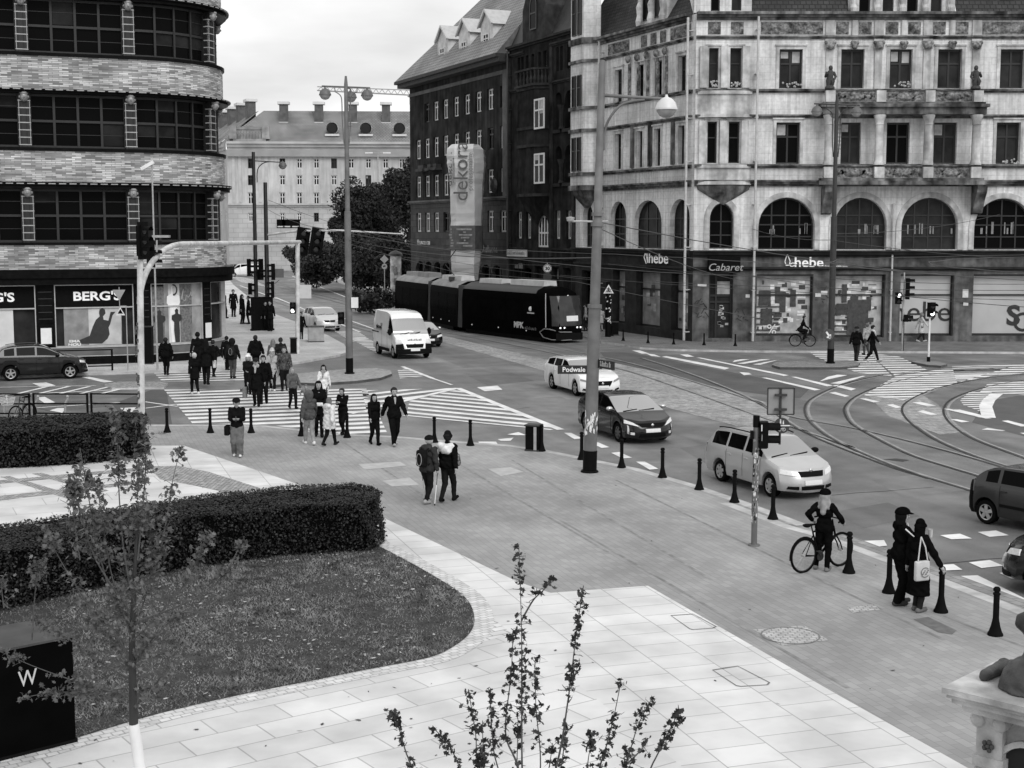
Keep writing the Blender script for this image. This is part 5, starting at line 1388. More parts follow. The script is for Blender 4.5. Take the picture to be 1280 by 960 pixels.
b = MB(); A = along(119); B_ = loc(838, 124); b.tube([A, B_], [.05,.04], 8)
C = along(188); pts = [C+Vector((.12,0,0)), C+Vector((.14,0,.5)), loc(762,148), loc(775,132), loc(792,126), loc(806,124.5)]
b.tube(smooth_line(pts, 4), .035, 8); b.build('arm', pole_grey, T, smooth=50)
lb = loc(833, 135); lampbowl(T, (lb.x, lb.y, lb.z), .29, mat('pale_lamp_hood', .62, .35, .1, 4))
b = MB(); b.tube([along(277), loc(712,276.5)], .03, 6); b.lathe([(.001,0),(.1,.04),(.12,.14),(.001,.16)], tuple(loc(713,278)), 8); b.tube([along(277), loc(760,276.5)], .025, 6); b.build('crossbar', steel, T)
def tri_lamp(px, py, ytop, label, half=.98, arm_y=None, m=None, extra=None):
	base = gpx(px, py); d = base.y; m = m or pole_grey
	T = thing('street_lamp', label, 'lamp post', base)
	H = AT(px, ytop, d).z
	b = MB(); b.tube([(0,0,0),(0,0,H*.55),(0,0,H*.551),(0,0,H*.97),(0,0,H)], [.17,.155,.12,.09,.05], 14); b.build('pole', m, T, smooth=40)
	b = MB(); b.tube([(0,0,0),(0,0,.75)], .178, 14); b.tube([(0,0,0),(0,0,.06)], .24, 14); b.build('base_paint', black, T, smooth=40)
	za = H - .52
	b = MB(); b.tube([(-half-.15,0,za+.06),(half+.15,0,za-.02)], .035, 8)
	for s in (-1, 1):
		b.tube(smooth_line([Vector(q) for q in ((s*.12,0,za-2.6),(s*.19,0,za-1.6),(s*.2,0,za-.7),(s*.25,0,za-.4),(s*.42,0,za-.25),(s*.52,0,za-.2))], 4), .028, 6)
		b.tube([(s*.52,0,za-.2),(s*.52,0,za)], .02, 6); b.tube([(s*.05,0,za-2.4),(s*.16,0,za-2.4)], .03, 6)
	for q in range(7): b.tube([(.06,-.02,za-2.2+.2*q),(.24,-.02,za-2.2+.2*q)], .018, 5)
	b.tube([(0,0,za),(.12,half*.9,za)], .03, 6)
	b.build('arm', m, T, smooth=50)
	for c in ((-half,0,za-.32),(half,0,za-.36),(.12,half*.9,za-.36)): lampbowl(T, c, .27)
	return T
T = tri_lamp(437, 467, 95, 'tall grey lamp post with three globe lamps standing on the cobbled island')
b = MB(); z = AT(437,378,T.location.y).z; b.box((.14,-.22,z-.25),(.46,-.02,z+.24)); b.build('control_box', white_paint, T)
def signal(T, c, ang=0., n=3, s=.3, board=False, lit=(), m=None, name='signal_head'):
	"""signal head with its lenses facing local -y turned by ang"""
	e = thing(name, None, None); e.parent = T; e.location = c; e.rotation_euler = (0,0,ang)
	b = MB(); h = n*s*1.1
	b.box((-s*.55,-.02,0),(s*.55,.2,h)); 
	if board: b.box((-s*.95,.03,-.12),(s*.95,.06,h+.12))
	for k in range(n): b.lathe([(s*.44,-.30),(s*.44,-.02)], (0,0,(k+.5)*s*1.1), 12, axis='y', a0=0, a1=PI)
	b.build('housing', m or black, e)
	for k in range(n):
		b = MB(); b.lathe([(.001,-.045),(s*.28,-.04),(s*.4,-.022)], (0,0,(k+.5)*s*1.1), 12, axis='y'); b.build('lens', lens_on if k in lit else lens_off, e)
	return e
z = AT(437,405,T.location.y).z; signal(T, (-.36,-.15,z), R(0), 2, .26, lit=())
T = tri_lamp(1038, 454, 118, 'tall dark lamp post with three hooded lamps before the columned balcony', m=dark_metal, half=1.0)
z = AT(1038,418,T.location.y).z
b = MB(); b.lathe([(.001,0),(.30,0),(.30,.03),(.001,.03)], (-.18,-.22,z), 20, axis='y'); sg = b.build('arrow_sign', mat('sign_blue_grey', .06, .4, 0), T)
b = MB(); b.bar((-.30,-.226,z+.15),(-.10,-.226,z-.14),.09,.012,up=(0,1,0)); b.bar((-.09,-.226,z-.16),(-.09,-.226,z+.02),.08,.012,up=(0,1,0)); b.bar((-.08,-.226,z-.16),(-.27,-.226,z-.12),.08,.012,up=(0,1,0)); b.build('arrow', white_paint, sg)
bl = gpx(177, 531); br = gpx(372, 442)
T = thing('signal_portal', 'pale sticker covered tubular portal spanning the side street with signal heads', 'gantry', bl)
def rel(x, y, d): return AT(x, y, d) - bl
b = MB(); b.tube([(0,0,0), rel(175,320,bl.y)+Vector((0,0,0)), rel(174,303,bl.y)], [.13,.105,.10], 12); b.build('post', pale_metal, T, smooth=40)
zl = rel(230,307,bl.y).z; rt = rel(372,304.5,br.y)
p0 = rel(177,380,bl.y)+Vector((.06,0,0)); d_ = (Vector((rt.x,rt.y,zl)) - Vector((0,0,zl))).normalized()
arc = [Vector((.06,0,p0.z)) + d_*(5.5*(1-math.cos(t*PI/16))) + Vector((0,0,(zl-p0.z)*math.sin(t*PI/16))) for t in range(9)]
b = MB(); b.tube(smooth_line(arc, 3) + [rt+Vector((0,0,.08))+d_*.6], .105, 12)
b.build('beam', pale_metal, T, smooth=50)
b = MB(); b.tube([br-bl, rt+Vector((0,0,.06))], .125, 12); b.build('post', pale_metal, T, smooth=40)
b = MB(); rnd = random.Random(12)
for q in range(60):
	z = rnd.uniform(.3,3.6); a = rnd.uniform(-3.0,.2); w = rnd.uniform(.15,.5); r = .134-z*.005
	b.face([Vector((r*math.cos(a+e)-z*.012, r*math.sin(a+e), z+h)) for e, h in ((-w,0),(w,.02),(w,rnd.uniform(.05,.16)),(-w,rnd.uniform(.05,.14)))])
b.build('sticker', mat('dirty_sticker', .08, .8, .6, 15), T)
c = rel(181,300,bl.y); signal(T, (c.x,c.y-.1,c.z-.55), R(70), 3, .32, True); c = rel(191,303,bl.y+2); signal(T, (c.x,c.y,c.z-.9), R(120), 3, .3)
b = MB(); b.tube([rel(196,300,bl.y+1), rel(196,315,bl.y+1)], .03, 6); b.box(tuple(rel(190,297,bl.y+1)), tuple(rel(213,294,bl.y+1.3))); b.build('camera_bracket', steel, T)
c = rel(366,392,br.y-.4); signal(T, tuple(c), 0., 2, .28, lit=(0,))
b = MB(); A, B_ = rel(374,373,br.y), rel(389,356,br.y); b.box((A.x,A.y-.03,A.z),(B_.x,A.y,B_.z)); b.build('sign_plate', mat('pale_sign_back', .55, .5, .08, 3), T)
def mast(px, py, ytop, label, r=.07, m=None, cat='pole', name='mast'):
	base = gpx(px, py); T = thing(name, label, cat, base); H = AT(px, ytop, base.y).z
	b = MB(); b.tube([(0,0,0),(0,0,H)], [r, r*.75], 10); b.build('pole', m or steel, T, smooth=40)
	return T, H, base
T, H, base = mast(197, 462, 205, 'thin steel camera mast rising in front of the brick bands', .05, cat='camera mast')
b = MB(); b.bar((-.5,-.1,H-.25),(.1,-.05,H+.1), .16, .16); b.build('camera', white_paint, T)
dk1, H, base = mast(321, 411, 190, 'dark steel post with curved lamp arm and signal cluster on the left pavement', .15, dark_metal, 'signal post', 'signal_post')
k_ = base.y/1750
b = MB(); zt = AT(321,201,base.y).z; b.tube([(0,0,zt),(34*k_,0,zt-.1)], .04, 6); b.tube(smooth_line([Vector(q) for q in ((4*k_,0,AT(0,228,base.y).z),(5*k_,0,AT(0,212,base.y).z),(12*k_,0,AT(0,204,base.y).z),(22*k_,0,AT(0,202,base.y).z))], 4), .035, 6); b.build('arm', dark_metal, dk1)
lampbowl(dk1, (36*k_,0,AT(0,207,base.y).z), .27)
for y, dx, a, n in ((345,-.35,R(90),3),(368,-.3,R(90),2),(345,.3,R(-60),3)): signal(dk1, (dx,-.1,AT(0,y,base.y).z), a, n, .36)
dk2, H, base = mast(335, 412, 228, 'dark steel post with long pale boom and square sign beside the black advert board', .17, dark_metal, 'signal post', 'signal_post')
k_ = base.y/1750
za = AT(0,288,base.y).z
b = MB(); b.tube([(.1,0,za-.3),(2,0,za-.05),(5,0,za),(170*k_,0,za-.25)], [.09,.08,.07,.04], 8); b.build('boom', pale_metal, dk2, smooth=40)
for x in (378, 396): 
	e = signal(dk2, ((x-335)*k_,-.15,za-1.55), R(25), 3, .5, True); e.rotation_euler = (0, R(10), R(25))
for x in (354, 361, 372): 
	b = MB(); b.box(((x-335)*k_-.3,-.1,za+.15),((x-335)*k_+.3,-.04,za+.75)); s_ = b.build('sign_plate', black, dk2); b = MB(); b.box(((x-335)*k_-.24,-.11,za+.22),((x-335)*k_+.24,-.101,za+.3)); b.build('sign_stripe', white_paint, s_)
for y, dx, a, n in ((350,.35,R(-70),3),(372,.3,R(-80),3),(350,-.35,R(60),2)): signal(dk2, (dx,-.1,AT(0,y,base.y).z), a, n, .34)
b = MB(); b.box((9*k_,-.05,AT(0,347,base.y).z),(21*k_,0,AT(0,336,base.y).z)); b.tube([(15*k_,.03,AT(0,350,base.y).z),(10*k_,.03,AT(0,354,base.y).z),(.1,.03,AT(0,354,base.y).z)], .03, 6); b.build('square_sign', mat('sign_back_grey', .13, .5, .1, 4), dk2)
b = MB(); p = gpx(328, 413); w = .75
b.box((-w,-.14,.05),(w,.14,2.2)); b.box((-w-.06,-.18,0),(w+.06,.18,.12)); b.box((-w-.05,-.17,2.2),(w+.05,.17,2.3)); o = b.build('advert_board', black, None); o.location = p; o.rotation_euler = (0,0,R(30)); tag(o, 'black advertising board between the two dark posts on the pavement', 'advert board')
o = None
def cab(name, label, cat, px, py, w, d, h, m, rz=0.):
	T = thing(name, label, cat, gpx(px, py), rz)
	b = MB(); b.box((-w/2,-d/2,.06),(w/2,d/2,h)); b.build('body', m, T)
	b = MB(); b.box((-w/2-.02,-d/2-.02,0),(w/2+.02,d/2+.02,.06)); b.box((-w/2-.03,-d/2-.03,h),(w/2+.03,d/2+.03,h+.05)); b.build('rim', dark_metal, T)
	b = MB(); b.box((-w/2+.06,-d/2-.012,.15),(w/2-.06,-d/2-.002,h-.1)); b.build('front_panel', m, T)
	return T
cab('planter_box', 'square grey concrete planter block behind the pale portal post', 'planter', 395, 427, .95, .9, .92, mat('planter_concrete', .33, .8, .2, 3), R(10))
cab('litter_bin', 'dark box bin at the foot of the right portal post', 'bin', 367.5, 442, .35, .35, .85, black)
cab('control_cabinet', 'black sticker covered signal cabinet beside the shop window pier', 'cabinet', 186, 455, .45, .4, 1.9, black)
T = cab('litter_bin', 'dark twin litter bin with pale centre strip at the kerb', 'bin', 667, 563, .42, .36, .95, black_matte, R(-20)); T.scale = (1,1,.82)
b = MB(); b.box((.07,-.21,.05),(.16,-.2,.93)); b.build('pale_strip', steel, T); b = MB(); b.box((-.15,-.205,.62),(.0,-.196,.74)); b.build('slot', rubber, T)
cab('litter_bin', 'small dark pavement bin by the stickered dark post', 'bin', 767.5, 419, .55, .5, .85, black)
cab('planter_box', 'dark planter trough under the corner tenement display window', 'planter', 1020, 424, 1.9, .6, .7, black)
cab('planter_box', 'dark planter box left of the corner doorway', 'planter', 872, 424.5, .7, .5, .75, black)
cab('planter_box', 'dark planter box with foliage right of the corner doorway', 'planter', 921, 425, .7, .5, .7, black)
def railing(name, label, pA, pB, h, n, m, rails=(1.,.55,.1), r=.03, z=0.):
	A, B_ = Vector(pA), Vector(pB); T = thing(name, label, 'railing', A)
	D = B_ - A
	for k in range(n):
		b = MB(); q = D*(k/(n-1)); b.tube([q, q+Vector((0,0,h))], r*1.4, 8); b.build('post', m, T)
	for f in rails:
		b = MB(); b.bar(Vector((0,0,h*f-.03)), D+Vector((0,0,h*f-.03)), r*1.6, r*1.6); b.build('rail', m, T)
	return T
for x0, x1, lb in ((-80,37.5,'black kerb railing section with the bicycle leaning behind it'),(43,110,'black kerb railing section in the middle before the road'),(115,181,'black kerb railing section that ends at the pale portal post')):
	A, B_ = gpx(x0, 529), gpx(x1, 529.5); railing('railing', lb, A, B_, 1.08, 2, black, (1.,.68,.36))['group'] = 'railings along the near kerb'
railing('railing', 'low black railing before the shop window on the left pavement', gpx(71, 465), gpx(140.5, 463), 1.05, 2, black, (1.,.6,.25), .035)
for px, py, lb in ((6,527,'pale bent bicycle stand left of the parked bicycle'),(45,527,'pale bent bicycle stand right of the parked bicycle'),(82,527,'pale bent bicycle stand farthest from the bicycle')):
	b = MB(); b.tube(smooth_line([Vector(q) for q in ((0,0,0),(0,0,.55),(.03,0,.68),(.09,0,.78),(.1,.0,.88))], 4), .045, 8); b.ball((.1,0,.9), .055, 8, 6)
	o = b.build('bicycle_stand', steel, None, smooth=50); o.location = gpx(px, py); tag(o, lb, 'bicycle stand', 'bicycle stands behind the hedge')
T, H, base = mast(160, 463, 382, 'thin grey post with warning triangles seen from behind before the shop window', .03, steel, 'road sign', 'road_sign')
k_ = base.y/1750
def tri(T, c, w, down, m, nm='triangle_plate', y=-.04):
	b = MB(); s = -1 if down else 1
	b.prism([(c[0]-w/2,c[1]-s*w*.43),(c[0]+w/2,c[1]-s*w*.43),(c[0],c[1]+s*w*.43)], y-.012, y, axis='y'); return b.build(nm, m, T)
c = (-8*k_, AT(0,369,base.y).z); tri(T, c, .62, True, mat('sign_back_pale', .30, .5, .1, 4)); c = (-7*k_, AT(0,389,base.y).z); q = tri(T, c, .45, False, white_paint); tri(q, c, .26, False, black, 'inner_triangle', -.056)
b = MB(); b.bar((0,0,H-.02),(-8*k_,0,H-.02),.03); b.bar((-8*k_,0,H-.3),(-8*k_,0,H+.9),.03); b.build('bracket', steel, T)
base = gpx(942.5, 682); d = base.y
T = thing('signal_post', 'sticker covered signal post with square sign back and round pedestrian cycle sign', 'signal post', base)
k_ = d/1750; H = AT(943,520,d).z
b = MB(); b.tube([(0,0,0),(0,0,H)], [.066,.062], 12); b.tube([(0,0,0),(0,0,.03)], .13, 12); b.build('pole', pole_grey, T, smooth=40)
b = MB(); b.tube([(0,0,H-.24),(0,0,H+.01)], .072, 12); b.build('cap', black, T, smooth=40)
b = MB(); rnd = random.Random(31)
for q in range(90):
	z = rnd.uniform(.5, H-.5); a = rnd.uniform(-3.1,.2); w = rnd.uniform(.2,.7); r = .068
	b.cur = q % 3
	b.face([Vector((r*math.cos(a+e), r*math.sin(a+e), z+h)) for e, h in ((-w,0),(w,.01),(w,rnd.uniform(.03,.1)),(-w,rnd.uniform(.03,.1)))])
b.build('sticker', [sticker, black, mat('sticker_mid', .3, .7, .3, 9)], T)
for y0_, lit in ((543,()),(559,())):
	e = thing('s', None, None); e.name = 'pedestrian_signal'; e.parent = T; e.location = (.17, 0, AT(0,y0_,d).z); e.rotation_euler = (0,0,R(85))
	b = MB(); b.box((-.14,-.08,0),(.14,.10,.28)); b.lathe([(.12,-.34),(.12,-.08)], (0,0,.14), 14, axis='y', a0=-.3, a1=PI+.3); b.build('housing', black, e)
	b = MB(); b.lathe([(.001,-.10),(.10,-.085)], (0,0,.14), 12, axis='y'); b.build('lens', lens_off, e)
b = MB(); b.box((.07,-.12,AT(0,560,d).z),(.22,-.05,AT(0,528,d).z)); cb = b.build('button_box', black, T)
b = MB(); b.box((.085,-.135,AT(0,538,d).z),(.195,-.122,AT(0,530,d).z)); b.box((.10,-.135,AT(0,550,d).z),(.19,-.122,AT(0,542,d).z)); b.build('box_label', sticker, cb)
xs = 30.5*k_
b = MB(); b.tube([(xs,.05,AT(0,556,d).z),(xs,.05,AT(0,486,d).z)], .025, 8); b.bar((0,.03,AT(0,534,d).z),(xs,.05,AT(0,534,d).z),.04); b.bar((0,.03,AT(0,552,d).z),(xs,.05,AT(0,552,d).z),.04)
for y in (494,512): b.bar((xs-.13,.02,AT(0,y,d).z),(xs+.13,.02,AT(0,y,d).z),.05,.05)
b.build('sign_bracket', dark_metal, T)
A = ((957-942.5)*k_, (990.5-942.5)*k_)
b = MB(); b.box((A[0],.08,AT(0,518.5,d).z),(A[1],.10,AT(0,485.5,d).z)); sq = b.build('sign_back', mat('aluminium_sign_back', .27, .45, .12, 3, metal=.1), T)
b = MB()
za_, zb_ = AT(0,518.5,d).z, AT(0,485.5,d).z
for q in (((A[0],za_),(A[1],za_)),((A[1],za_),(A[1],zb_)),((A[1],zb_),(A[0],zb_)),((A[0],zb_),(A[0],za_))): b.bar((q[0][0],.075,q[0][1]),(q[1][0],.075,q[1][1]),.025,.03,up=(0,1,0))
b.build('sign_edge', dark_metal, sq)
c = ((974-942.5)*k_, AT(0,531.5,d).z); b = MB(); b.lathe([(.001,0),(.17,0),(.17,.02),(.001,.02)], (c[0],-.06,c[1]), 24, axis='y'); rs = b.build('round_sign', mat('sign_dark_blue', .035, .4, 0), T)
b = MB(); b.box((c[0]-.17,-.068,c[1]-.012),(c[0]+.17,-.0605,c[1]+.012))
for dx in (-.03,.03):
	b.ball((c[0]+dx,-.066,c[1]+.125-(.03 if dx>0 else 0)), (.014,.006,.014), 8, 5); b.bar((c[0]+dx,-.066,c[1]+.03),(c[0]+dx,-.066,c[1]+.11-(.03 if dx>0 else 0)),.028,.01,up=(0,1,0))
for dx in (-.045,.045):
	pts = [(c[0]+dx+.032*math.cos(t*PI/6),-.066,c[1]-.085+.032*math.sin(t*PI/6)) for t in range(13)]; b.tube(pts, .005, 4)
b.bar((c[0]-.045,-.066,c[1]-.085),(c[0]+.01,-.066,c[1]-.05),.01,.008,up=(0,1,0)); b.bar((c[0]+.01,-.066,c[1]-.05),(c[0]+.045,-.066,c[1]-.085),.01,.008,up=(0,1,0)); b.build('pictogram', white_paint, rs)
b = MB(); b.box((-.13,-.11,AT(0,548,d).z),(-.07,.02,AT(0,538,d).z)); b.build('push_button', black, T)
T, H, base = mast(1127.5, 438, 340, 'far pavement signal post with lit pedestrian lamp before the covered shop window', .06, steel, 'signal post', 'signal_post'); k_ = base.y/1750
signal(T, (-6.5*k_,-.1,AT(0,380,base.y).z), 0., 2, .3, lit=(1,)); signal(T, (6*k_,-.1,AT(0,374,base.y).z), R(80), 3, .36)
signal(T, (5*k_,-.1,AT(0,402,base.y).z), R(80), 1, .36)
T, H, base = mast(1160.5, 452, 384, 'thin white refuge signal post with black foot and small lit signal', .055, white_paint, 'signal post', 'signal_post'); k_ = base.y/1750
signal(T, (2.2*k_,-.1,AT(0,396,base.y).z), R(20), 2, .34, lit=(0,)); b = MB(); b.tube([(0,0,0),(0,0,.25)], .09, 10); b.build('foot', black, T)
T, H, base = mast(1129, 438.5, 402, 'short slim dark post on the far kerb', .03, dark_metal, 'post', 'post'); b = MB(); b.box((-.05,-.05,H),(.4,.15,H+.12)); b.build('head', black, T)
T, H, base = mast(760, 421, 352, 'stickered dark post carrying a pedestrian crossing triangle', .2, black, 'road sign', 'road_sign'); k_ = base.y/1750
q = tri(T, (0,AT(0,361,base.y).z), .66, False, white_paint, y=-.22); tri(q, (0,AT(0,361.4,base.y).z), .44, False, mat('sign_mid', .25, .5, 0), 'inner_triangle', -.236)
b = MB(); z = AT(0,362,base.y).z; b.ball((.01,-.255,z+.09), (.035,.008,.035), 8, 5); b.bar((0,-.255,z+.05),(.0,-.255,z-.04),.05,.012,up=(0,1,0)); b.bar((0,-.255,z-.03),(-.07,-.255,z-.15),.035,.012,up=(0,1,0)); b.bar((0,-.255,z-.03),(.07,-.255,z-.15),.035,.012,up=(0,1,0)); b.build('pictogram', black, q)
b = MB(); rnd = random.Random(77)
for i in range(26):
	z = rnd.uniform(.8,2.6); a = rnd.uniform(-2.6,-.5); b.face([Vector((.205*math.cos(a+e),.205*math.sin(a+e),z+h)) for e, h in ((-.2,0),(.2,.02),(.2,.1),(-.2,.08))])
b.build('sticker', sticker, T)
T, H, base = mast(684, 406, 328, 'speed limit 30 disc on a post behind the tram', .04, steel, 'road sign', 'road_sign')
z = AT(0,335.5,base.y).z; b = MB(); b.lathe([(.001,0),(.31,0),(.31,.03),(.001,.03)], (0,-.1,z), 20, axis='y'); q = b.build('disc', white_paint, T)
b = MB(); b.lathe([(.24,0),(.30,0),(.30,.008)], (0,-.112,z), 20, axis='y'); b.build('rim', mat('sign_rim_grey', .18, .5, 0), q); text('lettering', '30', .34, black, q, (0,-.112,z-.01), bold=.012)
b = MB(); b.lathe([(.001,0),(.31,0),(.31,.03),(.001,.03)], (0,-.1,AT(0,346,base.y).z), 20, axis='y'); b.build('dark_disc', mat('sign_mid_dark', .03, .5, 0), T)
T, H, base = mast(481, 374, 318, 'priority diamond and round sign on a post by the far advert pillar', .05, steel, 'road sign', 'road_sign')
z = AT(0,324,base.y).z; b = MB(); b.prism([(-.42,z),(0,z-.42),(.42,z),(0,z+.42)], -.08, -.05, axis='y'); b.build('diamond', mat('sign_pale_grey', .42, .5, 0), T)
z = AT(0,333,base.y).z; b = MB(); b.lathe([(.001,0),(.28,0),(.28,.03),(.001,.03)], (0,-.08,z), 16, axis='y'); q = b.build('disc', mat('sign_pale_grey', .42), T); b = MB(); b.bar((-.14,-.09,z),(.1,-.09,z+.06),.1,.01,up=(0,1,0)); b.build('arrow', black, q)
T, H, base = mast(421, 336, 280, 'round sign back and square sign on a far boom behind the crossing island', .07, steel, 'road sign', 'road_sign')
z = AT(0,284,base.y).z; b = MB(); b.lathe([(.001,0),(.55,0),(.55,.04),(.001,.04)], (0,-.08,z), 18, axis='y'); b.build('disc', mat('sign_back_grey', .13), T); b = MB(); z = AT(0,294,base.y).z; b.box((-.5,-.08,z-.4),(.5,-.05,z+.4)); b.build('plate', mat('sign_back_grey', .13), T)
for px, py, yt, lb, rr in ((411,333,196,'thin far tramway mast with small lamp before the pale block',.09),(387,330,222,'slim far lamp mast with pale twin heads before the hedge bank',.09),(474,352,190,'far double arm lamp mast standing against the dark trees',.1),(362,330,258,'thin far mast beside the distant pale car',.06)):
	T, H, base = mast(px, py, yt, lb, rr, steel, 'lamp post', 'street_lamp'); k_ = base.y/1750
	b = MB(); b.tube([(-11*k_,0,H-.15),(11*k_,0,H-.15)], .05, 6); b.build('arm', steel, T)
	for s in (-1, 1): b = MB(); b.box((s*11*k_-.5,-.15,H-.2),(s*11*k_+.5,.15,H-.02)); b.build('lamp', white_paint, T)
T = thing('advert_pillar', 'pale round poster pillar standing left of the tram rear', 'advert pillar', gpx(495, 372)); k_ = T.location.y/1750
b = MB(); b.lathe([(.62,0),(.62,.35),(.56,.36),(.56,AT(0,320,T.location.y).z)], (0,0,0), 20); b.build('drum', mat('pasted_posters', .40, .7, .7, 1.6), T, smooth=40)
b = MB(); z = AT(0,320,T.location.y).z; b.lathe([(.7,0),(.7,.2),(.5,.4),(.001,.6)], (0,0,z), 20); b.build('cap', dark_metal, T, smooth=40)
b = MB(); rnd = random.Random(6)
for q in range(9):
	a = rnd.uniform(-2.6,-.4); z = rnd.uniform(.7,3.0); w = .35
	b.cur = q % 2; b.face([Vector((.568*math.cos(a+e),.568*math.sin(a+e),z+h)) for e, h in ((-w,0),(0,0),(w,0),(w,.7),(0,.7),(-w,.7))])
b.build('poster', [mat('poster_light', .48), mat('poster_mid', .14)], T)
cb = AT(536, 287, 420.); T = thing('tower_crane', 'distant tower crane whose thin jib crosses the sky', 'crane', (cb.x, 420, 0)); kz = 420/1750.
H = AT(520,120,420.).z; m = mat('crane_grey', .32, .6, .1, 2)
b = MB()
for dx in (-.8,.8):
	for dy in (-.8,.8): b.bar((dx,dy,0),(dx,dy,H+5),.22)
q = 0
while q < H: b.bar((-.8,-.8,q),(.8,-.8,q+2),.12); q += 2
b.build('mast', m, T)
b = MB(); L_ = (536-400)*kz; zt = lambda x: H + 1.6 + (x/L_)*1.2
b.bar((0,-.6,H),(-L_,-.6,zt(L_)-1.2),.26); b.bar((0,.6,H),(-L_,.6,zt(L_)-1.2),.26); b.bar((0,0,H+1.5),(-L_,0,zt(L_)-.1),.26)
x = 0
while x < L_-1: b.bar((-x,-.6,H+x/L_*1.6),(-x-.9,0,H+1.5+x/L_*1.2),.14); b.bar((-x-.9,0,H+1.5+x/L_*1.2),(-x-1.8,-.6,H+x/L_*1.6),.14); x += 1.8
b.box((8,-.8,H-2),(12,.8,H)); b.bar((0,0,H),(12,0,H),.4); b.build('jib', m, T)
b = MB(); x = -26*kz*.4; b.bar((x-3,0,H+.1),(x-3,0,H-2.5),.08); b.box((x-3.5,-.4,H-.3),(x-2.5,.4,H)); b.build('trolley', m, T)
wire_m = mat('overhead_cable', .05, .5, .1, 3)
def wire(pts, label, r=.012, sag=.25, fit=None):
	P = [Vector(p) for p in pts]; out = []
	for i in range(len(P)-1):
		for k in range(8):
			t = k/8; q = P[i].lerp(P[i+1], t); q.z -= sag*4*t*(1-t); out.append(q)
	out.append(P[-1])
	b = MB(); b.tube(out, r, 5); o = b.build('overhead_wire', wire_m, None); tag(o, label, 'wire', 'overhead tram wires'); return o
WL = 'thin dark overhead tram wire crossing the square'
pl, pr_ = AT(745,277,39.4), AT(1038,300,71.7)
for a, c, sg in ((pl, AT(1400,352,62), .5),(AT(744,283,39.4), AT(940,352,86), .3),(pr_, AT(1420,326,66), .3),(pr_, AT(940,286,85.8), .2),(AT(1038,292,71.7), AT(1250,268,85.8), .3),(AT(900,400-62,70), AT(1420,392,52), .3),(AT(1038,348,71.7), AT(1420,352,64), .2),
				 (AT(437,292,66.5), AT(1038,345,71.7), .6),(AT(437,300,66.5), AT(745,322,39.4), .3),(AT(335,262,96), AT(437,290,66.5), .3),(AT(335,250,96), AT(513,300,131), .4),(AT(437,285,66.5), AT(640,318,110), .3),(AT(480,312,120), AT(760,352,90), .2),(AT(474,318,140), AT(700,332,100), .2),
				 (AT(760,330,86), AT(1040,352,78), .1),(AT(700,344,92), AT(1420,378,58), .3),(AT(820,352,80), AT(1420,362,62), .2)):
	wire([a, c], WL, .014, sg)
def contact(pp, s=(960,420,4)):
	pts = []
	for x, y in pp:
		p = G(s[0]+x/s[2], s[1]+y/s[2], 0); pts.append((p.x, p.y, 5.6))
	wire(pts, 'thin dark tram contact wire following the curved rails', .014, .02)
contact([(1400,136),(960,180),(640,225),(330,280),(290,380),(400,470),(600,600),(900,720)]); contact([(1400,190),(1100,225),(900,275),(780,350),(800,440),(1000,550),(1280,650)])
contact([(-1650,-30),(-1200,48),(-760,140),(-420,235),(-60,360),(160,440),(420,510),(900,660)])
wire([AT(420,300,150), AT(560,338,105), AT(720,352,84), AT(960,400,60)], 'thin dark tram contact wire above the tram roof', .014, .05)
car_glass = mat('car_glass', .003, .05, 0, spec=.2)
screen_glass = mat('windscreen_glass', .05, .03, 0, spec=.5, coat=.6)
screen_glass.node_tree.nodes['Principled BSDF'].inputs['IOR'].default_value = 5.0
lamp_lens = mat('headlamp_lens', .70, .12, .1, 20, spec=.6)
tail_lens = mat('tail_lamp_lens', .10, .15, .1, 20, spec=.6)
plate_m = mat('number_plate', .70, .5, .05, 20)
plastic = mat('black_trim_plastic', .007, .6, .15, 15, spec=.2)
chrome_m = mat('chrome', .6, .15, 0, metal=.8)
def paintm(name, v, rough=.25, metal=.0): return mat(name, v, rough, .05, 2, coat=.35 if v < .1 else .7, metal=metal, spec=.3 if v < .1 else .5)
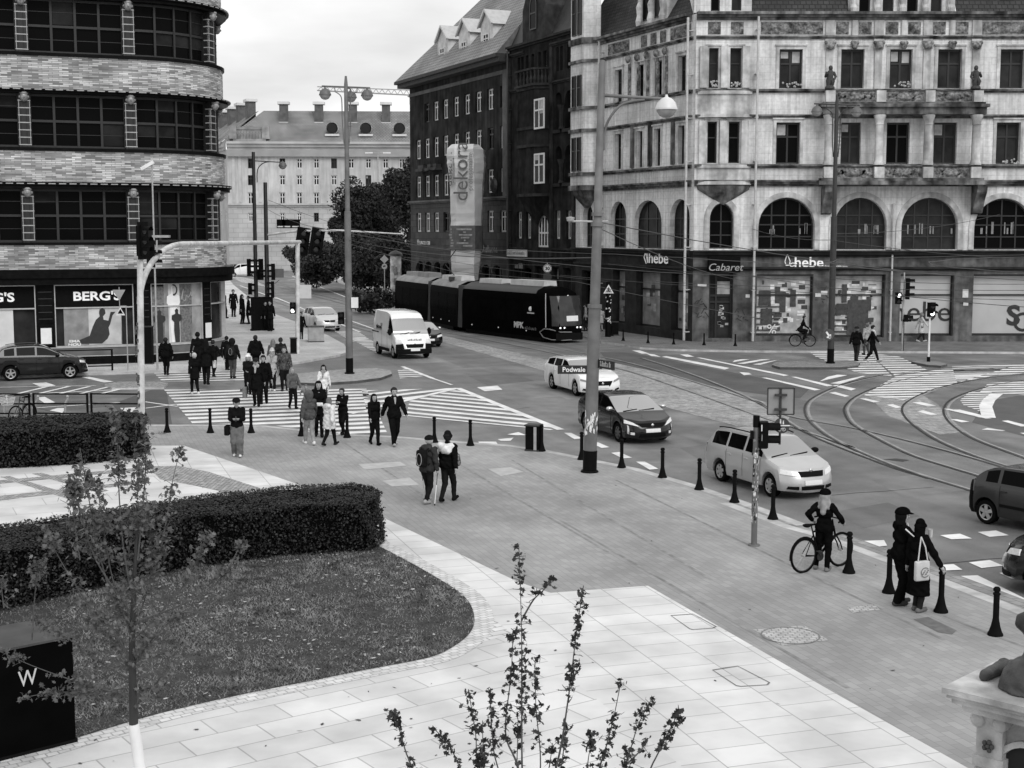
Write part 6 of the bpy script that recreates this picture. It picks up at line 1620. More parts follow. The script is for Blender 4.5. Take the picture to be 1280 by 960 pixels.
def car(name, label, cat, p, paint, anchor=None, heading=0., wheel='f', side=-1, group=None, steelrim=None, center=None):
	"""loft-built car; local +x forward, origin under the middle of the car"""
	L, W, H = p['L'], p['W'], p['H']; hw0 = W/2; zb = p.get('zb', .2); rw = p.get('rw', .31)
	xa_f = p['fo']; xa_r = p['fo'] + p['wb']
	prof = p['prof']; hf = prof[0][1]
	xs_p = [q[0] for q in prof]; zs_p = [q[1] for q in prof]
	def top_raw(x): return float(np.interp(x, xs_p, zs_p))
	def top(x): return sum(top_raw(min(max(x+d,0),L)) for d in (-.10,-.05,0,.05,.10))/5
	cx, cz = p['cowl']; hx = p['header']; rx, tx, tz_ = p['roofr'], p['tail'][0], p['tail'][1]
	def belt(x):
		b_ = float(np.interp(x, [0, cx, tx, L], [hf-.03, cz-.02, tz_, tz_-.06])); return min(b_, top(x)-.03)
	pf, pr = p.get('pf', .34), p.get('pr', .22)
	slf = lambda z: p.get('slant', .16)*max(0, (z-.42)/max(.2, hf-.42))**1.6 + .10*max(0, (.34-z)/.2)**2
	slr = lambda z: p.get('rslant', .10)*max(0, (z-.55)/.8)**1.2 + .10*max(0, (.4-z)/.2)**2
	tf = [.03,.2,.38,.54,.68,.79,.88,.95]
	X = [(pf*t**3, .35+.65*t if False else t) for t in tf] + [(x, 1.) for x in np.linspace(pf, L-pr, 62)] + [(L - pr*t**3, t) for t in reversed(tf)]
	for xa in (xa_f, xa_r):
		for a in np.linspace(-1, 1, 15): X.append((xa + (rw+.055)*math.sin(a*PI/2), 1.))
	for xx in p.get('pillars', []):
		X += [(xx-.045,1.),(xx+.045,1.)]
	X += [(p['win'][0],1.),(p['win'][1],1.),(cx,1.),(hx,1.),(rx+.05,1.),(tx,1.)]
	X = sorted(X, key=lambda q: q[0]); XX = [X[0]]
	for q in X[1:]:
		if q[0]-XX[-1][0] > .012: XX.append(q)
	X = XX; Ra = rw + .055
	rows = []
	for x, wf in X:
		hw = hw0*(1-(1-wf))*(1.0 if 0 < x < L else 1)
		hw = hw * (1 - .05*max(0,(abs(x-L/2)-L*.3)/(L*.2))**2)
		tz = top(x); bz = belt(x); g = max(0.02, tz - bz)
		z0 = zb; ar = 0
		for xa in (xa_f, xa_r):
			if abs(x-xa) < Ra: ar = max(ar, math.sqrt(Ra*Ra-(x-xa)**2) + rw)
		zz = lambda z: max(z, ar)
		yy = lambda z: hw*.965 - p.get('tumble',.36)*(z-bz)
		r = [(0, zz(z0)), (hw*.72, zz(z0)), (hw*.955, zz(z0+.05)), (hw*.99, max(zz(z0+.16), ar+.012)), (hw*1.0, max(z0+.5*(bz-z0), ar+.03)), (hw*.992, max(bz-.09, ar+.05)), (hw*.965, max(bz, ar+.07))]
		for f in (.12,.84,.95): r.append((max(.01, yy(bz+g*f)) if wf > .9 else hw*(.955-.06*f), bz+g*f))
		ye = r[-1][0]; r += [(ye*.87, bz+g*.995), (ye*.45, tz+.008), (0, tz+.016)]
		row = []
		for y, z in r:
			fx = slf(z)*max(0, 1-x/.9) - slr(z)*max(0, 1-(L-x)/.7)
			row.append((x+fx, y, z))
		rows.append(row)
	nr = len(rows[0])
	def sidewin(i):
		xm = (X[i][0]+X[i+1][0])/2
		if not (p['win'][0] < xm < p['win'][1]): return False
		if top(xm) - belt(xm) < .10: return False
		return not any(abs(xm-q) < .045 for q in p.get('pillars', []))
	def cls(i, j):
		xm = (X[i][0]+X[i+1][0])/2
		if j == 7 and sidewin(i): return 'side_window'
		if j >= 9 and cx-.02 < xm < hx: return 'windscreen'
		if j >= 9 and rx+.05 < xm < tx and j >= 9: return 'rear_window'
		return 'body'
	if center is not None: O = Vector(center)
	else:
		wp = G(*anchor, ROADZ); wx = L/2 - (xa_f if wheel == 'f' else xa_r); ca, sa = math.cos(heading), math.sin(heading)
		wy = side*(hw0-.03); O = Vector((wp.x - (wx*ca - wy*sa), wp.y - (wx*sa + wy*ca), ROADZ))
	T = thing(name, label, cat, O, heading, group)
	tr = lambda q, s: (L/2-q[0], s*q[1], q[2])
	parts = {}
	for s in (1, -1):
		for i in range(len(rows)-1):
			for j in range(nr-1):
				c = cls(i, j); key = (c, s) if c == 'side_window' else (c, 0)
				b = parts.setdefault(key, MB())
				q = [tr(rows[i][j],s), tr(rows[i][j+1],s), tr(rows[i+1][j+1],s), tr(rows[i+1][j],s)]
				b.face(q if s > 0 else q[::-1])
	for k in (0, -1):
		r = rows[k]; parts[('body',0)].face([tr(q,1) for q in r] + [tr(q,-1) for q in reversed(r[1:-1])])
	for (c, s), b in parts.items():
		m = paint if c == 'body' else (screen_glass if c == 'windscreen' else car_glass)
		b.build(c, m, T, smooth=38)
	b = MB(); b.box((L/2-L+.3,-hw0*.8,zb+.02),(L/2-.3,hw0*.8,max(zb+.2,.5))); b.build('underbody', plastic, T)
	for xa in (xa_f, xa_r):
		for s in (1, -1):
			w = thing('w', None, None); w.name = 'wheel'; w.parent = T; w.location = (L/2-xa, s*(hw0-.125), rw)
			b = MB(); b.lathe([(rw*.66,-.10),(rw*.93,-.105),(rw,-.07),(rw,.07),(rw*.93,.105),(rw*.66,.10),(rw*.62,0)], (0,0,0), 22, axis='y'); b.build('tyre', rubber, w, smooth=40)
			b = MB(); o_ = s*.085
			b.lathe([(.001,o_*.7),(rw*.66,o_*.7)], (0,0,0), 18, axis='y'); rb = b.build('rim_back', plastic, w)
			b = MB(); b.lathe([(rw*.58,o_),(rw*.66,o_*1.1),(rw*.665,o_*.6)], (0,0,0), 22, axis='y')
			n = p.get('spokes', 5)
			for k in range(n):
				a = 2*PI*k/n+.3; b.bar((rw*.1*math.cos(a),o_,rw*.1*math.sin(a)),(rw*.61*math.cos(a),o_,rw*.61*math.sin(a)),rw*p.get('spw',.2),.02,up=(0,1,0))
			b.lathe([(.001,o_*1.12),(rw*.16,o_*1.05),(rw*.16,o_*.6)], (0,0,0), 12, axis='y')
			b.build('rim', steelrim or alloy, w)
	def fx(y, z, off, rear=False):
		t = min(1, abs(y)/(hw0*.985)); c_ = pr if rear else pf; x0 = c_*t**3
		if rear: return -L/2 + x0 + slr(z)*max(0, 1-x0/.7) - off
		return L/2 - x0 - slf(z)*max(0, 1-x0/.9) + off
	def patch(nm, quad, m, off=.012, n=8, rear=False, par=None, thick=.02):
		"""quad: (y,z) corners lower-in, lower-out, upper-out, upper-in"""
		b = MB(); A = []
		for o_ in (off, off-thick-.03):
			g_ = []
			for j in range(4):
				v = j/3; row = []
				for i in range(n+1):
					u = i/n
					y = (quad[0][0]*(1-u)+quad[1][0]*u)*(1-v)+(quad[3][0]*(1-u)+quad[2][0]*u)*v
					z = (quad[0][1]*(1-u)+quad[1][1]*u)*(1-v)+(quad[3][1]*(1-u)+quad[2][1]*u)*v
					row.append((fx(y, z, o_, rear), y, z))
				g_.append(row)
			A.append(g_)
		b.grid(A[0])
		rim = lambda g_: g_[0] + [r[-1] for r in g_[1:]] + list(reversed(g_[-1][:-1])) + [r[0] for r in reversed(g_[1:-1])]
		b.grid([rim(A[0]), rim(A[1])], True)
		return b.build(nm, m, par or T, smooth=30)
	for nm, quad, m, off in p['front'](hw0, hf):
		if isinstance(m, str): m = paint
		quads = [quad] + ([[(-y, z) for y, z in quad]] if nm in ('headlight','fog_light','side_intake','daylight_strip') else [])
		for q in quads: patch(nm, q, m, off)
	for nm, quad, m, off in p.get('rear', lambda a, c: [('tail_light',[(a*.62,.75),(a*.97,.75),(a*.94,1.0),(a*.62,1.0)],tail_lens,.012),('number_plate',[(-.26,.62),(.26,.62),(.26,.73),(-.26,.73)],plate_m,.012)])(hw0, hf):
		quads = [quad] + ([[(-y, z) for y, z in quad]] if nm == 'tail_light' else [])
		for q in quads: patch(nm, q, m, off, rear=True)
	pz = p.get('plate_z', .42)
	pl = patch('number_plate', [(-.26,pz),(.26,pz),(.26,pz+.115),(-.26,pz+.115)], plate_m, .03)
	em = MB(); ez = p.get('emblem_z', hf-.10); em.ball((fx(0, ez, .02), 0, ez), (.02,.055,.05), 10, 6); em.build('emblem', chrome_m, T, smooth=60)
	zbl = belt(L*.5)
	for xx in p.get('seams', []):
		for s in (1, -1):
			i = min(range(len(X)), key=lambda k: abs(X[k][0]-xx)); r = rows[i]
			b = MB(); b.tube([(L/2-xx, s*(q[1]+.003), q[2]) for q in r[3:7]], .0045, 4); b.build('door_seam', plastic, T)
	for xx in p.get('handles', []):
		for s in (1, -1):
			b = MB(); z = belt(xx)-.12; b.cbox((L/2-xx, s*(hw0*.995+.01), z), (.18,.04,.035)); b.build('door_handle', p.get('hm', paint), T)
	for s in (1, -1):
		mx = cx + p.get('mirx', .32); z = belt(mx)+.10
		b = MB(); b.ball((L/2-mx, s*(hw0+.10), z), (.09,.12,.075 if not p.get('bigmir') else .2), 10, 6); b.bar((L/2-mx-.02, s*(hw0*.93), z-.04),(L/2-mx, s*(hw0+.06), z-.02),.05); b.build('mirror', p.get('mm', paint), T, smooth=50)
	b = MB()
	for y0, y1 in ((-.05,.55),(-.62,-.08)): b.bar((L/2-cx-.03, y0, top(cx)+.02),(L/2-cx-.12, y1, top(cx+.1)+.025), .022, .02)
	b.build('wiper', plastic, T)
	if p.get('rails'):
		for s in (1, -1):
			b = MB(); pts = [(L/2-x, s*(rows[min(range(len(X)), key=lambda k: abs(X[k][0]-x))][9][1]-.02), top(x)+.03) for x in np.linspace(hx+.15, rx-.1, 8)]; b.tube(pts, .018, 6); b.build('roof_rail', p.get('rm', plastic), T)
	if p.get('moulding'):
		for s in (1, -1):
			b = MB(); b.bar((L/2-xa_f-rw-.12, s*(hw0+.002), .52),(L/2-xa_r+rw+.12, s*(hw0+.002), .52),.03,.07); b.build('side_moulding', plastic, T)
	T['L'] = L
	return T, fx, patch, top, belt
def nose_wagon(a, hf): return [('headlight',[(a*.50,hf-.16),(a*.97,hf-.10),(a*.93,hf+.02),(a*.56,hf-.04)],lamp_lens,.014),('grille',[(-a*.40,hf-.17),(a*.40,hf-.17),(a*.46,hf-.04),(-a*.46,hf-.04)],plastic,.014),
	('lower_intake',[(-a*.40,.27),(a*.40,.27),(a*.42,.37),(-a*.42,.37)],plastic,.012),('side_intake',[(a*.50,.28),(a*.82,.30),(a*.80,.37),(a*.50,.37)],plastic,.012)]
def nose_hatch(a, hf): return [('headlight',[(a*.52,hf-.15),(a*.98,hf-.05),(a*.95,hf+.06),(a*.70,hf-.03)],lamp_lens,.014),('grille',[(-a*.42,hf-.17),(a*.42,hf-.17),(a*.60,hf-.05),(-a*.60,hf-.05)],plastic,.014),
	('lower_intake',[(-a*.55,.24),(a*.55,.24),(a*.50,.36),(-a*.50,.36)],plastic,.012),('fog_light',[(a*.70,.32),(a*.82,.33),(a*.82,.41),(a*.70,.40)],lamp_lens,.016),('daylight_strip',[(a*.86,.34),(a*.92,.36),(a*.90,hf-.10),(a*.86,hf-.14)],chrome_m,.014)]
def nose_estate(a, hf): return [('headlight',[(a*.55,hf-.15),(a*.96,hf-.06),(a*.93,hf+.01),(a*.60,hf-.07)],mat('smoked_headlamp', .22, .12, .2, 20),.014),('grille',[(-a*.34,hf-.30),(a*.34,hf-.30),(a*.52,hf-.09),(-a*.52,hf-.09)],plastic,.014),
	('lower_intake',[(-a*.50,.24),(a*.50,.24),(a*.48,.31),(-a*.48,.31)],plastic,.012),('side_intake',[(a*.62,.27),(a*.90,.30),(a*.86,.38),(a*.64,.34)],plastic,.012)]
white_car = paintm('white_car_paint', .80); silver_car = paintm('silver_car_paint', .48, .3, .45); black_car = paintm('black_car_paint', .006, .15); grey_car = paintm('dark_grey_car_paint', .028, .25, .2); pale_car = paintm('pale_silver_car_paint', .62, .3, .2)
fabia = dict(L=4.24, W=1.65, H=1.5, zb=.19, rw=.30, fo=.83, wb=2.46, prof=[(0,.78),(.35,.87),(.95,.98),(1.05,1.02),(1.72,1.44),(2.1,1.495),(3.2,1.49),(3.75,1.44),(4.05,1.02),(4.24,.90)], cowl=(.98,.99), header=1.70, roofr=3.72, tail=(4.08,.98),
	win=(1.22,3.78), pillars=[2.10,2.98], seams=[1.25,2.12,2.95], handles=[1.95,2.78], front=nose_wagon, plate_z=.40, emblem_z=.76, mm=plastic, rails=True, spokes=6, spw=.3)
car('estate_car', 'silver estate car passing the stickered signal post', 'car', fabia, silver_car, (961.5,621), R(-67), 'f', -1)
civic = dict(L=4.37, W=1.77, H=1.47, zb=.16, rw=.32, fo=.90, wb=2.60, prof=[(0,.74),(.4,.85),(.95,.98),(1.05,1.01),(1.95,1.41),(2.4,1.465),(3.1,1.43),(3.7,1.30),(4.1,1.08),(4.37,.96)], cowl=(.95,.98), header=1.93, roofr=3.3, tail=(4.12,1.06),
	win=(1.35,3.65), pillars=[2.38,3.15], seams=[1.40,2.38,3.05], handles=[2.25,2.95], front=nose_hatch, plate_z=.40, emblem_z=.63, spokes=7, mm=chrome_m)
car('hatchback_car', 'black hatchback car driving out from behind the leaning lamp post', 'car', civic, black_car, (772,552.5), R(-69), 'f', -1, steelrim=mat('dark_alloy', .06, .4, .2, 8))
mazda = dict(L=4.8, W=1.84, H=1.48, zb=.17, rw=.33, fo=.95, wb=2.80, prof=[(0,.76),(.5,.90),(1.3,1.0),(1.4,1.04),(2.15,1.42),(2.6,1.475),(3.7,1.45),(4.3,1.36),(4.62,1.06),(4.8,.98)], cowl=(1.32,1.01), header=2.13, roofr=4.1, tail=(4.65,1.05),
	win=(1.62,4.3), pillars=[2.62,3.5], seams=[1.6,2.62,3.45], handles=[2.45,3.3], front=nose_estate, plate_z=.38, emblem_z=.58, spokes=5)
car('estate_car', 'white estate car behind the street name blade', 'car', mazda, white_car, (718.6,494.8), R(-71), 'f', -1)
p206 = dict(L=3.84, W=1.66, H=1.43, zb=.18, rw=.29, fo=.75, wb=2.44, prof=[(0,.72),(.4,.85),(.9,.98),(1.0,1.02),(1.65,1.38),(2.0,1.425),(2.9,1.40),(3.35,1.28),(3.7,.98),(3.84,.90)], cowl=(.92,.98), header=1.63, roofr=3.0, tail=(3.68,.98),
	win=(1.15,3.25), pillars=[2.05,2.85], seams=[1.2,2.05,2.8], handles=[1.92,2.70], front=nose_wagon, plate_z=.4, spokes=5, spw=.3, moulding=True, pr=.28)
car('hatchback_car', 'dark grey five door hatchback leaving past the curved tram rails', 'car', p206, grey_car, (1231.5,655), R(-57), 'r', -1)
suvp = dict(L=4.35, W=1.78, H=1.62, zb=.24, rw=.345, fo=.86, wb=2.63, prof=[(0,.86),(.4,.98),(1.05,1.08),(1.15,1.12),(1.95,1.55),(2.4,1.61),(3.3,1.59),(3.8,1.50),(4.15,1.15),(4.35,1.02)], cowl=(1.08,1.09), header=1.93, roofr=3.7, tail=(4.18,1.12),
	win=(1.3,3.75), pillars=[2.35,3.25], seams=[1.35,2.35,3.1], handles=[2.2,3.0], front=nose_wagon, plate_z=.48, rails=True, rm=dark_metal, spokes=5)
car('crossover_car', 'black crossover car waiting before the department store windows', 'car', suvp, black_car, (88,473.5), R(23), 'f', -1)
van = dict(L=4.96, W=2.05, H=2.5, zb=.26, rw=.34, fo=.95, wb=3.0, prof=[(0,1.00),(.3,1.14),(.72,1.30),(.8,1.36),(1.45,2.12),(1.75,2.38),(2.4,2.49),(4.7,2.50),(4.9,2.45),(4.96,2.2)], cowl=(.72,1.30), header=1.46, roofr=4.90, tail=(4.955,2.0),
	win=(1.0,1.85), pillars=[], seams=[1.0,1.92,3.05], handles=[1.80,3.2], tumble=.14, slant=.22, pf=.30, pr=.10, mirx=.35, bigmir=True, mm=plastic, hm=plastic, emblem_z=.83, plate_z=.45, spokes=5, spw=.35,
	front=lambda a, hf: [('headlight',[(a*.66,hf-.14),(a*.97,hf-.12),(a*.94,hf+.06),(a*.70,hf+.05)],lamp_lens,.016),('grille_frame',[(-a*.50,.58),(a*.50,.58),(a*.56,.86),(-a*.56,.86)],'p',.02),('grille',[(-a*.44,.62),(a*.44,.62),(a*.50,.82),(-a*.50,.82)],plastic,.03),
	  ('bumper',[(-a*.99,.28),(a*.99,.28),(a*.99,.56),(-a*.99,.56)],plastic,.03),('side_intake',[(a*.58,.565),(a*.985,.565),(a*.97,.80),(a*.62,.84)],plastic,.02)])
T, fx, patch, top, belt = car('delivery_van', 'white high roofed delivery van heading down the avenue', 'van', van, white_car, (491,448), R(-68.5), 'f', -1)
b = MB(); hw = 1.025
def vs(x0, x1, z0, z1, m, nm, y=.006):
	b = MB(); b.face([(x0,-hw-y+.06*max(0,(z0-1.2)),z0),(x1,-hw-y+.06*max(0,z0-1.2),z0),(x1,-hw-y+.14*max(0,z1-1.25),z1),(x0,-hw-y+.14*max(0,z1-1.25),z1)]); return b.build(nm, m, T)
vs(-1.55,-.45,1.42,1.80,mat('van_logo_grey', .24, .5, .2, 6),'side_logo',.03); 
scribble('side_logo', black, T, -1.5, -.5, 1.5, 1.72, -hw-.03+.03, 9)
b = MB(); b.bar((-2.35,-hw-.01,1.28),(-1.1,-hw-.01,1.28),.03,.05); b.build('slide_rail', plastic, T)
b = MB(); b.bar((-.95,-hw-.02,.42),(.98,-hw-.02,.42),.04,.16); b.build('side_moulding', plastic, T)
b = MB(); rnd = random.Random(3)
for q in range(9):
	y = -.36+q*.09; b.box((fx(0,1.02,.0)-.02, y, .99),(fx(0,1.02,.03), y+.05, 1.05+.02*(q%3)))
b.build('hood_lettering', mat('van_logo_grey', .24), T)
comp = dict(civic); comp.update(L=4.1)
car('hatchback_car', 'dark hatchback car mostly hidden behind the white van', 'car', dict(civic, front=nose_wagon), black_car, (549.5,432.5), R(-69), 'f', 1)
mpv = dict(L=4.2, W=1.75, H=1.6, zb=.2, rw=.31, fo=.82, wb=2.6, prof=[(0,.82),(.35,.94),(.8,1.08),(.9,1.12),(1.7,1.54),(2.1,1.595),(3.3,1.57),(3.8,1.45),(4.1,1.05),(4.2,.95)], cowl=(.84,1.08), header=1.68, roofr=3.7, tail=(4.1,1.05),
	win=(1.1,3.7), pillars=[2.0,2.9], seams=[1.2,2.05,2.9], handles=[1.9,2.7], front=nose_wagon, plate_z=.42, mm=plastic)
o = car('compact_car', 'pale silver compact car behind the concrete planter block', 'car', mpv, pale_car, (394,414), R(-66), 'f', -1)
o = car('estate_car', 'distant white taxi car standing far down the side street', 'car', dict(mazda), white_car, (350,332), R(80), 'r', -1)
b = MB(); b.box((-.25,-.12,1.5),(.25,.12,1.68)); b.build('roof_sign', white_paint, o[0])
pick = dict(van, H=1.95, prof=[(0,.95),(.3,1.05),(.9,1.15),(1.0,1.2),(1.5,1.75),(1.8,1.9),(2.4,1.93),(3.2,1.92),(4.7,1.9),(4.96,1.5)], cowl=(.92,1.14), header=1.5, win=(1.1,3.4), pillars=[2.0], front=nose_wagon, bigmir=False)
car('passenger_van', 'distant white passenger van beyond the brick store corner', 'van', pick, white_car, (292,346), R(195), 'f', 1)
car('hatchback_car', 'distant dark car half hidden by the brick store corner', 'car', dict(p206), black_car, (282,341), R(200), 'f', 1)
gt = G(1277, 747, ROADZ)
hd_ = R(152); ca, sa = math.cos(hd_), math.sin(hd_); wx, wy = 4.35/2-.86, .86
car('crossover_car', 'black car nose cut by the frame beside the nearest zebra blocks', 'car', suvp, black_car, None, hd_, center=(gt.x-(wx*ca-wy*sa)+.42, gt.y-(wx*sa+wy*ca), ROADZ))
tram_black = mat('tram_black_gloss', .003, .3, .2, 3, spec=.05)
tram_grey = mat('tram_roof_grey', .24, .6, .2, 1.5, dirt=.25)
tram_joint = mat('tram_bellows', .06, .8, .2, 3)
TR = thing('tram', 'long black articulated tram turning into the avenue before the dark tenement', 'tram', tuple(G(693, 428, ROADZ)), 0)
IVT = Matrix.Translation(-Vector(TR.location))
secs_ = [((2.6,85.7),(-3.4,95.3)),((-3.75,96.0),(-6.0,102.6)),((-6.25,103.3),(-9.3,111.3))]
TW = 2.4
def tram_section(f, r, front=False, idx=0):
	f, r = Vector((*f,0)), Vector((*r,0)); d = (f-r).normalized(); n = Vector((-d.y, d.x, 0))     # n points to the far side
	L = (f-r).length
	prof = [(0,.30),(0,1.0),(0,2.2),(.05,2.85),(.22,3.18),(.75,3.40),(TW/2,3.44)]
	prof = prof + [(TW-q[0], q[1]) for q in reversed(prof[:-1])]
	def P(t, y, z): return tuple(r + d*t + n*y + Vector((0,0,ROADZ+z)))
	b = MB(IVT); stations = [0, L*.25, L*.5, L*.75, L-1.3 if front else L]
	rows = [[P(t, y, z) for y, z in prof] for t in stations]
	if front:
		for s_, (dt, sq, dz) in enumerate(((-.9,.97,0),(-.45,.90,-.06),(-.15,.78,-.14),(0,.66,-.24))):
			rows.append([P(L+dt-.55*max(0,(z-1.1)/2.3)**2*(1 if s_>0 else .5), TW/2+(y-TW/2)*sq, z if z < 2.5 else z+dz*(z-2.4)) for y, z in prof])
	b.grid(rows); b.f.append(tuple(len(b.v)-len(prof)+i for i in range(len(prof)))); b.m.append(0); b.uv.append(None)
	b.f.append(tuple(reversed(range(len(prof))))); b.m.append(0); b.uv.append(None)
	o = b.build('body', tram_black, TR, smooth=50)
	b = MB(IVT)
	zr = 3.0
	b.grid([[P(t, y, z+.012) for y, z in ((.08,2.98),(.21,3.19),(.74,3.42),(TW/2,3.46),(TW-.74,3.42))] for t in (0.05, L-.05 if not front else L-2.2)])
	b.build('roof_edge', tram_grey if not front else mat('tram_roof_dark', .02, .5, .2, 2), TR, smooth=60)
	b = MB(IVT)
	for t0, t1, h in ((L*.1,L*.35,.3),(L*.45,L*.8,.34)): b.hexa([P(t0,.7,3.42),P(t1,.7,3.42),P(t1,1.7,3.42),P(t0,1.7,3.42),P(t0,.75,3.42+h),P(t1,.75,3.42+h),P(t1,1.65,3.42+h),P(t0,1.65,3.42+h)])
	b.build('roof_unit', mat('pale_roof_unit', .50, .5, .15, 2) if idx < 2 else tram_grey, TR)
	b = MB(IVT); b.hexa([P(.3,.15,.02),P(L-1.4,.15,.02),P(L-1.4,TW-.15,.02),P(.3,TW-.15,.02),P(.3,.1,.32),P(L-1.4,.1,.32),P(L-1.4,TW-.1,.32),P(.3,TW-.1,.32)]); b.build('skirt', plastic, TR)
	b = MB(IVT)
	n_ = max(2, int(L/1.9))
	for k in range(n_):
		t0 = .25 + (L-(2.0 if front else .5))*k/n_; t1 = t0 + (L-(2.0 if front else .5))/n_ - .12
		b.face([P(t0,-.012,1.15),P(t1,-.012,1.15),P(t1,.0,2.55),P(t0,.0,2.55)])
	b.build('side_window', mat('tram_window', .004, .1, .3, 1.2, spec=.05), TR)
	b = MB(IVT)
	for k in range(3):
		t = L*(.12+.3*k); b.ball(P(t,-.015,.62), (.05,.05,.05), 6, 4)
	b.build('marker_lamp', lamp_lens, TR)
	return P, L, d, n
P, L1, d, n = tram_section(*secs_[0], front=True, idx=0)
b = MB(IVT)
for k in range(14):
	z0_, z1_ = .95+k*.15, 1.10+k*.15
	q = lambda z, o: P(L1-.98-.10*max(0,(z-1.1)/2.3)**2-o, -.02+.02*max(0,z-2.2)*2, z)
	b.face([q(z0_,0),q(z0_,-.09),q(z1_,-.09),q(z1_,0)])
b.build('white_pillar_line', white_paint, TR)
b = MB(IVT)
rows = []
for z in (1.05,1.4,1.8,2.2,2.6,2.9):
	sl = .55*max(0,(z-1.1)/2.3)**2
	rows.append([P(L1+dt-sl*(1 if i_ else .8)+.015, TW/2+(y)*1.0, z) for i_, (dt, y) in enumerate(((-.45,-TW/2*.92),(-.14,-TW/2*.79),(.01,-TW/2*.6),(.02,0),(.01,TW/2*.6),(-.14,TW/2*.79),(-.45,TW/2*.92)))])
b.grid(rows); b.build('windscreen', mat('tram_screen', .035, .07, .3, 1.5, spec=.35), TR, smooth=60)
b = MB(IVT)
for y in (.45,.75,1.7,1.95): b.ball(P(L1-.02, y, .95), (.07,.07,.06), 8, 5)
b.build('headlight', emis('lit_headlight', .9, .8), TR)
b = MB(IVT); b.hexa([P(L1-.12,.2,.18),P(L1+.12,.5,.18),P(L1+.12,1.9,.18),P(L1-.12,2.2,.18),P(L1-.12,.2,.62),P(L1+.12,.5,.62),P(L1+.12,1.9,.62),P(L1-.12,2.2,.62)]); b.build('bumper', plastic, TR)
b = MB(IVT); b.tube([P(L1-1.6,-.03,.62),P(L1-1.1,-.03,.85),P(L1-.55,.0,.86),P(L1+.02,.45,.70),P(L1+.13,1.2,.68)], .035, 6); b.tube([P(L1-1.6,-.03,.62),P(L1-1.2,-.03,.32),P(L1-.4,.05,.22),P(L1+.1,.5,.2),P(L1+.13,1.2,.2)], .03, 6); b.build('bumper_trim', mat('grey_tram_trim', .18, .4, .1, 4), TR)
b = MB(IVT); b.face([P(L1+.03,.9,1.35),P(L1+.03,1.75,1.35),P(L1+.0,1.75,1.68),P(L1+.0,.9,1.68)]); b.build('route_card', mat('white_notice', .75), TR)
ang = math.atan2(d.y, d.x)
v = Vector(P(L1-.35, 1.2, 2.75)) - Vector(TR.location); text('route_number', '6', .5, emis('lit_sign_white', .85), TR, v, (PI/2, 0, ang+PI/2), bold=.01)
v = Vector(P(L1*.64, -.03, .92)) - Vector(TR.location); text('operator_lettering', 'MPK', .52, mat('pale_lettering', .5, .6, 0), TR, v, (PI/2,0,ang), bold=.02, sx=1.1)
v = Vector(P(L1*.76, -.03, .80)) - Vector(TR.location); scribble('town_lettering', mat('dim_lettering', .10, .6, 0), TR, -.6, .7, -.1, .1, 0, 10, Matrix.Translation(v) @ Matrix.Rotation(ang, 4, 'Z'))
b = MB(IVT)
c = P(L1*.76,-.03,2.0); b.hexa([P(L1*.73,-.03,1.72),P(L1*.80,-.03,1.72),P(L1*.80,-.02,1.72),P(L1*.73,-.02,1.72),P(L1*.73,-.03,1.80),P(L1*.80,-.03,1.80),P(L1*.80,-.02,1.80),P(L1*.73,-.02,1.80)]); b.ball(P(L1*.765,-.03,2.02), (.13,.05,.16), 8, 6); b.build('crest', mat('pale_lettering', .5), TR)
for k in (1, 2): tram_section(*secs_[k], idx=k)
for (f, r) in ((secs_[0][1], secs_[1][0]), (secs_[1][1], secs_[2][0])):
	f, r = Vector((*f,0)), Vector((*r,0)); d2 = (f-r).normalized(); n2 = Vector((-d2.y, d2.x, 0)); L_ = (f-r).length
	b = MB(IVT)
	for k in range(4):
		t0, t1 = L_*k/4, L_*(k+.6)/4; q = lambda t, y, z: tuple(r + d2*t + n2*y + Vector((0,0,ROADZ+z)))
		b.hexa([q(t0,.02,.35),q(t1,.02,.35),q(t1,TW-.02,.35),q(t0,TW-.02,.35),q(t0,.10,3.2),q(t1,.10,3.2),q(t1,TW-.1,3.2),q(t0,TW-.1,3.2)])
	b.hexa([q(0,.1,.3),q(L_,.1,.3),q(L_,TW-.1,.3),q(0,TW-.1,.3),q(0,.15,3.1),q(L_,.15,3.1),q(L_,TW-.15,3.1),q(0,TW-.15,3.1)])
	b.build('bellows', tram_joint, TR)
f, r = Vector((*secs_[1][0],0)), Vector((*secs_[1][1],0)); mpt = (f+r)/2 + Vector((.9,.3,ROADZ))
b = MB(IVT); b.tube([mpt+Vector((0,0,3.6)), mpt+Vector((-.8,1.0,4.5)), mpt+Vector((0,.1,5.55))], .035, 6); b.tube([mpt+Vector((-.7,0,5.58)), mpt+Vector((.7,.2,5.58))], .03, 6); b.box(tuple(mpt+Vector((-.5,-.5,3.4))), tuple(mpt+Vector((.5,.5,3.65)))); b.build('pantograph', dark_metal, TR)
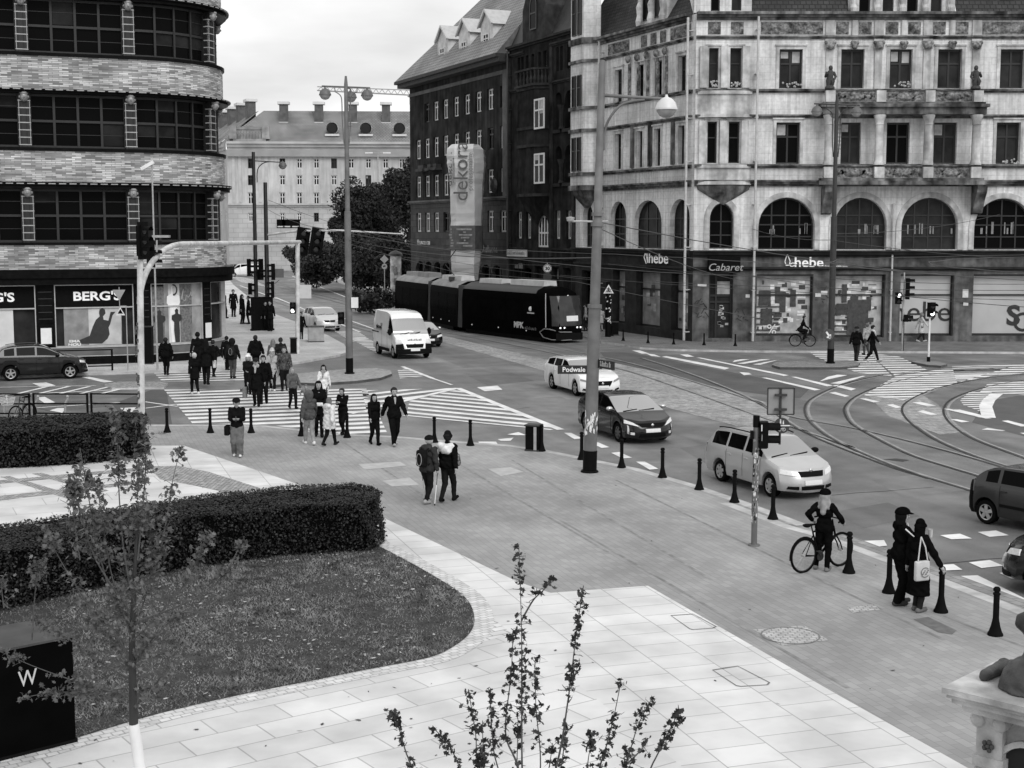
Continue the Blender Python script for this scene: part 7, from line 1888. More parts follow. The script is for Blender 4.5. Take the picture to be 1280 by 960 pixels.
def snets(prims, vox, k=.03, cut=None, wr=0., seed=0, sub=None):
	"""prims: (a,b,ra,rb,(sx,sy,sz)); smooth union -> surface-nets mesh (verts, quads)"""
	lo = np.full(3, 1e9); hi = -lo
	for a, b, ra, rb, sc in prims:
		r = max(ra, rb)*max(1, 1/min(sc)); lo = np.minimum(lo, np.minimum(a, b)-r); hi = np.maximum(hi, np.maximum(a, b)+r)
	lo -= 2.2*vox + wr; hi += 2.2*vox + wr
	n = np.ceil((hi-lo)/vox).astype(int)+1
	ax = [lo[i]+vox*np.arange(n[i]) for i in range(3)]
	X, Y, Z = np.meshgrid(*ax, indexing='ij')
	X = X.astype(np.float32); Y = Y.astype(np.float32); Z = Z.astype(np.float32)
	f = None
	for a, b, ra, rb, sc in prims:
		a = np.array(a, float)*1.0; b = np.array(b, float)
		c = (a+b)/2; s = np.array(sc)
		px, py, pz = (X-c[0])*s[0], (Y-c[1])*s[1], (Z-c[2])*s[2]
		A = (a-c)*s; B = (b-c)*s; d = B-A; dd = float(d@d)
		if dd > 1e-9: t = np.clip(((px-A[0])*d[0]+(py-A[1])*d[1]+(pz-A[2])*d[2])/dd, 0, 1)
		else: t = np.zeros_like(px)
		q = np.sqrt((px-A[0]-t*d[0])**2+(py-A[1]-t*d[1])**2+(pz-A[2]-t*d[2])**2) - (ra+(rb-ra)*t)
		q = q/max(1., float(max(s)))
		if f is None: f = q
		else:
			h = np.clip(.5+.5*(f-q)/k, 0, 1); f = f*(1-h)+q*h - k*h*(1-h)
	if wr:
		ph = seed*1.7
		f = f + wr*(np.sin(34*X+9*Z+ph)*np.sin(29*Z+7*Y+ph*.7)+.6*np.sin(61*Z+17*X+ph)*np.sin(40*Y+ph))
	if cut is not None:
		f = np.maximum(f, cut(X, Y, Z))
	if sub is not None:
		f = np.maximum(f, sub(X, Y, Z))
	f[0,:,:]=f[-1,:,:]=1; f[:,0,:]=f[:,-1,:]=1; f[:,:,0]=f[:,:,-1]=1
	ins = f < 0
	corners = [(i,j,l) for i in (0,1) for j in (0,1) for l in (0,1)]
	sl = lambda A, o: A[o[0]:A.shape[0]-1+o[0], o[1]:A.shape[1]-1+o[1], o[2]:A.shape[2]-1+o[2]]
	cnt = sum(sl(ins, c).astype(np.int8) for c in corners)
	act = (cnt > 0) & (cnt < 8)
	idx = np.argwhere(act)
	if len(idx) == 0: return [], []
	acc = np.zeros((len(idx),3)); num = np.zeros(len(idx))
	cv = [f[idx[:,0]+c[0], idx[:,1]+c[1], idx[:,2]+c[2]] for c in corners]
	for p in range(8):
		for q in range(p+1, 8):
			cp, cq = corners[p], corners[q]
			if sum(abs(cp[i]-cq[i]) for i in range(3)) != 1: continue
			m = (cv[p] < 0) != (cv[q] < 0)
			t = np.where(m, cv[p]/np.where(m, cv[p]-cv[q], 1), 0)
			pos = np.array(cp)[None,:] + (np.array(cq)-np.array(cp))[None,:]*t[:,None]
			acc += pos*m[:,None]; num += m
	V = lo + (idx + acc/num[:,None])*vox
	vid = -np.ones(act.shape, int); vid[tuple(idx.T)] = np.arange(len(idx))
	Q = []
	for axn in range(3):
		o = [0,0,0]; o[axn] = 1
		A = ins[:ins.shape[0]-o[0], :ins.shape[1]-o[1], :ins.shape[2]-o[2]]; B = ins[o[0]:, o[1]:, o[2]:]
		e = np.argwhere(A != B)
		b1, b2 = [i for i in range(3) if i != axn]
		e = e[(e[:,b1] > 0) & (e[:,b2] > 0)]
		fl = A[tuple(e.T)]
		def cell(d1, d2):
			c = e.copy(); c[:,b1] -= d1; c[:,b2] -= d2; return vid[tuple(c.T)]
		q = np.stack([cell(0,0), cell(1,0), cell(1,1), cell(0,1)], 1)
		if axn == 1: fl = ~fl
		q[~fl] = q[~fl][:, ::-1]
		Q.append(q)
	Q = np.concatenate(Q); Q = Q[(Q >= 0).all(1)]
	return V, Q[:, ::-1]
def add_sn(b, V, Q):
	o = len(b.v); b.v.extend(Vector(p) for p in V); b.f.extend(tuple(int(i)+o for i in q) for q in Q); b.m.extend([b.cur]*len(Q)); b.uv.extend([None]*len(Q))
def build_smooth(b, name, m, par):
	o = b.build(name, m, par); o.data.shade_smooth(); return o
def cloth(v, kind='cloth'):
	if v < .02: v *= .9
	return mat('%s_%03d' % (kind, round(v*1000)), v, .88, .25, 9, .25, 90, spec=.04 if v < .1 else .25)
skin_m = mat('skin', .36, .55, .1, 12, spec=.3); eye_m = mat('eye_dark', .10, .4, 0); lip_m = mat('lips', .18, .5, 0)
ONE = (1,1,1)
def ik(a, c, l1, l2, pole):
	"""middle joint between a and c"""
	a, c = np.array(a, float), np.array(c, float); d = c-a; D = min(np.linalg.norm(d), (l1+l2)*.999); u = d/ (np.linalg.norm(d)+1e-9)
	x = (l1*l1-l2*l2+D*D)/(2*D); h = math.sqrt(max(0, l1*l1-x*x)); p = np.array(pole, float); p = p-u*(p@u); p /= np.linalg.norm(p)+1e-9
	return a+u*x+p*h, a+u*D
def person(label, at, hpx=None, h=None, head=-90., stride=.6, ph=1, outer=.012, length=.47, legs=.012, shoe=.015, hair=.02, hairlen='short', hat=None, hatv=.012, baggy=0., bulk=0., arms=(None,None), female=False, z=0., vox=None, bend=0., turn=0., nod=0., feetx=.0, group=None, skirt=None, scarf=None, sit=None, hoodie=None, stripe=False, trim=None, pattern=False, child=False, bare=False, loc=None, feet=None, zlift=0.):
	P = Vector(loc) if loc is not None else G(at[0], at[1], z)
	if h is None: h = hpx/(at[1]-288.)*CH*1.0
	dist = P.y
	vox = vox or (.020 if dist < 36 else .026 if dist < 56 else .034 if dist < 85 else .05)
	T = thing('person', label, 'person', P, R(head-90), group)
	hr = 1.18 if child else 1.0
	hz = .515 - .018*abs(stride) - (.0 if sit is None else 0)
	hip = np.array([0, 0, hz])
	sgn = (-1, 1)
	fl = feet or ((-.045-feetx, .155*stride*ph, 0), (.045+feetx, -.155*stride*ph, 0))
	J = {}
	for i in (0, 1):
		fx_, fy_, fz_ = fl[i]
		back = fy_ < -.03 and feet is None
		ank = np.array([fx_, fy_-.01, .042 + fz_ + (.03*abs(stride) if back else 0)])
		hj = hip + np.array([sgn[i]*.05, 0, 0])
		kn, ank = ik(hj, ank, .243, .236, (0,1,0.05))
		tilt = -.035*abs(stride) if back else (.018*abs(stride) if fy_ > .03 and feet is None else 0)
		toe = ank + np.array([sgn[i]*.012, .095, tilt - .012]); toe[2] = max(toe[2], .016)
		J[i] = (hj, kn, ank, toe)
	lean = np.array([0, bend, 0])
	sw = .092 if female else .104
	up = lambda p, f: np.array(p) + lean*f
	shz = .815
	sh = [up((s*sw, -.005, shz), 1.) for s in sgn]
	neck = up((0, .0, .85), 1.05); hc = up((0, .012+nod*.03, .932-nod*.012), 1.18)
	A = {}
	for i in (0, 1):
		tg = arms[i]
		if tg is None:
			swg = -fl[i][1]*1.0
			tg = (sgn[i]*(sw+.062+bulk*.9), .025+swg*1.1, .485+abs(swg)*.2)
			tg = tuple(up(tg, .6))
		el, wr_ = ik(sh[i], tg, .168, .145, (sgn[i]*.55, -1, -.1))
		d = wr_-el; d /= np.linalg.norm(d)+1e-9
		A[i] = (sh[i], el, wr_, wr_+d*.045, d)
	S = lambda p: np.array(p, float)*h
	cap = lambda a, b, ra, rb=None, sc=ONE: (S(a), S(b), ra*h, (rb if rb is not None else ra)*h, sc)
	seed = len(label)
	hx = hc
	pr = [cap(up((-.066,-.004,.785),1), up((.066,-.004,.785),1), .026), cap((-.03,0,.72)+lean*.8, (.03,0,.72)+lean*.8, .046), cap((-.024,0,.60)+lean*.4, (.024,0,.60)+lean*.4, .042), cap((-.035,0,hz), (.035,0,hz), .050),
		  cap(neck-np.array([0,0,.03]), hx-np.array([0,0.006,.03]), .031, .029),
		  cap(hx+np.array([0,-.006,.012]), hx+np.array([0,-.006,.012]), .060*hr, None, (1.18,1.0,1.0)), cap(hx+np.array([0,.012,-.03]), hx+np.array([0,.018,-.045]), .038*hr, .026*hr, ONE)]
	for i in (0, 1):
		hj, kn, ank, toe = J[i]; s0, el, wr_, pm, d = A[i]
		pr += [cap(hj, kn, .044, .030), cap(kn, ank, .030, .022), cap(ank-np.array([0,.02,.015]), toe, .024, .018), cap(s0, el, .026, .022), cap(el, wr_, .022, .016), cap(wr_, pm, .017, .020)]
	b = MB(); V, Q = snets(pr, vox*1.25 if dist > 30 else vox*1.15, .018*h); add_sn(b, V, Q)
	fine = []
	tr_ = R(turn); ct, st = math.cos(tr_), math.sin(tr_)
	def fh(x, y, z_): # face coordinates turned with the head
		return S(hx) + np.array([x*ct - y*st, x*st + y*ct, z_])*h
	b.ball(tuple(fh(0, .062*hr, -.012)), (.009*h, .012*h, .014*h), 8, 5)
	for s in sgn:
		b.ball(tuple(fh(s*.053*hr, -.002, -.008)), (.006*h, .012*h, .018*h), 8, 5)
	b.cur = 1
	for s in sgn: b.ball(tuple(fh(s*.021, .050*hr, .008)), (.009*h, .006*h, .005*h), 8, 5); b.ball(tuple(fh(s*.021, .053*hr, .020)), (.010*h, .004*h, .002*h), 6, 4)
	b.cur = 2; b.ball(tuple(fh(0, .053*hr, -.040)), (.014*h, .006*h, .004*h), 8, 4)
	b.cur = 0
	for i in (0, 1):
		s0, el, wr_, pm, d = A[i]
		n_ = np.cross(d, np.array([0,1,0.2])); n_ /= np.linalg.norm(n_)+1e-9; w_ = np.cross(n_, d)
		curl = n_*(1 if n_@np.array([sgn[i],0,0]) < 0 else -1)
		for k, (o_, l_) in enumerate(((-.014,.036),(-.005,.042),(.005,.040),(.014,.032))):
			p0 = pm + w_*o_ + d*.010; p1 = p0 + d*l_*.5 + curl*.004; p2 = p1 + d*l_*.42 + curl*.016
			b.tube([tuple(S(p0)), tuple(S(p1)), tuple(S(p2))], [.0058*h, .0052*h, .004*h], 6)
		p0 = wr_ + d*.015 + w_*.014; p1 = p0 + w_*.014 + d*.018 + curl*.006; p2 = p1 + d*.018 + curl*.006
		b.tube([tuple(S(p0)), tuple(S(p1)), tuple(S(p2))], [.0068*h, .006*h, .0045*h], 6)
	build_smooth(b, 'body', [skin_m, eye_m, lip_m], T)
	bg_ = baggy
	pr = [cap((-.035,0,hz+.02), (.035,0,hz+.02), .074)]
	for i in (0, 1):
		hj, kn, ank, toe = J[i]
		pr += [cap(hj, kn, .060+bg_*.6, .043+bg_), cap(kn, ank+np.array([0,0,.0]), .042+bg_, .031+bg_*1.1)]
	if not bare:
		b = MB(); V, Q = snets(pr, vox, .014*h, cut=lambda X, Y, Z: .03*h - Z, wr=.004 + .004*(baggy > .01), seed=seed); add_sn(b, V, Q); build_smooth(b, 'trousers', cloth(legs), T)
	for i in (0, 1):
		hj, kn, ank, toe = J[i]
		b = MB(); heel = ank + np.array([0,-.022,-.018]); V, Q = snets([cap(heel, toe, .029, .024, (1.05,1,1.)), cap(ank, ank+np.array([0,.01,-.012]), .030)], vox*.8, .015*h, cut=lambda X, Y, Z: .004 - Z); add_sn(b, V, Q); build_smooth(b, 'shoe', cloth(shoe, 'shoe'), T)
	bk = bulk
	pr = [cap(up((0,-.004,.828),1), up((-.078,-.006,.792),1), .036+bk*.4, .040+bk*.4), cap(up((0,-.004,.828),1), up((.078,-.006,.792),1), .036+bk*.4, .040+bk*.4), cap((-.034,.0,.72)+lean*.8, (.034,.0,.72)+lean*.8, .072+bk*.8, None, (1,1.12,1)), cap((-.030,.0,.61)+lean*.45, (.030,.0,.61)+lean*.45, .066+bk, None, (1,1.1,1)), cap(up((0,0,.835),1), up((0,0,.86),1.05), .042+bk*.5, .038+bk*.5)]
	if length > .42: pr.append(cap((-.035,0,.54)+lean*.2, (.035,0,.54)+lean*.2, .080+bk))
	else: pr.append(cap((0,0,.58)+lean*.3, (0,0,length), .082+bk, .098+bk*.6+.02*(.45-length), (.80,1.,1.)))
	sl_ = []
	for i in (0, 1):
		s0, el, wr_, pm, d = A[i]
		sl_ += [cap(s0, el, .040+bk*.5, .034+bk*.5), cap(el, wr_-d*.004, .034+bk*.5, .027+bk*.35)]
	b = MB(); V, Q = snets(pr + sl_, vox*.92, .011*h, cut=lambda X, Y, Z: length*h - Z if length < .42 else (length+.01*np.sin(9*X/h))*h - Z, wr=.008+.004*(bulk > .012), seed=seed+3); add_sn(b, V, Q)
	om = cloth(outer)
	if pattern: om = mat('patterned_cloth_%s' % pattern, .05 if pattern == 'check' else .22, .88, .95, 16 if pattern == 'check' else 30, detail=1)
	build_smooth(b, 'coat' if length < .42 else 'jacket', om, T)
	if trim is not None:   # pale inset: open jacket, yoke or hem
		nm, v_ = trim
		if nm == 'open':
			b = MB(); V, Q = snets([cap(up((0,.045+bk*.8,.83),.9), up((0,.062+bk*.8,.73),.9), .022, .010)], vox*.8, .01*h); add_sn(b, V, Q); build_smooth(b, 'shirt', cloth(v_), T)
		if nm == 'yoke':
			b = MB(); V, Q = snets([cap(up((-.075,-.008,.80),1), up((.075,-.008,.80),1), .056+bk*.5), cap(up((-.03,-.03,.76),1), up((.03,-.03,.76),1), .062+bk*.5), cap(A[0][0], A[0][1]*.6+A[0][0]*.4, .051+bk*.5, .046)], vox, .02*h); add_sn(b, V, Q); build_smooth(b, 'yoke', cloth(v_), T)
		if nm == 'stripe':
			for i in (0, 1):
				s0, el, wr_, pm, d = A[i]; o_ = np.array([sgn[i]*.9, -.35, .25]); o_ /= np.linalg.norm(o_)
				b = MB(); b.tube([tuple(S(s0+o_*.05)), tuple(S((s0+el)/2+o_*.046)), tuple(S(el+o_*.042)), tuple(S((el+wr_)/2+o_*.036))], .008*h, 5); b.build('stripe', white_paint, T)
			b = MB(); b.tube([tuple(S(up((-.03,.075,.85),1))), tuple(S(up((-.02,.09,.78),1)))], .007*h, 5); b.build('stripe', white_paint, T)
		if nm == 'waist':
			b = MB(); V, Q = snets([cap((-.036,0,length+.012), (.036,0,length+.012), .081+bk)], vox, .01*h, cut=lambda X, Y, Z: np.maximum(length*h-.02*h - Z, Z-(length+.012)*h)); add_sn(b, V, Q); build_smooth(b, 'hem', cloth(v_), T)
	if skirt is not None:
		b = MB(); V, Q = snets([cap((0,0,.56), (0,0,skirt[0]), .078, .11, (.85,1,1))], vox, .01*h, cut=lambda X, Y, Z: skirt[0]*h - Z, wr=.006, seed=seed); add_sn(b, V, Q); build_smooth(b, 'skirt', cloth(skirt[1]), T)
	if scarf is not None:
		b = MB(); V, Q = snets([cap(up((-.02,.0,.855),1), up((.02,.0,.855),1), .050+bk*.4), cap(up((0.01,.055,.84),1), up((.015,.085+bk,.72),1), .024, .018)], vox, .015*h); add_sn(b, V, Q); build_smooth(b, 'scarf', cloth(scarf), T)
	if hoodie is not None:
		b = MB(); V, Q = snets([cap(up((-.035,-.045-bk*.5,.845),1), up((.035,-.045-bk*.5,.845),1), .042+bk*.4), cap(up((0,-.05-bk*.5,.82),1), up((0,-.055-bk*.5,.78),1), .045, .03)], vox, .02*h, wr=.004); add_sn(b, V, Q); build_smooth(b, 'hood', cloth(hoodie), T)
	def face_cut(X, Y, Z):
		x = (X-hx[0]*h); y = (Y-hx[1]*h); zz_ = (Z-hx[2]*h)
		yl = -x*st + y*ct
		return np.minimum(yl-.022*h, (.034*h - zz_))      # remove front below the hairline
	if hairlen != 'bald':
		pr = [cap(hx+np.array([0,-.010,.018]), hx+np.array([0,-.010,.018]), .067*hr, None, (1.12,1.,1.))]
		if hairlen == 'long': pr += [cap(hx+np.array([-.03,-.02,-.01]), up((-.055,-.02,.80),1), .036, .034), cap(hx+np.array([.03,-.02,-.01]), up((.055,-.02,.80),1), .036, .034), cap(hx+np.array([0,-.04,0]), up((0,-.07-bk*.6,.74),1), .045, .035)]
		elif hairlen == 'mid': pr += [cap(hx+np.array([-.03,-.02,-.01]), hx+np.array([-.035,-.02,-.07]), .036, .03), cap(hx+np.array([.03,-.02,-.01]), hx+np.array([.035,-.02,-.07]), .036, .03), cap(hx+np.array([0,-.04,0]), hx+np.array([0,-.045,-.075]), .04, .035)]
		b = MB(); V, Q = snets(pr, vox*.85, .015*h, sub=face_cut, wr=.003, seed=seed); add_sn(b, V, Q); build_smooth(b, 'hair', cloth(hair, 'hair'), T)
	hm = cloth(hatv, 'hat')
	if hat in ('cap', 'flat', 'beret', 'helmet'):
		big = 1.12 if hat != 'helmet' else 1.35
		b = MB(); V, Q = snets([cap(hx+np.array([0,-.008,.034]), hx+np.array([0,-.004,.036]), .066*big*hr, None, (1.05,.94,1.25))], vox*.8, .01*h, cut=lambda X, Y, Z: (hx[2]+.022)*h - Z); add_sn(b, V, Q)
		if hat != 'beret':
			V, Q = snets([cap(hx+np.array([-.014*ct-.055*st, -.014*st+.055*ct, .028]), hx+np.array([-.095*st, .095*ct, .018]), .040, .026, (1,1,4.5))], vox*.7, .01*h); add_sn(b, V, Q)
		build_smooth(b, 'hat', hm, T)
	elif hat == 'beanie':
		b = MB(); V, Q = snets([cap(hx+np.array([0,-.008,.03]), hx+np.array([0,-.012,.06]), .070*hr, .052*hr)], vox*.8, .01*h, cut=lambda X, Y, Z: (hx[2]+.014)*h - Z); add_sn(b, V, Q); build_smooth(b, 'hat', hm, T)
	elif hat == 'hood':
		b = MB(); V, Q = snets([cap(hx+np.array([0,-.012,.012]), hx+np.array([0,-.016,.0]), .082*hr, .085*hr), cap(hx+np.array([0,-.02,-.03]), up((0,-.02,.84),1), .07, .06)], vox*.85, .02*h, sub=lambda X, Y, Z: -(np.sqrt((X-hx[0]*h)**2+((Y-(hx[1]+.06)*h)*.8)**2+((Z-(hx[2]-.01)*h)*.75)**2)-.066*h)*1.0); add_sn(b, V, Q); build_smooth(b, 'hood', hm, T)
	T['hgt'] = h
	fr = lambda p: Matrix.Translation(P) @ Matrix.Rotation(R(head-90), 4, 'Z') @ Vector(S(p))
	return T, fr, A, J, h
def heldmesh(name, label, cat, b, m, fr, smooth=0):
	o = b.build(name, m, None, smooth=smooth, recenter=True); tag(o, label, cat); return o
def rbox(c, d, r=.03, vox=.02):
	"""rounded box in local coordinates"""
	bm = bmesh.new(); bmesh.ops.create_cube(bm, size=1); bmesh.ops.scale(bm, vec=d, verts=bm.verts)
	bmesh.ops.bevel(bm, geom=bm.edges[:], offset=r, segments=3, affect='EDGES', profile=.5)
	b = MB(); b.v = [v.co + Vector(c) for v in bm.verts]; b.f = [tuple(v.index for v in f.verts) for f in bm.faces]; b.m = [0]*len(b.f); b.uv = [None]*len(b.f); bm.free(); return b
def backpack(label, person_t, h, v, size=(.30,.17,.44), zc=.70, yo=-.135, detail=True):
	T = thing('backpack', label, 'backpack', person_t.matrix_world.translation if False else person_t.location, person_t.rotation_euler.z)
	b = rbox((0, yo*h-.03, zc*h), size, .06, .022); build_smooth(b, 'bag', cloth(v), T)
	b = rbox((0, yo*h-.03-size[1]/2, zc*h-.07), (size[0]*.75,.07,size[2]*.5), .03, .022); build_smooth(b, 'front_pocket', cloth(v*1.4), T)
	for s in (-1, 1):
		b = MB(); b.tube([(s*.09, yo*h+.02, (zc+.11)*h), (s*.10, -.01, (zc+.155)*h), (s*.105, .09*h+.03, (zc+.07)*h), (s*.12, .06*h, (zc-.06)*h), (s*.14, yo*h+.04, (zc-.10)*h)], .016, 6); b.build('strap', cloth(v), T)
	if detail:
		b = MB(); pts = [(size[0]*.26*math.cos(t*PI/10), yo*h-.03-size[1]/2-.045, zc*h-.02+size[2]*.36*math.sin(t*PI/10)) for t in range(21)]; b.tube(pts, .008, 5); b.build('zip', mat('pale_zip', .3, .5, .1, 9), T)
	return T
T, fr, A, J, h = person('walker in a dark cap and baggy grey trousers holding a phone in both hands', (297,571), 74, head=-83, stride=.45, outer=.010, legs=.13, shoe=.62, baggy=.022, hat='cap', hatv=.012, arms=((-.045,.14,.66),(.045,.14,.66)), length=.50, nod=.6, hair=.03)
c = fr((0,.205,.68)); b = MB(); b.cbox(tuple(c), (.075,.02,.15), R(-83)); heldmesh('phone', 'small dark phone held by the walker in baggy trousers', 'phone', b, mat('phone_pale', .06, .3, 0), fr)
b = rbox((0,0,0), (.16,.30,.30), .04); q = fr((.16,.0,.46)); b.T = None; b.v = [Vector(p)+q for p in b.v]; heldmesh('shoulder_bag', 'black shoulder bag at the hip of the capped walker', 'bag', b, cloth(.01), fr)
person('person in grey puffer jacket and light trousers stepping onto the pavement, seen from behind', (387,556), 68, head=112, stride=.95, outer=.075, bulk=.016, legs=.26, shoe=.65, hair=.10, hat='hood', hatv=.09, female=True)
person('person in long cream puffer coat seen from behind beside the grey puffer jacket', (412,557), 60, head=62, stride=1.0, ph=-1, outer=.60, length=.36, bulk=.026, legs=.012, shoe=.02, hair=.14, hairlen='mid', female=True, hoodie=.62)
T, fr, A, J, h = person('long haired woman in black holding a white bag before her', (399,546), 71, head=-80, stride=.5, outer=.009, length=.40, legs=.009, hair=.012, hairlen='long', female=True, nod=.7, arms=((-.07,.13,.60),(.07,.13,.60)), hatv=.01)
b = rbox((0,0,0), (.26,.10,.11), .03); q = fr((0,.17,.60)); b.v = [Vector(p)+q for p in b.v]; heldmesh('clutch_bag', 'small white clutch bag in the hands of the woman in black', 'bag', b, cloth(.7), fr)
T, fr, A, J, h = person('man in black looking down at his phone behind the cream coat', (429,543), 59, head=-115, stride=.6, outer=.010, legs=.010, hair=.05, nod=1., arms=((-.02,.15,.70),(.06,.14,.68)))
c = fr((.02,.20,.72)); b = MB(); b.cbox(tuple(c), (.08,.02,.15), .4); heldmesh('phone', 'dark phone held by the man in black on the crossing', 'phone', b, black, fr)
person('long haired woman in a white coat behind the woman in black', (405,508), 52, head=-85, stride=.4, outer=.68, length=.34, legs=.05, hair=.014, hairlen='long', female=True, scarf=.25)
T, fr, A, J, h = person('woman in grey quilted jacket leading a child across the stripes', (366,511), 52, head=-62, stride=.7, outer=.095, bulk=.01, legs=.01, hair=.22, hairlen='mid', female=True, length=.50, arms=((-.20,.04,.50),None))
person('small child in grey held by the hand on the crossing', (383,516), h=1.05, head=-80, stride=.4, outer=.16, legs=.08, hair=.12, child=True, arms=(None,(.18,.03,.66)))
person('long haired woman in black walking beside the man with open collar', (468,556), 64, head=-62, stride=.9, outer=.008, legs=.008, length=.46, hair=.012, hairlen='long', female=True, shoe=.01, feetx=-.02)
person('tall man in black jacket with open collar walking towards the viewer', (493,557), 73, head=-68, stride=.9, ph=-1, outer=.008, legs=.008, shoe=.35, hair=.03, bulk=.016, trim=('open',.4), length=.46, baggy=.006)
T, fr, A, J, h = person('older walker in dark grey jacket and beret leaning on two walking poles', (534,629), 84, head=60, stride=.6, outer=.035, legs=.014, shoe=.30, hair=.40, hat='beret', hatv=.012, bend=.05, bulk=.016, hoodie=.045, length=.47, arms=((-.17,.10,.53),(.17,.02,.52)))
backpack('dark oval backpack on the walker with two poles', T, h, .012, (.28,.16,.42), .70, -.12)
for i, (p1, lb) in enumerate((((-.16,.16,0.0),'left walking pole of the older walker with the backpack'),((.20,-.10,0.0),'right walking pole of the older walker with the backpack'))):
	b = MB(); t_ = fr(A[i][3]); t_.z += .06; b_ = fr(p1); b_.z = .0; m_ = t_.lerp(b_, .42); b.tube([t_, m_], .010, 6); b.cur = 1; b.tube([m_, b_+Vector((0,0,.04))], .011, 6); b.cur = 0; b.tube([b_+Vector((0,0,.05)), b_], [.02,.012], 6); b.tube([t_+Vector((0,0,.04)), t_-Vector((0,0,.07))], .017, 6)
	o = b.build('walking_pole', [dark_metal, white_paint], None, recenter=True); tag(o, lb, 'walking pole')
T, fr, A, J, h = person('person in black and white jacket with dark cap walking beside the pole walker', (560,627), 87, head=68, stride=.8, ph=-1, outer=.008, legs=.016, hair=.02, hat='beanie', hatv=.012, bulk=.014, trim=('yoke',.72), length=.49, shoe=.01)
b = MB(); V, Q = snets([(np.array(fr((.16,-.02,.68))), np.array(fr((.175,-.03,.58))), .07, .08, ONE)], .022, .02); add_sn(b, V, Q); o = build_smooth(b, 'shoulder_bag', mat('patterned_bag', .12, .8, .8, 18, detail=1), None); tag(o, 'small patterned bag on the shoulder of the white yoked jacket', 'bag')
T, fr, A, J, h = person('man in black overcoat and flat cap with a pale scarf on the crossing', (321,508), 60, head=-85, stride=.5, outer=.009, length=.36, legs=.010, hat='flat', hatv=.02, scarf=.38, hair=.1)
b = rbox((0,0,0), (.14,.32,.42), .03, .03); q = fr((.24,.02,.30)); b.v = [Vector(p)+q for p in b.v]; heldmesh('carrier_bag', 'grey carrier bag beside the man in the flat cap', 'bag', b, cloth(.16), fr)
person('person in black close behind the man in the flat cap', (330,505), 61, head=-85, stride=.5, ph=-1, outer=.009, legs=.012, hair=.02, bulk=.012)
person('person in dark jacket and white bobble hat crossing with white shoes', (311,496), 53, head=-88, stride=.5, outer=.012, legs=.010, shoe=.6, hat='beanie', hatv=.72, hair=.2, hairlen='mid', female=True, arms=(None,(.03,.13,.62)))
person('woman in pale beige coat and light hat walking towards the viewer', (341,489), 53, head=-85, stride=.4, outer=.36, length=.33, legs=.012, shoe=.6, hat='beanie', hatv=.45, hair=.3, hairlen='mid', female=True, scarf=.25)
person('person in dark chequered jacket beside the pale beige coat', (356,489), 56, head=-88, stride=.4, ph=-1, pattern='check', legs=.012, shoe=.03, hair=.04, bulk=.01)
person('long haired woman in grey jacket walking away at the far kerb', (342,470), 46, head=95, stride=.5, outer=.08, legs=.02, hair=.16, hairlen='long', female=True)
person('short haired person in dark jacket walking away at the far kerb', (351.5,470), 48, head=90, stride=.5, outer=.02, legs=.02, hair=.03)
person('broad man in black seen from behind between the crossing crowd', (320,467), 48, head=88, stride=.5, outer=.009, legs=.012, hair=.03, bulk=.03, length=.46)
person('grey haired man in black overcoat walking away with white soles', (244,493), 52, head=118, stride=.8, outer=.009, length=.38, legs=.010, shoe=.55, hair=.42)
person('lone person in black jacket walking away beside the shop window', (208,469), 47, head=92, stride=.4, outer=.008, legs=.009, hair=.03, bulk=.02, arms=((-.17,.02,.52),(.17,.02,.52)))
person('person in black half hidden in the group by the shop corner', (248,467), 52, head=95, stride=.5, outer=.010, legs=.010, hair=.015)
person('woman with long dark hair in the group by the shop corner', (258,481), 58, head=95, stride=.6, outer=.010, length=.40, legs=.012, hair=.012, hairlen='long', female=True)
T, fr, A, J, h = person('person swinging one arm out in the group by the shop corner', (267,471), 46, head=80, stride=.8, outer=.012, legs=.012, hair=.03, arms=(None,(.26,.05,.52)))
b = rbox((0,0,0), (.12,.30,.34), .03, .03); q = fr((.08,-.1,.36)); b.v = [Vector(p)+q for p in b.v]; heldmesh('carrier_bag', 'small white carrier bag in the group by the shop corner', 'bag', b, cloth(.6), fr)
person('person in black just left of the hooded backpack wearer', (284,463), 43, head=88, stride=.5, outer=.010, legs=.010, hair=.02)
T, fr, A, J, h = person('hooded person in grey trousers with a backpack walking away', (291,473), 50, head=88, stride=.3, outer=.018, legs=.075, hat='hood', hatv=.015, bulk=.012)
backpack('dark backpack on the hooded person in grey trousers', T, h, .02, (.30,.17,.42), .70, -.12)
for px, py, hp, kw, lb in ((280,398,34,dict(head=-30,stride=.5),'leftmost of the four dark figures by the rounded shop corner'),(292,396,34,dict(head=-60,stride=0,length=.30),'long coated figure second in the row by the rounded shop corner'),
	(303,405,37,dict(head=-20,stride=.1,length=.32,hairlen='long',female=True),'long haired figure holding a pale paper by the rounded shop corner'),(311,405,35,dict(head=200,stride=.1,length=.30),'dark coated figure nearest the left signal post'),
	(332,413,36,dict(head=-60,stride=0),'dark figure leaning by the advertising board, left of two'),(338,414,38,dict(head=-100,stride=.1,length=.40),'dark coated figure by the advertising board, right of two'),(376.5,424,34,dict(head=-90,stride=.2),'dark figure behind the pale portal post')):
	person(lb, (px,py), hp, outer=.010, legs=.012, **kw)
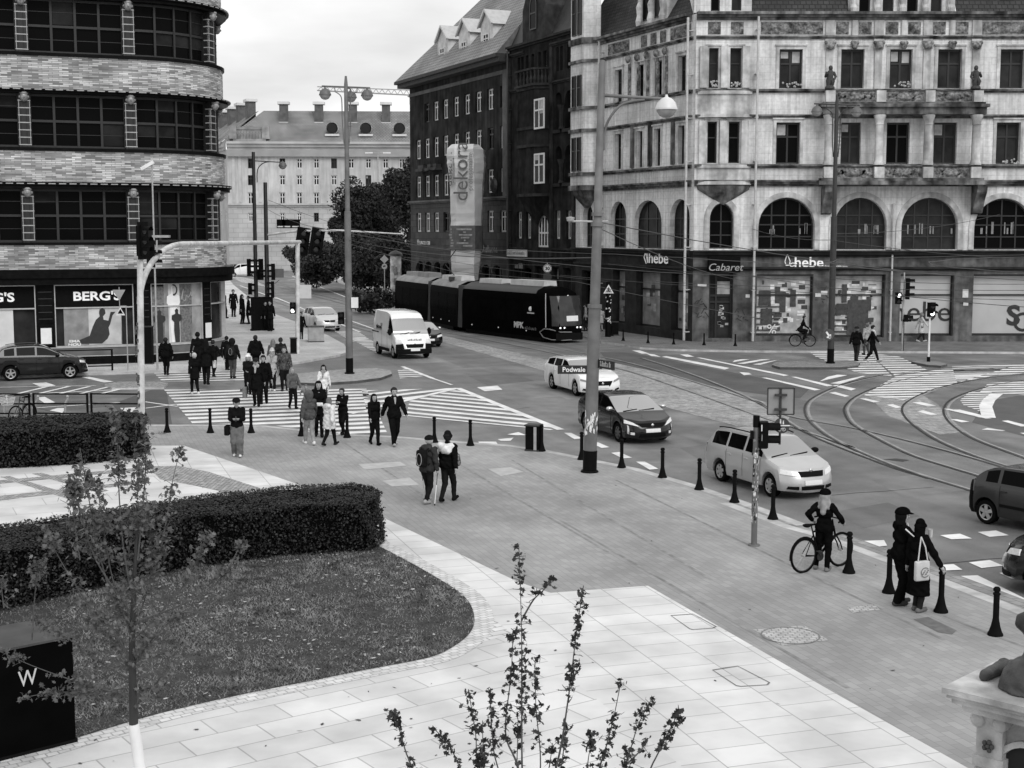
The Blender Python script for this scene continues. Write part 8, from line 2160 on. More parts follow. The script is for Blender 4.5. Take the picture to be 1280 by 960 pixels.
for px, py, ov, lb in ((418,334,.5,'tiny pale topped figure at the far island edge'),(426,336,.05,'tiny dark figure beside the pale topped one on the far island'),(423,347,.01,'tiny dark figure by the far island bollards'),(431.5,345,.012,'tiny dark figure just left of the globe lamp post on the far island'),
	(447,336,.65,'tiny white topped figure right of the globe lamp post'),(444,350,.02,'tiny dark figure close right of the globe lamp post'),(453,347,.012,'tiny dark figure by the hedge bank on the far island'),(482,369,.012,'tiny dark figure at the foot of the priority sign'),(489,370,.015,'tiny dark figure beside the poster pillar')):
	person(lb, (px,py), h=1.75, outer=ov, legs=.015, hair=.03, head=-60 if px % 2 else 110, stride=.4)
T, fr, A, J, h = person('person in dark coat walking left of a pair on the far crossing', (1070,451.5), 43, head=60, stride=.5, outer=.010, length=.44, legs=.03, hair=.12, hat='cap', hatv=.02, bulk=.012)
person('slim person in black striding right of a pair on the far crossing', (1090,452.5), 46, head=-20, stride=1.1, outer=.009, legs=.010, hair=.02, scarf=.5, shoe=.3)
person('pale topped figure behind the pair on the far crossing', (1083,444), 40, head=110, stride=.4, outer=.3, legs=.05, hair=.1)
person('woman in a cream trench coat striding past the covered shop window', (1151,427.5), 37, head=5, stride=.9, outer=.52, length=.30, legs=.02, shoe=.4, hair=.16, hairlen='mid', female=True, z=0)
person('person in striped top on the pavement behind the leaning lamp post', (732,414), 34, head=170, stride=.3, pattern='stripe', legs=.02, hair=.02, loc=G(732,414,0))
person('pale coated figure beside the stickered dark post', (751,414), 30, head=100, stride=.3, outer=.45, length=.34, legs=.3, hair=.2)
T, fr, A, J, h = person('tall man in black tracksuit and cap with white sleeve stripes at the kerb', (1124,756), 122, head=8, stride=.25, outer=.006, legs=.006, shoe=.05, hat='cap', hatv=.005, hair=.01, hairlen='mid', length=.46, baggy=.012, bulk=.010, trim=('stripe',1), arms=((.0,.20,.70),(.16,.20,.74)), vox=.018)
T2, fr2, A2, J2, h2 = person('woman in long black coat and knit cap resting a hand on a bollard', (1147,764), 114, head=35, stride=.15, outer=.006, length=.19, legs=.02, shoe=.12, hat='beanie', hatv=.006, hair=.006, hairlen='mid', female=True, bulk=.010, arms=(None,(.26,.06,.53)), vox=.018)
q = fr2((.135,-.12,.50)); T = thing('tote_bag', 'white tote bag with a round printed drawing on the woman in the long coat', 'bag', q, R(20))
b = rbox((0,0,0), (.29,.09,.36), .03, .02); build_smooth(b, 'bag', mat('cotton_tote', .50, .85, .1, 8), T)
b = MB()
for s in (-1, 1): b.tube([(s*.10,-.02,.18), (s*.06,.0,.42), (.0,.05,.60)], .012, 6)
b.build('strap', mat('cotton_tote', .62), T)
b = MB(); pts = [(.03+.085*math.cos(t*PI/9), -.062, -.02+.085*math.sin(t*PI/9)) for t in range(2, 17)]; b.tube(pts, .006, 5)
for k in range(6): b.ball((-.02+.022*k, -.062, -.05+.03*(k % 3)), (.014,.006,.012), 6, 4)
b.build('print', mat('tote_print', .10, .8, .2, 9), T)
b = MB(); c = fr((.17,.235,.78)); b.lathe([(.035,-.07),(.045,.07),(.047,.075)], tuple(c), 10); heldmesh('paper_cup', 'pale paper cup held by the man in the tracksuit', 'cup', b, mat('paper_cup', .5, .6, .1, 9), fr)
def bicycle(label, rear, front, frame_m, rw=.35, z=0., sx=1.):
	"""rear / front: wheel contact points in the world"""
	d = (front-rear); d.z = 0; wb = d.length; T = thing('bicycle', label, 'bicycle', rear, math.atan2(d.y, d.x))
	fwx = wb
	for x in (0, fwx):
		w = thing('w', None, None); w.name = 'wheel'; w.parent = T; w.location = (x,0,rw)
		b = MB(); b.tube([(rw*.97*math.cos(2*PI*k/28),0,rw*.97*math.sin(2*PI*k/28)) for k in range(29)], .022, 6, caps=False); b.build('tyre', rubber, w, smooth=60)
		b = MB(); b.tube([(rw*.89*math.cos(2*PI*k/28),0,rw*.89*math.sin(2*PI*k/28)) for k in range(29)], .009, 5, caps=False); b.build('rim', dark_metal, w)
		b = MB()
		for k in range(16):
			a = 2*PI*k/16; b.tube([(.03*math.cos(a+.5),.02*(-1)**k,.03*math.sin(a+.5)),(rw*.89*math.cos(a),0,rw*.89*math.sin(a))], .0022, 4)
		b.lathe([(.001,-.05),(.03,-.05),(.03,.05),(.001,.05)], (0,0,0), 10, axis='y'); b.build('spokes', steel, w)
	bb = (.42,0,.29); st = (.24,0,.80); hd = (fwx-.22,0,.86); hb = (fwx-.16,0,.66)
	b = MB()
	for p, q, r in ((bb,st,.018),(bb,hb,.026),(st,hd,.020),(hd,hb,.022),((0,.06,rw),bb,.011),((0,-.06,rw),bb,.011),((0,.06,rw),(.26,.0,.74),.009),((0,-.06,rw),(.26,0,.74),.009)): b.tube([p,q], r, 8)
	b.build('frame', frame_m, T, smooth=50)
	b = MB()
	for s in (-.05,.05): b.tube([(hb[0],s,hb[2]-.02),(fwx-.06,s,.5),(fwx,s,rw)], [.018,.016,.012], 7)
	b.build('fork', frame_m, T)
	b = MB(); b.tube([hd,(hd[0]-.03,0,1.0)], .015, 6); b.tube([(hd[0]-.10,-.30,1.02),(hd[0]-.02,-.12,1.04),(hd[0]-.02,.12,1.04),(hd[0]-.10,.30,1.02)], .014, 7)
	for s in (-1,1): b.tube([(hd[0]-.12,s*.31,1.02),(hd[0]-.2,s*.33,1.01)], .019, 7); b.tube([(hd[0]-.06,s*.22,1.03),(hd[0]+.02,s*.27,1.0)], .007, 5)
	b.build('handlebar', black, T, smooth=50)
	b = MB(); b.tube([st,(.20,0,.92)], .014, 6); V, Q = snets([(np.array((.06,0,.95)),np.array((.32,0,.955)),.06,.025,(1,1,1.6)),(np.array((.06,-.05,.95)),np.array((.06,.05,.95)),.045,.045,(1,1,1.6))], .02, .02); add_sn(b, V, Q); b.build('saddle', black, T, smooth=60)
	b = MB(); b.lathe([(.001,-.055),(.09,-.055),(.09,-.045),(.001,-.045)], bb, 16, axis='y')
	for s in (-1,1): b.tube([(bb[0],s*.06,bb[2]),(bb[0]+s*.10,s*.075,bb[2]-s*.13)], .011, 6); b.cbox((bb[0]+s*.10,s*.12,bb[2]-s*.13),(.09,.08,.02))
	b.build('crank', dark_metal, T)
	b = MB(); b.tube([(rw*1.06*math.cos(a),0,rw+rw*1.06*math.sin(a)) for a in np.linspace(.6,3.3,12)], .018, 5); b.build('mudguard', black, T)
	return T
T = bicycle('black trekking bicycle standing across the pavement by the kerb', G(1004,716,0), G(1050,707.5,0), black)
b = MB(); b.bar((.46,0,.50),(.62,0,.66),.08,.09); b.build('battery', plastic, T)
T, fr, A, J, h = person('blonde woman in black with dark cap standing over her bicycle', (1029,713), 102, head=62, stride=0, outer=.006, legs=.006, shoe=.15, hair=.27, hairlen='long', hat='flat', hatv=.006, female=True, length=.48, turn=35, arms=((-.16,.02,.62),(.20,.12,.60)), feet=((-.10,.03,0),(.055,-.03,0)), vox=.018)
T = bicycle('city bicycle ridden along the far pavement past the shop', G(994,433,0), G(1012,433.2,0), dark_metal)
bp = T.location; rz = T.rotation_euler.z
def bl(x, y, z_): return tuple(Matrix.Rotation(rz,3,'Z') @ Vector((x,y,z_)) + Vector(bp))
pl = Vector(bl(.22,0,0)); pl.z = .07
person('cyclist in black riding along the far pavement', (1003,433), h=1.75, head=math.degrees(rz), loc=pl, feet=((-.05,.14,.10),(.05,.16,.24)), stride=.0, outer=.012, legs=.014, hair=.04, bend=.13, arms=((-.13,.30,.58),(.13,.30,.58)))
T = bicycle('bicycle with a bright front basket leaning at the kerb railing', G(37,529,0), G(20,532,0), dark_metal)
b = MB()
for k in range(6):
	z_ = .78+.05*k; w = .13+.012*k; b.tube([(1.05-w,-w,z_),(1.05+w,-w,z_),(1.05+w,w,z_),(1.05-w,w,z_),(1.05-w,-w,z_)], .006, 4)
for sx_ in (-1,1):
	for sy_ in (-1,1): b.tube([(1.05+sx_*.13,sy_*.13,.78),(1.05+sx_*.19,sy_*.19,1.03)], .007, 4)
b.build('basket', white_paint, T)
leaf_hedge = mat('hedge_leaf', .024, .5, .5, 30, spec=.25)
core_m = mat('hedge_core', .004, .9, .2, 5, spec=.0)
leaf_tree = mat('tree_leaf', .032, .6, .6, 1.2, spec=.25)
leaf_young = mat('young_leaf', .085, .45, .5, 14, spec=.4)
leaf_dark = mat('dark_young_leaf', .022, .45, .5, 14, spec=.3)
bark = mat('sapling_bark', .07, .8, .3, 20, .3, 60)
bark_dark = mat('tree_bark', .03, .9, .3, 3)
def quads_mesh(name, C, D, U, m, par=None, shape='quad', recenter=None):
	"""many small leaves: centres C, half axes D, U (n,3 arrays)"""
	n = len(C)
	if shape == 'quad': co = np.stack([C-D-U*.35, C-D*.15-U, C+D, C-D*.15+U], 1); k = 4
	else:   # lobed leaf
		co = np.stack([C-D, C-D*.35-U*.75, C-D*.05-U*.45, C+D*.35-U*.95, C+D*.35-U*.3, C+D*1.1, C+D*.35+U*.3, C+D*.35+U*.95, C-D*.05+U*.45, C-D*.35+U*.75], 1); k = 10
	V = co.reshape(-1, 3)
	me = bpy.data.meshes.new(name)
	loc = np.zeros(3)
	if recenter is not None: loc = np.array(recenter, float); V = V - loc
	me.vertices.add(len(V)); me.vertices.foreach_set('co', V.astype(np.float32).ravel())
	me.loops.add(n*k); me.loops.foreach_set('vertex_index', np.arange(n*k, dtype=np.int32))
	me.polygons.add(n); me.polygons.foreach_set('loop_start', (np.arange(n)*k).astype(np.int32)); me.polygons.foreach_set('loop_total', np.full(n, k, np.int32))
	me.update(calc_edges=True); me.validate()
	me.materials.append(m)
	o = bpy.data.objects.new(name, me); COL.objects.link(o)
	if par is not None: o.parent = par
	if recenter is not None: o.location = loc
	return o
rng = np.random.default_rng(5)
def rdirs(n, up=0.):
	v = rng.normal(size=(n,3)); v[:,2] += up; return v/np.linalg.norm(v, axis=1)[:,None]
def leaf_axes(n, size, up=0., var=.4):
	d = rdirs(n); w = rdirs(n, up); u = np.cross(d, w); u /= np.linalg.norm(u, axis=1)[:,None]+1e-9
	s = size*(1+var*(rng.random(n)-.5)*2)
	return d*s[:,None], u*s[:,None]*.62
def poly_area(P): return abs(sum(P[i][0]*P[(i+1)%len(P)][1]-P[(i+1)%len(P)][0]*P[i][1] for i in range(len(P))))/2
def inside(P, x, y):
	c = np.zeros(len(x), bool); n = len(P)
	for i in range(n):
		(x1,y1),(x2,y2) = P[i], P[(i+1)%n]
		c ^= ((y1 > y) != (y2 > y)) & (x < (x2-x1)*(y-y1)/((y2-y1) if y2 != y1 else 1e-9)+x1)
	return c
def hedge(label, poly_px, H, dens, size):
	P = [G(x, y, H) for x, y in poly_px]; P2 = [(p.x, p.y) for p in P]
	cx = sum(p[0] for p in P2)/len(P2); cy = sum(p[1] for p in P2)/len(P2)
	T = thing('hedge', label, 'hedge', (cx, cy, 0))
	b = MB(Matrix.Translation((-cx,-cy,0))); ins_ = []
	sg_ = 1 if sum(P2[i][0]*P2[(i+1)%len(P2)][1]-P2[(i+1)%len(P2)][0]*P2[i][1] for i in range(len(P2))) > 0 else -1
	for i, p in enumerate(P2):
		a = Vector(P2[i-1]); c = Vector(P2[(i+1)%len(P2)]); q = Vector(p); t = (c-a).normalized()
		ins_.append(tuple(q + Vector((-t.y, t.x))*.09*sg_))
	b.prism(ins_, .0, H-.06); b.build('shade_core', core_m, T)  # near-black solid core: shade between the leaves put into its colour
	xs = [p[0] for p in P2]; ys = [p[1] for p in P2]
	A = poly_area(P2); n = int(A*dens*1.1); k = int(n*((max(xs)-min(xs))*(max(ys)-min(ys)))/A)
	x = rng.uniform(min(xs), max(xs), k); y = rng.uniform(min(ys), max(ys), k); m = inside(P2, x, y); x, y = x[m], y[m]
	wob = .035*np.sin(x*2.1+y)*np.sin(y*2.7) + .02*np.sin(x*7.3)*np.cos(y*6.1)
	C = [np.stack([x, y, H - .02 + wob + rng.normal(0, .022, len(x))], 1)]
	for i in range(len(P2)):
		a, c = np.array(P2[i]), np.array(P2[(i+1)%len(P2)]); L_ = np.linalg.norm(c-a); q = int(L_*H*dens*.85)
		t = rng.random(q); z = H*rng.random(q)**.9; nr = -sg_*np.array([-(c-a)[1], (c-a)[0]])/L_
		pp = a[None,:]+(c-a)[None,:]*t[:,None]
		bul = .05*np.sin(z*5+t*L_*1.7)+.04*np.sin(t*L_*4.1+z*3) + rng.normal(0,.03,q)
		pp = pp + nr[None,:]*bul[:,None]
		C.append(np.stack([pp[:,0], pp[:,1], z], 1))
	nt_ = len(C[0]); C = np.concatenate(C) - np.array([cx, cy, 0]); D, U = leaf_axes(len(C), size); D[:nt_,2] *= .35; U[:nt_,2] *= .35
	quads_mesh('leaves', C, D, U, leaf_hedge, T)
	return T
hedge('long clipped box hedge with rounded end along the top of the lawn', [(-260,732),(-120,709),(0,690),(120,667),(240,645),(360,632),(455,628),(472,621),(475,613),(466,607),(440,603),(340,609),(230,621),(100,640),(0,656),(-120,676),(-260,700)], 1.08, 1500, .029)
hedge('shorter clipped box hedge beside the kerb railings behind the sapling', [(-200,546),(-60,541),(40,537),(100,534),(160,529),(181,523),(178,516),(150,515),(100,517),(0,521),(-200,529)], 1.10, 620, .046)
xs = [p[0] for p in BED_POLY]; ys = [p[1] for p in BED_POLY]
def bed_points(n, x0=-13.5):
	x = rng.uniform(max(min(xs), x0), max(xs), n*3); y = rng.uniform(min(ys), max(ys), n*3); m = inside(BED_POLY, x, y); return x[m][:n], y[m][:n]
n = 120000
x, y = bed_points(n)
den = np.sin(x*1.3+.7*np.sin(y*1.1))*np.sin(y*1.7+x*.6) + .6*np.sin(x*4.1+y*2.3)*np.sin(y*3.3)
keep = rng.random(len(x)) < np.clip(.68+.32*den, .42, 1); x, y, den = x[keep], y[keep], den[keep]
hgt = (.014+.032*rng.random(len(x))**1.5)*(1+.4*den)
a = rng.uniform(0, 2*PI, len(x)); ln = rng.uniform(.6, 2.4, len(x))
U = np.stack([np.cos(a)*hgt*ln, np.sin(a)*hgt*ln, hgt], 1)*.5; W_ = np.stack([-np.sin(a), np.cos(a), np.zeros(len(x))], 1)*.008
C = np.stack([x, y, .02+hgt*.5], 1)
co = np.stack([C-U-W_, C-U+W_, C+U], 1).reshape(-1,3)
me = bpy.data.meshes.new('grass'); nn = len(x)
me.vertices.add(len(co)); me.vertices.foreach_set('co', co.astype(np.float32).ravel()); me.loops.add(nn*3); me.loops.foreach_set('vertex_index', np.arange(nn*3, dtype=np.int32))
me.polygons.add(nn); me.polygons.foreach_set('loop_start', (np.arange(nn)*3).astype(np.int32)); me.polygons.foreach_set('loop_total', np.full(nn, 3, np.int32)); me.update(calc_edges=True)
me.materials.append(mat('grass_blade', .16, .7, .8, 2.6, spec=.25)); o = bpy.data.objects.new('grass', me); COL.objects.link(o); o['kind'] = 'stuff'
n = 2600
x, y = bed_points(n); cl = rng.random(len(x)) < (.5+.5*np.sin(x*.9+y*1.3)); x, y = x[cl], y[cl]
D, U = leaf_axes(len(x), .034, var=.8); D[:,2] *= .3; U[:,2] *= .3
o = quads_mesh('fallen_leaves', np.stack([x, y, .04+.05*rng.random(len(x))], 1), D, U, mat('dry_leaf', .34, .7, .6, 9), None, 'lobed'); o['kind'] = 'stuff'
pts = [G(rng.uniform(60, 700), rng.uniform(830, 955), .02) for _ in range(26)] + [G(rng.uniform(560,1200), rng.uniform(600, 900), .012) for _ in range(40)] + [G(203+rng.normal(0,4), 541+rng.normal(0,1), .02) for _ in range(60)]
C = np.array([tuple(p) for p in pts]); D, U = leaf_axes(len(C), .04, var=.5); D[:,2] *= .2; U[:,2] *= .2
o = quads_mesh('fallen_leaves', C, D, U, mat('brown_leaf', .06, .7, .6, 9), None, 'lobed'); o['kind'] = 'stuff'
def sapling(T, origin, stems, m_leaf, lsize, dens, seed, r0=.016, start=.35, spread=.10):
	rn = np.random.default_rng(seed); CC = []; b = MB()
	for pts, d0, d1 in stems:
		P = [AT(x, y, d0+(d1-d0)*i/(len(pts)-1)) - origin for i, (x, y) in enumerate(pts)]
		S_ = smooth_line(P, 5); nS = len(S_)
		r_ = [max(.0035, r0*(1-i/nS)**.8*(.75 if len(pts) < 5 else 1)) for i in range(nS)]
		b.tube(S_, r_, 6)
		L_ = sum((S_[i+1]-S_[i]).length for i in range(nS-1)); q = int(L_*dens)
		nodes = np.sort(start + (1-start)*rn.random(max(3, int(L_*9))))
		for _ in range(q):
			t = min(.999, max(start*.8, nodes[rn.integers(len(nodes))] + rn.normal(0, .02))); i = int(t*(nS-1)); p = S_[i].lerp(S_[min(i+1,nS-1)], t*(nS-1)-i)
			o_ = rn.normal(0, spread*(1.1-.5*t), 3); o_[2] *= .8
			CC.append(np.array(p)+o_)
			if rn.random() < .6: b.tube([p, p+Vector(o_)*.9], [.003,.002], 4, caps=False)
	b.build('stem', bark, T, smooth=60)
	C = np.array(CC); nn = len(C)
	d = rn.normal(size=(nn,3)); d[:,2] -= .4; d /= np.linalg.norm(d,axis=1)[:,None]; w = rn.normal(size=(nn,3)); w[:,2] += 1.0; w /= np.linalg.norm(w,axis=1)[:,None]
	u = np.cross(d, w); u /= np.linalg.norm(u,axis=1)[:,None]+1e-9; s = lsize*(.6+.8*rn.random(nn))
	half = rn.random(nn) < .5
	quads_mesh('leaves', C, d*s[:,None], u*s[:,None]*.8, m_leaf, T, 'lobed')
D0S = 13.4
org = Vector(((167-640)/1750*D0S, D0S, 0)); T = thing('sapling_tree', 'young leafy sapling with a white painted trunk at the lawn edge before the long hedge', 'tree', org)
b = MB(); b.tube([(0,0,0), (.0,0,.9), AT(167,905,D0S)-org], [.075,.062,.055], 12); b.build('painted_trunk', white_paint, T, smooth=40)
b = MB(); b.tube([AT(167,905,D0S)-org, AT(166,860,D0S)-org, AT(165,800,D0S)-org, AT(168,720,D0S)-org, AT(172,650,D0S)-org], [.046,.040,.032,.022,.014], 8); b.build('trunk', bark_dark, T, smooth=40)
ST = [([(172,700),(178,640),(182,580),(180,535),(172,512)],13.4,13.3),([(168,760),(155,690),(149,620),(147,560),(143,515)],13.4,13.1),([(166,790),(135,730),(118,660),(107,600),(100,560)],13.4,13.8),([(165,868),(130,862),(90,850),(40,832),(-5,812)],13.4,12.8),
 ([(165,840),(150,800),(110,755),(70,690),(58,655)],13.4,13.0),([(167,770),(195,710),(208,650),(216,600),(226,560)],13.4,13.6),([(167,800),(215,750),(240,715),(250,690),(262,668)],13.4,13.2),([(167,780),(250,745),(282,715),(296,690),(302,680)],13.4,13.9),([(165,850),(120,825),(88,800),(60,785),(35,768)],13.4,13.9),
 ([(165,860),(110,866),(70,865),(30,872)],13.4,13.1),([(166,800),(140,720),(128,650),(120,600)],13.4,13.2),([(167,790),(188,720),(186,650),(180,600)],13.4,13.7),([(166,830),(190,800),(215,775),(235,760)],13.4,13.1),([(166,820),(130,790),(112,770),(104,745)],13.4,13.7),
 ([(165,870),(190,858),(205,840),(214,815)],13.4,13.3),([(166,750),(160,700),(172,620),(168,560)],13.4,13.5),([(166,770),(120,700),(100,640),(92,610),(88,598)],13.4,12.9),([(100,700),(92,640),(96,590)],13.2,13.0),([(5,760),(2,730),(8,715)],12.9,12.9),([(40,800),(44,740),(50,700)],13.4,13.2),([(166,840),(150,815),(140,770),(150,730)],13.4,13.9),([(166,840),(180,800),(170,760),(160,730)],13.4,12.9)]
sapling(T, org, ST, leaf_young, .029, 125, 3, r0=.010, start=.12, spread=.06)
D1S = 10.6
org = Vector(((668-640)/1750*D1S, D1S, 0)); T = thing('sapling_tree', 'slender young tree whose sparse upright shoots rise before the pale slabs', 'tree', org)
jn = AT(668, 1060, D1S) - org
b = MB(); b.tube([(0,0,0), (.01,0,1.2), jn], [.05,.042,.03], 10); b.build('trunk', bark_dark, T, smooth=40)
def zp(l): return [(460+x/3.2, 660+y/3.2) for x, y in l]
S2 = [zp([(640,1240),(618,1000),(615,700),(614,400),(603,70)]),zp([(660,1250),(755,950),(800,690),(830,450),(862,230)]),zp([(614,370),(660,290),(705,245),(745,190)]),zp([(645,1240),(600,960),(550,820),(572,590),(580,425)]),zp([(660,1240),(690,950),(672,720),(668,530)]),
 zp([(640,1250),(520,960),(495,800),(490,640)]),zp([(630,1260),(455,990),(430,820),(402,650)]),zp([(620,1300),(260,1100),(165,930),(130,820),(98,735)]),zp([(625,1280),(420,1050),(330,880),(262,800)]),zp([(690,1260),(880,1060),(935,930),(980,770),(1012,612)]),zp([(690,1270),(960,1110),(1030,950),(1078,795),(1132,688)]),
 zp([(700,1280),(1050,1090),(1140,940),(1200,820),(1248,728)]),zp([(690,1260),(850,1040),(885,900),(900,820)]),zp([(640,1240),(470,980),(460,860),(458,770)]),zp([(660,1240),(720,980),(738,860)]),zp([(1030,950),(1090,890),(1120,850)]),zp([(640,1250),(600,1000),(598,860),(600,760)]),zp([(660,1240),(760,1000),(785,860),(790,780)])]
sapling(T, org, [(s, D1S, D1S + ((i*37) % 9 - 4)*.08) for i, s in enumerate(S2)], leaf_dark, .026, 62, 8, r0=.011, start=.38, spread=.036)
def tree(name, label, cat, px, pyb, dist, w, h, zc, nl, ls, seed, trunk=True, m=None, group=None):
	base = AT(px, 300, dist); base.z = ROADZ; T = thing(name, label, cat, base, 0, group); rn = np.random.default_rng(seed)
	if trunk:
		b = MB(); b.tube([(0,0,0),(.1,0,zc*.5),(0,.1,zc)], [.28,.22,.14], 8)
		for k in range(7):
			a = rn.uniform(0,2*PI); e = rn.uniform(.4,.9); b.tube([(0,0,zc*.45+k*.2),(math.cos(a)*w*.2,math.sin(a)*w*.2,zc*.8),(math.cos(a)*w*.38*e,math.sin(a)*w*.38*e,zc+h*.3*e)], [.12,.08,.03], 6)
		b.build('trunk', bark_dark, T)
	k = 26; cc = rn.normal(size=(k,3)); cc /= np.linalg.norm(cc,axis=1)[:,None]; cc *= (rn.random(k)**.45)[:,None]; cc *= np.array([w*.42, w*.42, h*.40])
	rr = rn.uniform(.14,.26,k)*min(w,h)
	C = []
	for i in range(k):
		q = nl//k; v = rn.normal(size=(q,3)); v /= np.linalg.norm(v,axis=1)[:,None]; v *= (rn.random(q)**.4)[:,None]; C.append(cc[i]+v*rr[i])
	C = np.concatenate(C)+np.array([0,0,zc]); C = C[C[:,2] > .05]
	D, U = leaf_axes(len(C), ls); quads_mesh('crown', C, D, U, m or leaf_tree, T)
	return T
GT = 'trees at the end of the street'
for i, (px, dist, w, h, zc, lb) in enumerate(((452,172,7.2,8.6,8.8,'round dark tree just right of the globe lamp post at the street end'),(478,178,8,9,8.6,'dark tree behind the twin lamp mast at the street end'),(512,165,8,11,10.5,'tall dark tree against the dark plastered building'),(462,190,7,7,7,'dark tree between the two larger crowns at the street end'),(434,185,5,5,7.0,'small loose tree left of the globe lamp post crown'))):
	tree('broadleaf_tree', lb, 'tree', px, 300, dist, w, h, zc, 11000, .19, 40+i, group=GT)
for i, (px, dist, w, h, zc, lb) in enumerate(((392,165,9,5.0,3.2,'low dark shrub bank left of the globe lamp post'),(415,160,8,5.5,3.4,'dark shrub mass under the round street end tree'),(452,158,9,6,3.6,'dark shrub mass below the middle street end trees'),(492,150,8,6,3.4,'dark shrub mass behind the poster pillar'),(398,158,5.5,3.6,2.8,'small dark shrub behind the hanging signal heads'),(470,152,8,5.5,2.6,'dark shrub behind the priority sign'))):
	tree('shrub', lb, 'shrub', px, 300, dist, w, h, zc, 8000, .17, 60+i, trunk=False, group='shrubs at the end of the street')
tree('shrub', 'low dark planted bed behind the walkers on the far island', 'shrub', 474, 300, 118, 6.5, 2.4, 1.0, 3000, .16, 71, trunk=False)
P1, P2_ = G(95, 929), G(0, 953); u = (P2_-P1).normalized(); HB = AT(93,797,P1.y).z
T = thing('sign_box', 'large black box with a pale letter W standing on the lawn corner', 'sign box', P1)
v = Vector((-u.y, u.x, 0)); v = v if v.y > 0 else -v
Lb, Wd = 3.4, 1.05
q = [Vector((0,0,0)), u*Lb, u*Lb+v*Wd, v*Wd]
b = MB(); b.prism([(p.x,p.y) for p in q][::-1], .06, HB); b.build('case', mat('black_gloss_case', .003, .3, .2, 2, spec=.08), T)
b = MB(); b.prism([(p.x-.0,p.y) for p in (q[0]-u*.015-v*.015, q[1]-v*.015, q[2]+v*.015, q[3]-u*.015+v*.015)][::-1], HB+.001, HB+.03); b.build('lid', mat('dusty_black_lid', .045, .5, .3, 3, spec=.4), T)
b = MB(); qq = [p*.97+Vector((.02,.02,0)) for p in q]; b.prism([(p.x,p.y) for p in qq][::-1], 0, .06); b.build('foot', plastic, T)
ang = math.atan2(-u.y, -u.x); c = AT(34, 857, P1.y-.4) - P1; c = u*(c.dot(u)) - v*.006 + Vector((0,0,AT(34,857,(P1+u*1.05).y).z))
w_ = text('letter', 'W', .30, mat('pale_letter', .48, .5, .05, 5), T, c, (PI/2, 0, ang), depth=.004, shear=.0, sx=.8)
A0 = AT(1177, 859, 11.0); ZP = A0.z
T = thing('statue_pedestal', 'ornate pale stone pedestal with fluted pilaster and weathered statue base at the right', 'pedestal', (A0.x, A0.y, 0), R(-44))
ps = mat('pedestal_stone', .50, .8, .2, 5, .4, 40, dirt=.4, dscale=3., streak=.2); pd = mat('pedestal_dark_stone', .07, .7, .6, 5, .5, 30, dirt=.5, dscale=2.)
S_ = 1.12
b = MB()
for z0_, z1_, i_ in ((-.05,0,0),(-.085,-.051,.03),(-.13,-.086,.06),(-.20,-.131,.12)): b.box((i_,i_,ZP+z0_),(S_-i_,S_-i_,ZP+z1_))
b.build('cap_slab', ps, T)
b = MB(); b.box((.30,.30,0),(S_-.30,S_-.30,ZP-.20)); b.build('shaft', ps, T)
b = MB(); b.box((.14,.14,0),(S_-.14,S_-.14,.5)); b.box((.2,.2,.501),(S_-.2,S_-.2,.62)); b.build('base', ps, T)
for ix, (ox, oy) in enumerate(((.19,.19),(S_-.45,.191),(.191,S_-.45))):
	b = MB(); w = .26; zt = ZP-.201
	b.box((ox+.02,oy+.02,.62),(ox+w-.02,oy+w-.02,zt)); b.box((ox,oy,zt-.45),(ox+w,oy+w,zt-.36)); b.box((ox+.03,oy-.02,zt-.62+.0),(ox+w-.03,oy+w,zt-.621+.0-.05))
	for k in range(4): 
		t = .045+k*.056; b.box((ox+t,oy+.0,.75),(ox+t+.028,oy+.03,zt-.48)); b.box((ox-.0,oy+t,.75),(ox+.03,oy+t+.028,zt-.48))
	p_ = b.build('pilaster', ps, T)
	b = MB()
	b.lathe([(.001,-.01),(.05,-.01),(.06,0),(.06,.24),(.001,.26)], (ox+.03,oy+.0,zt-.065), 14, axis='y'); b.lathe([(.001,-.01),(.05,-.01),(.06,0),(.06,.24),(.001,.26)], (ox+w-.04,oy+.0,zt-.065), 14, axis='y'); b.build('volute', ps, p_, smooth=50)
	b = MB()
	for k in range(5): b.ball((ox+.13+.035*math.cos(k*1.26), oy+.0, zt-.26+.035*math.sin(k*1.26)), (.022,.02,.022), 6, 5)
	b.ball((ox+.13,oy-.01,zt-.26), .018, 6, 5); b.build('rosette', pd, p_)
for ax_ in (0, 1):
	b = MB(); c_ = S_/2+.07; rr_ = .27; zc_ = ZP-.72; pts_o = [(math.cos(2*PI*k/28), math.sin(2*PI*k/28)) for k in range(28)]
	f = (lambda a, z, d: (a, .30-d, z)) if ax_ == 0 else (lambda a, z, d: (.30-d, a, z))
	b.grid([[f(c_+rr_*e*x_, zc_+1.1*rr_*e*y_, d) for x_, y_ in pts_o] for e, d in ((1.18,-.01),(1.18,.05),(1.02,.06),(1.0,.012))], True); b.build('oval_moulding', ps, T, smooth=40)
	b = MB(); b.face([f(c_+rr_*x_, zc_+1.1*rr_*y_, .010) for x_, y_ in pts_o]); b.build('oval_recess_shade', interior_dark, T)  # flat dark disc; the shade of a recess is painted as its colour
def lp(x, y, dz=0.):
	q_ = G(x, y, ZP) - Vector((A0.x, A0.y, ZP)); ca, sa = math.cos(R(44)), math.sin(R(44)); return np.array([q_.x*ca-q_.y*sa, q_.x*sa+q_.y*ca, ZP+dz])
b = MB(); ax0 = lp(1291, 862); zv = lambda a, z: np.array([a[0], a[1], ZP+z])
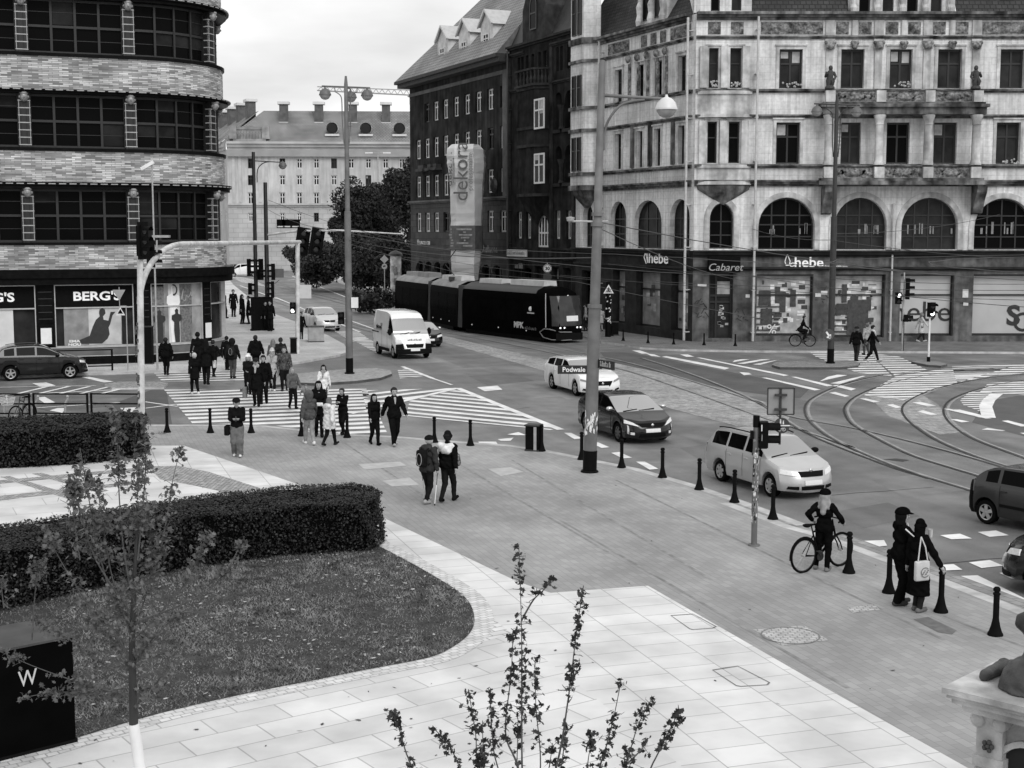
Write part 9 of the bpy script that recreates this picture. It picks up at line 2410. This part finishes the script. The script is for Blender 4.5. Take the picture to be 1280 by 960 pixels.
V, Q = snets([(lp(1231,851,.05), lp(1256,838,.05), .05, .05, ONE), (lp(1256,838,.05), zv(ax0,.12), .05, .10, ONE), (zv(ax0,.0), zv(ax0,.05), .20, .19, ONE), (zv(ax0,.05), zv(ax0,.30), .15, .075, ONE), (zv(ax0,.30), zv(ax0,.47), .07, .09, ONE), (zv(ax0,.54), zv(ax0,.57), .15, .15, (1,1,1.8)), (zv(ax0,.0), zv(ax0,.02), .27, .26, (1,1,1))], .016, .03, cut=lambda X, Y, Z: ZP+.002 - Z, wr=.006)
add_sn(b, V, Q); build_smooth(b, 'statue_base', mat('streaked_statue_stone', .075, .6, .8, 3.5, .4, 30, dirt=.7, dscale=2.5), T)
W = bpy.data.worlds.new('World'); SC.world = W; W.use_nodes = True
nt = W.node_tree; N = nt.nodes; L = nt.links
bg = N['Background']
SUN_EL, SUN_AZ = R(42), R(155)          # azimuth measured from +Y towards +X: behind the viewer, to the right
sky = N.new('ShaderNodeTexSky'); sky.sky_type = 'NISHITA'; sky.sun_disc = False
sky.sun_elevation = SUN_EL; sky.sun_rotation = SUN_AZ
bw = N.new('ShaderNodeRGBToBW'); L.new(sky.outputs['Color'], bw.inputs['Color'])
tc = N.new('ShaderNodeTexCoord')
sep = N.new('ShaderNodeSeparateXYZ'); L.new(tc.outputs['Generated'], sep.inputs[0])
def mth(op, a, c):
	n = N.new('ShaderNodeMath'); n.operation = op
	for i, q in enumerate((a, c)):
		if isinstance(q, (int, float)): n.inputs[i].default_value = q
		else: L.new(q, n.inputs[i])
	return n.outputs[0]
zz = mth('ADD', mth('MAXIMUM', sep.outputs['Z'], 0.0), .16)
cmb = N.new('ShaderNodeCombineXYZ')
L.new(mth('DIVIDE', sep.outputs['X'], zz), cmb.inputs[0]); L.new(mth('DIVIDE', sep.outputs['Y'], zz), cmb.inputs[1])
no = N.new('ShaderNodeTexNoise'); no.inputs['Scale'].default_value = .85; no.inputs['Detail'].default_value = 7; no.inputs['Roughness'].default_value = .48
L.new(cmb.outputs[0], no.inputs['Vector'])
mr = N.new('ShaderNodeMapRange'); mr.inputs['From Min'].default_value = .36; mr.inputs['From Max'].default_value = .62
mr.inputs['To Min'].default_value = 6.2; mr.inputs['To Max'].default_value = 10.4
L.new(no.outputs['Fac'], mr.inputs['Value'])
mix = N.new('ShaderNodeMix'); mix.data_type = 'FLOAT'; mix.inputs['Factor'].default_value = .88
L.new(bw.outputs['Val'], mix.inputs['A']); L.new(mr.outputs['Result'], mix.inputs['B'])
L.new(mix.outputs['Result'], bg.inputs['Color']); bg.inputs['Strength'].default_value = .10
su = bpy.data.lights.new('sun', 'SUN'); su.energy = 1.25; su.angle = R(30); su.color = (1, 1, 1)
so = bpy.data.objects.new('sun', su); COL.objects.link(so)
sd = Vector((math.sin(SUN_AZ)*math.cos(SUN_EL), math.cos(SUN_AZ)*math.cos(SUN_EL), math.sin(SUN_EL)))
so.rotation_euler = (-sd).to_track_quat('-Z', 'Y').to_euler()
cam = bpy.data.cameras.new('camera'); cam.sensor_fit = 'HORIZONTAL'; cam.sensor_width = 36; cam.lens = 36 * F / 1280
cam.clip_start = .2; cam.clip_end = 3000
co = bpy.data.objects.new('camera', cam); COL.objects.link(co)
co.location = (0, 0, CH); co.rotation_euler = (PI/2 - PT, 0, 0)
SC.camera = co
SC.view_settings.view_transform = 'Standard'; SC.view_settings.look = 'None'; SC.view_settings.exposure = .27; SC.view_settings.gamma = 1
SC.view_settings.use_curve_mapping = False
SC.render.resolution_x, SC.render.resolution_y = 1024, 768
SC.cycles.max_bounces = 6; SC.cycles.diffuse_bounces = 3; SC.cycles.glossy_bounces = 3; SC.cycles.transparent_max_bounces = 8
SC.cycles.use_denoising = True
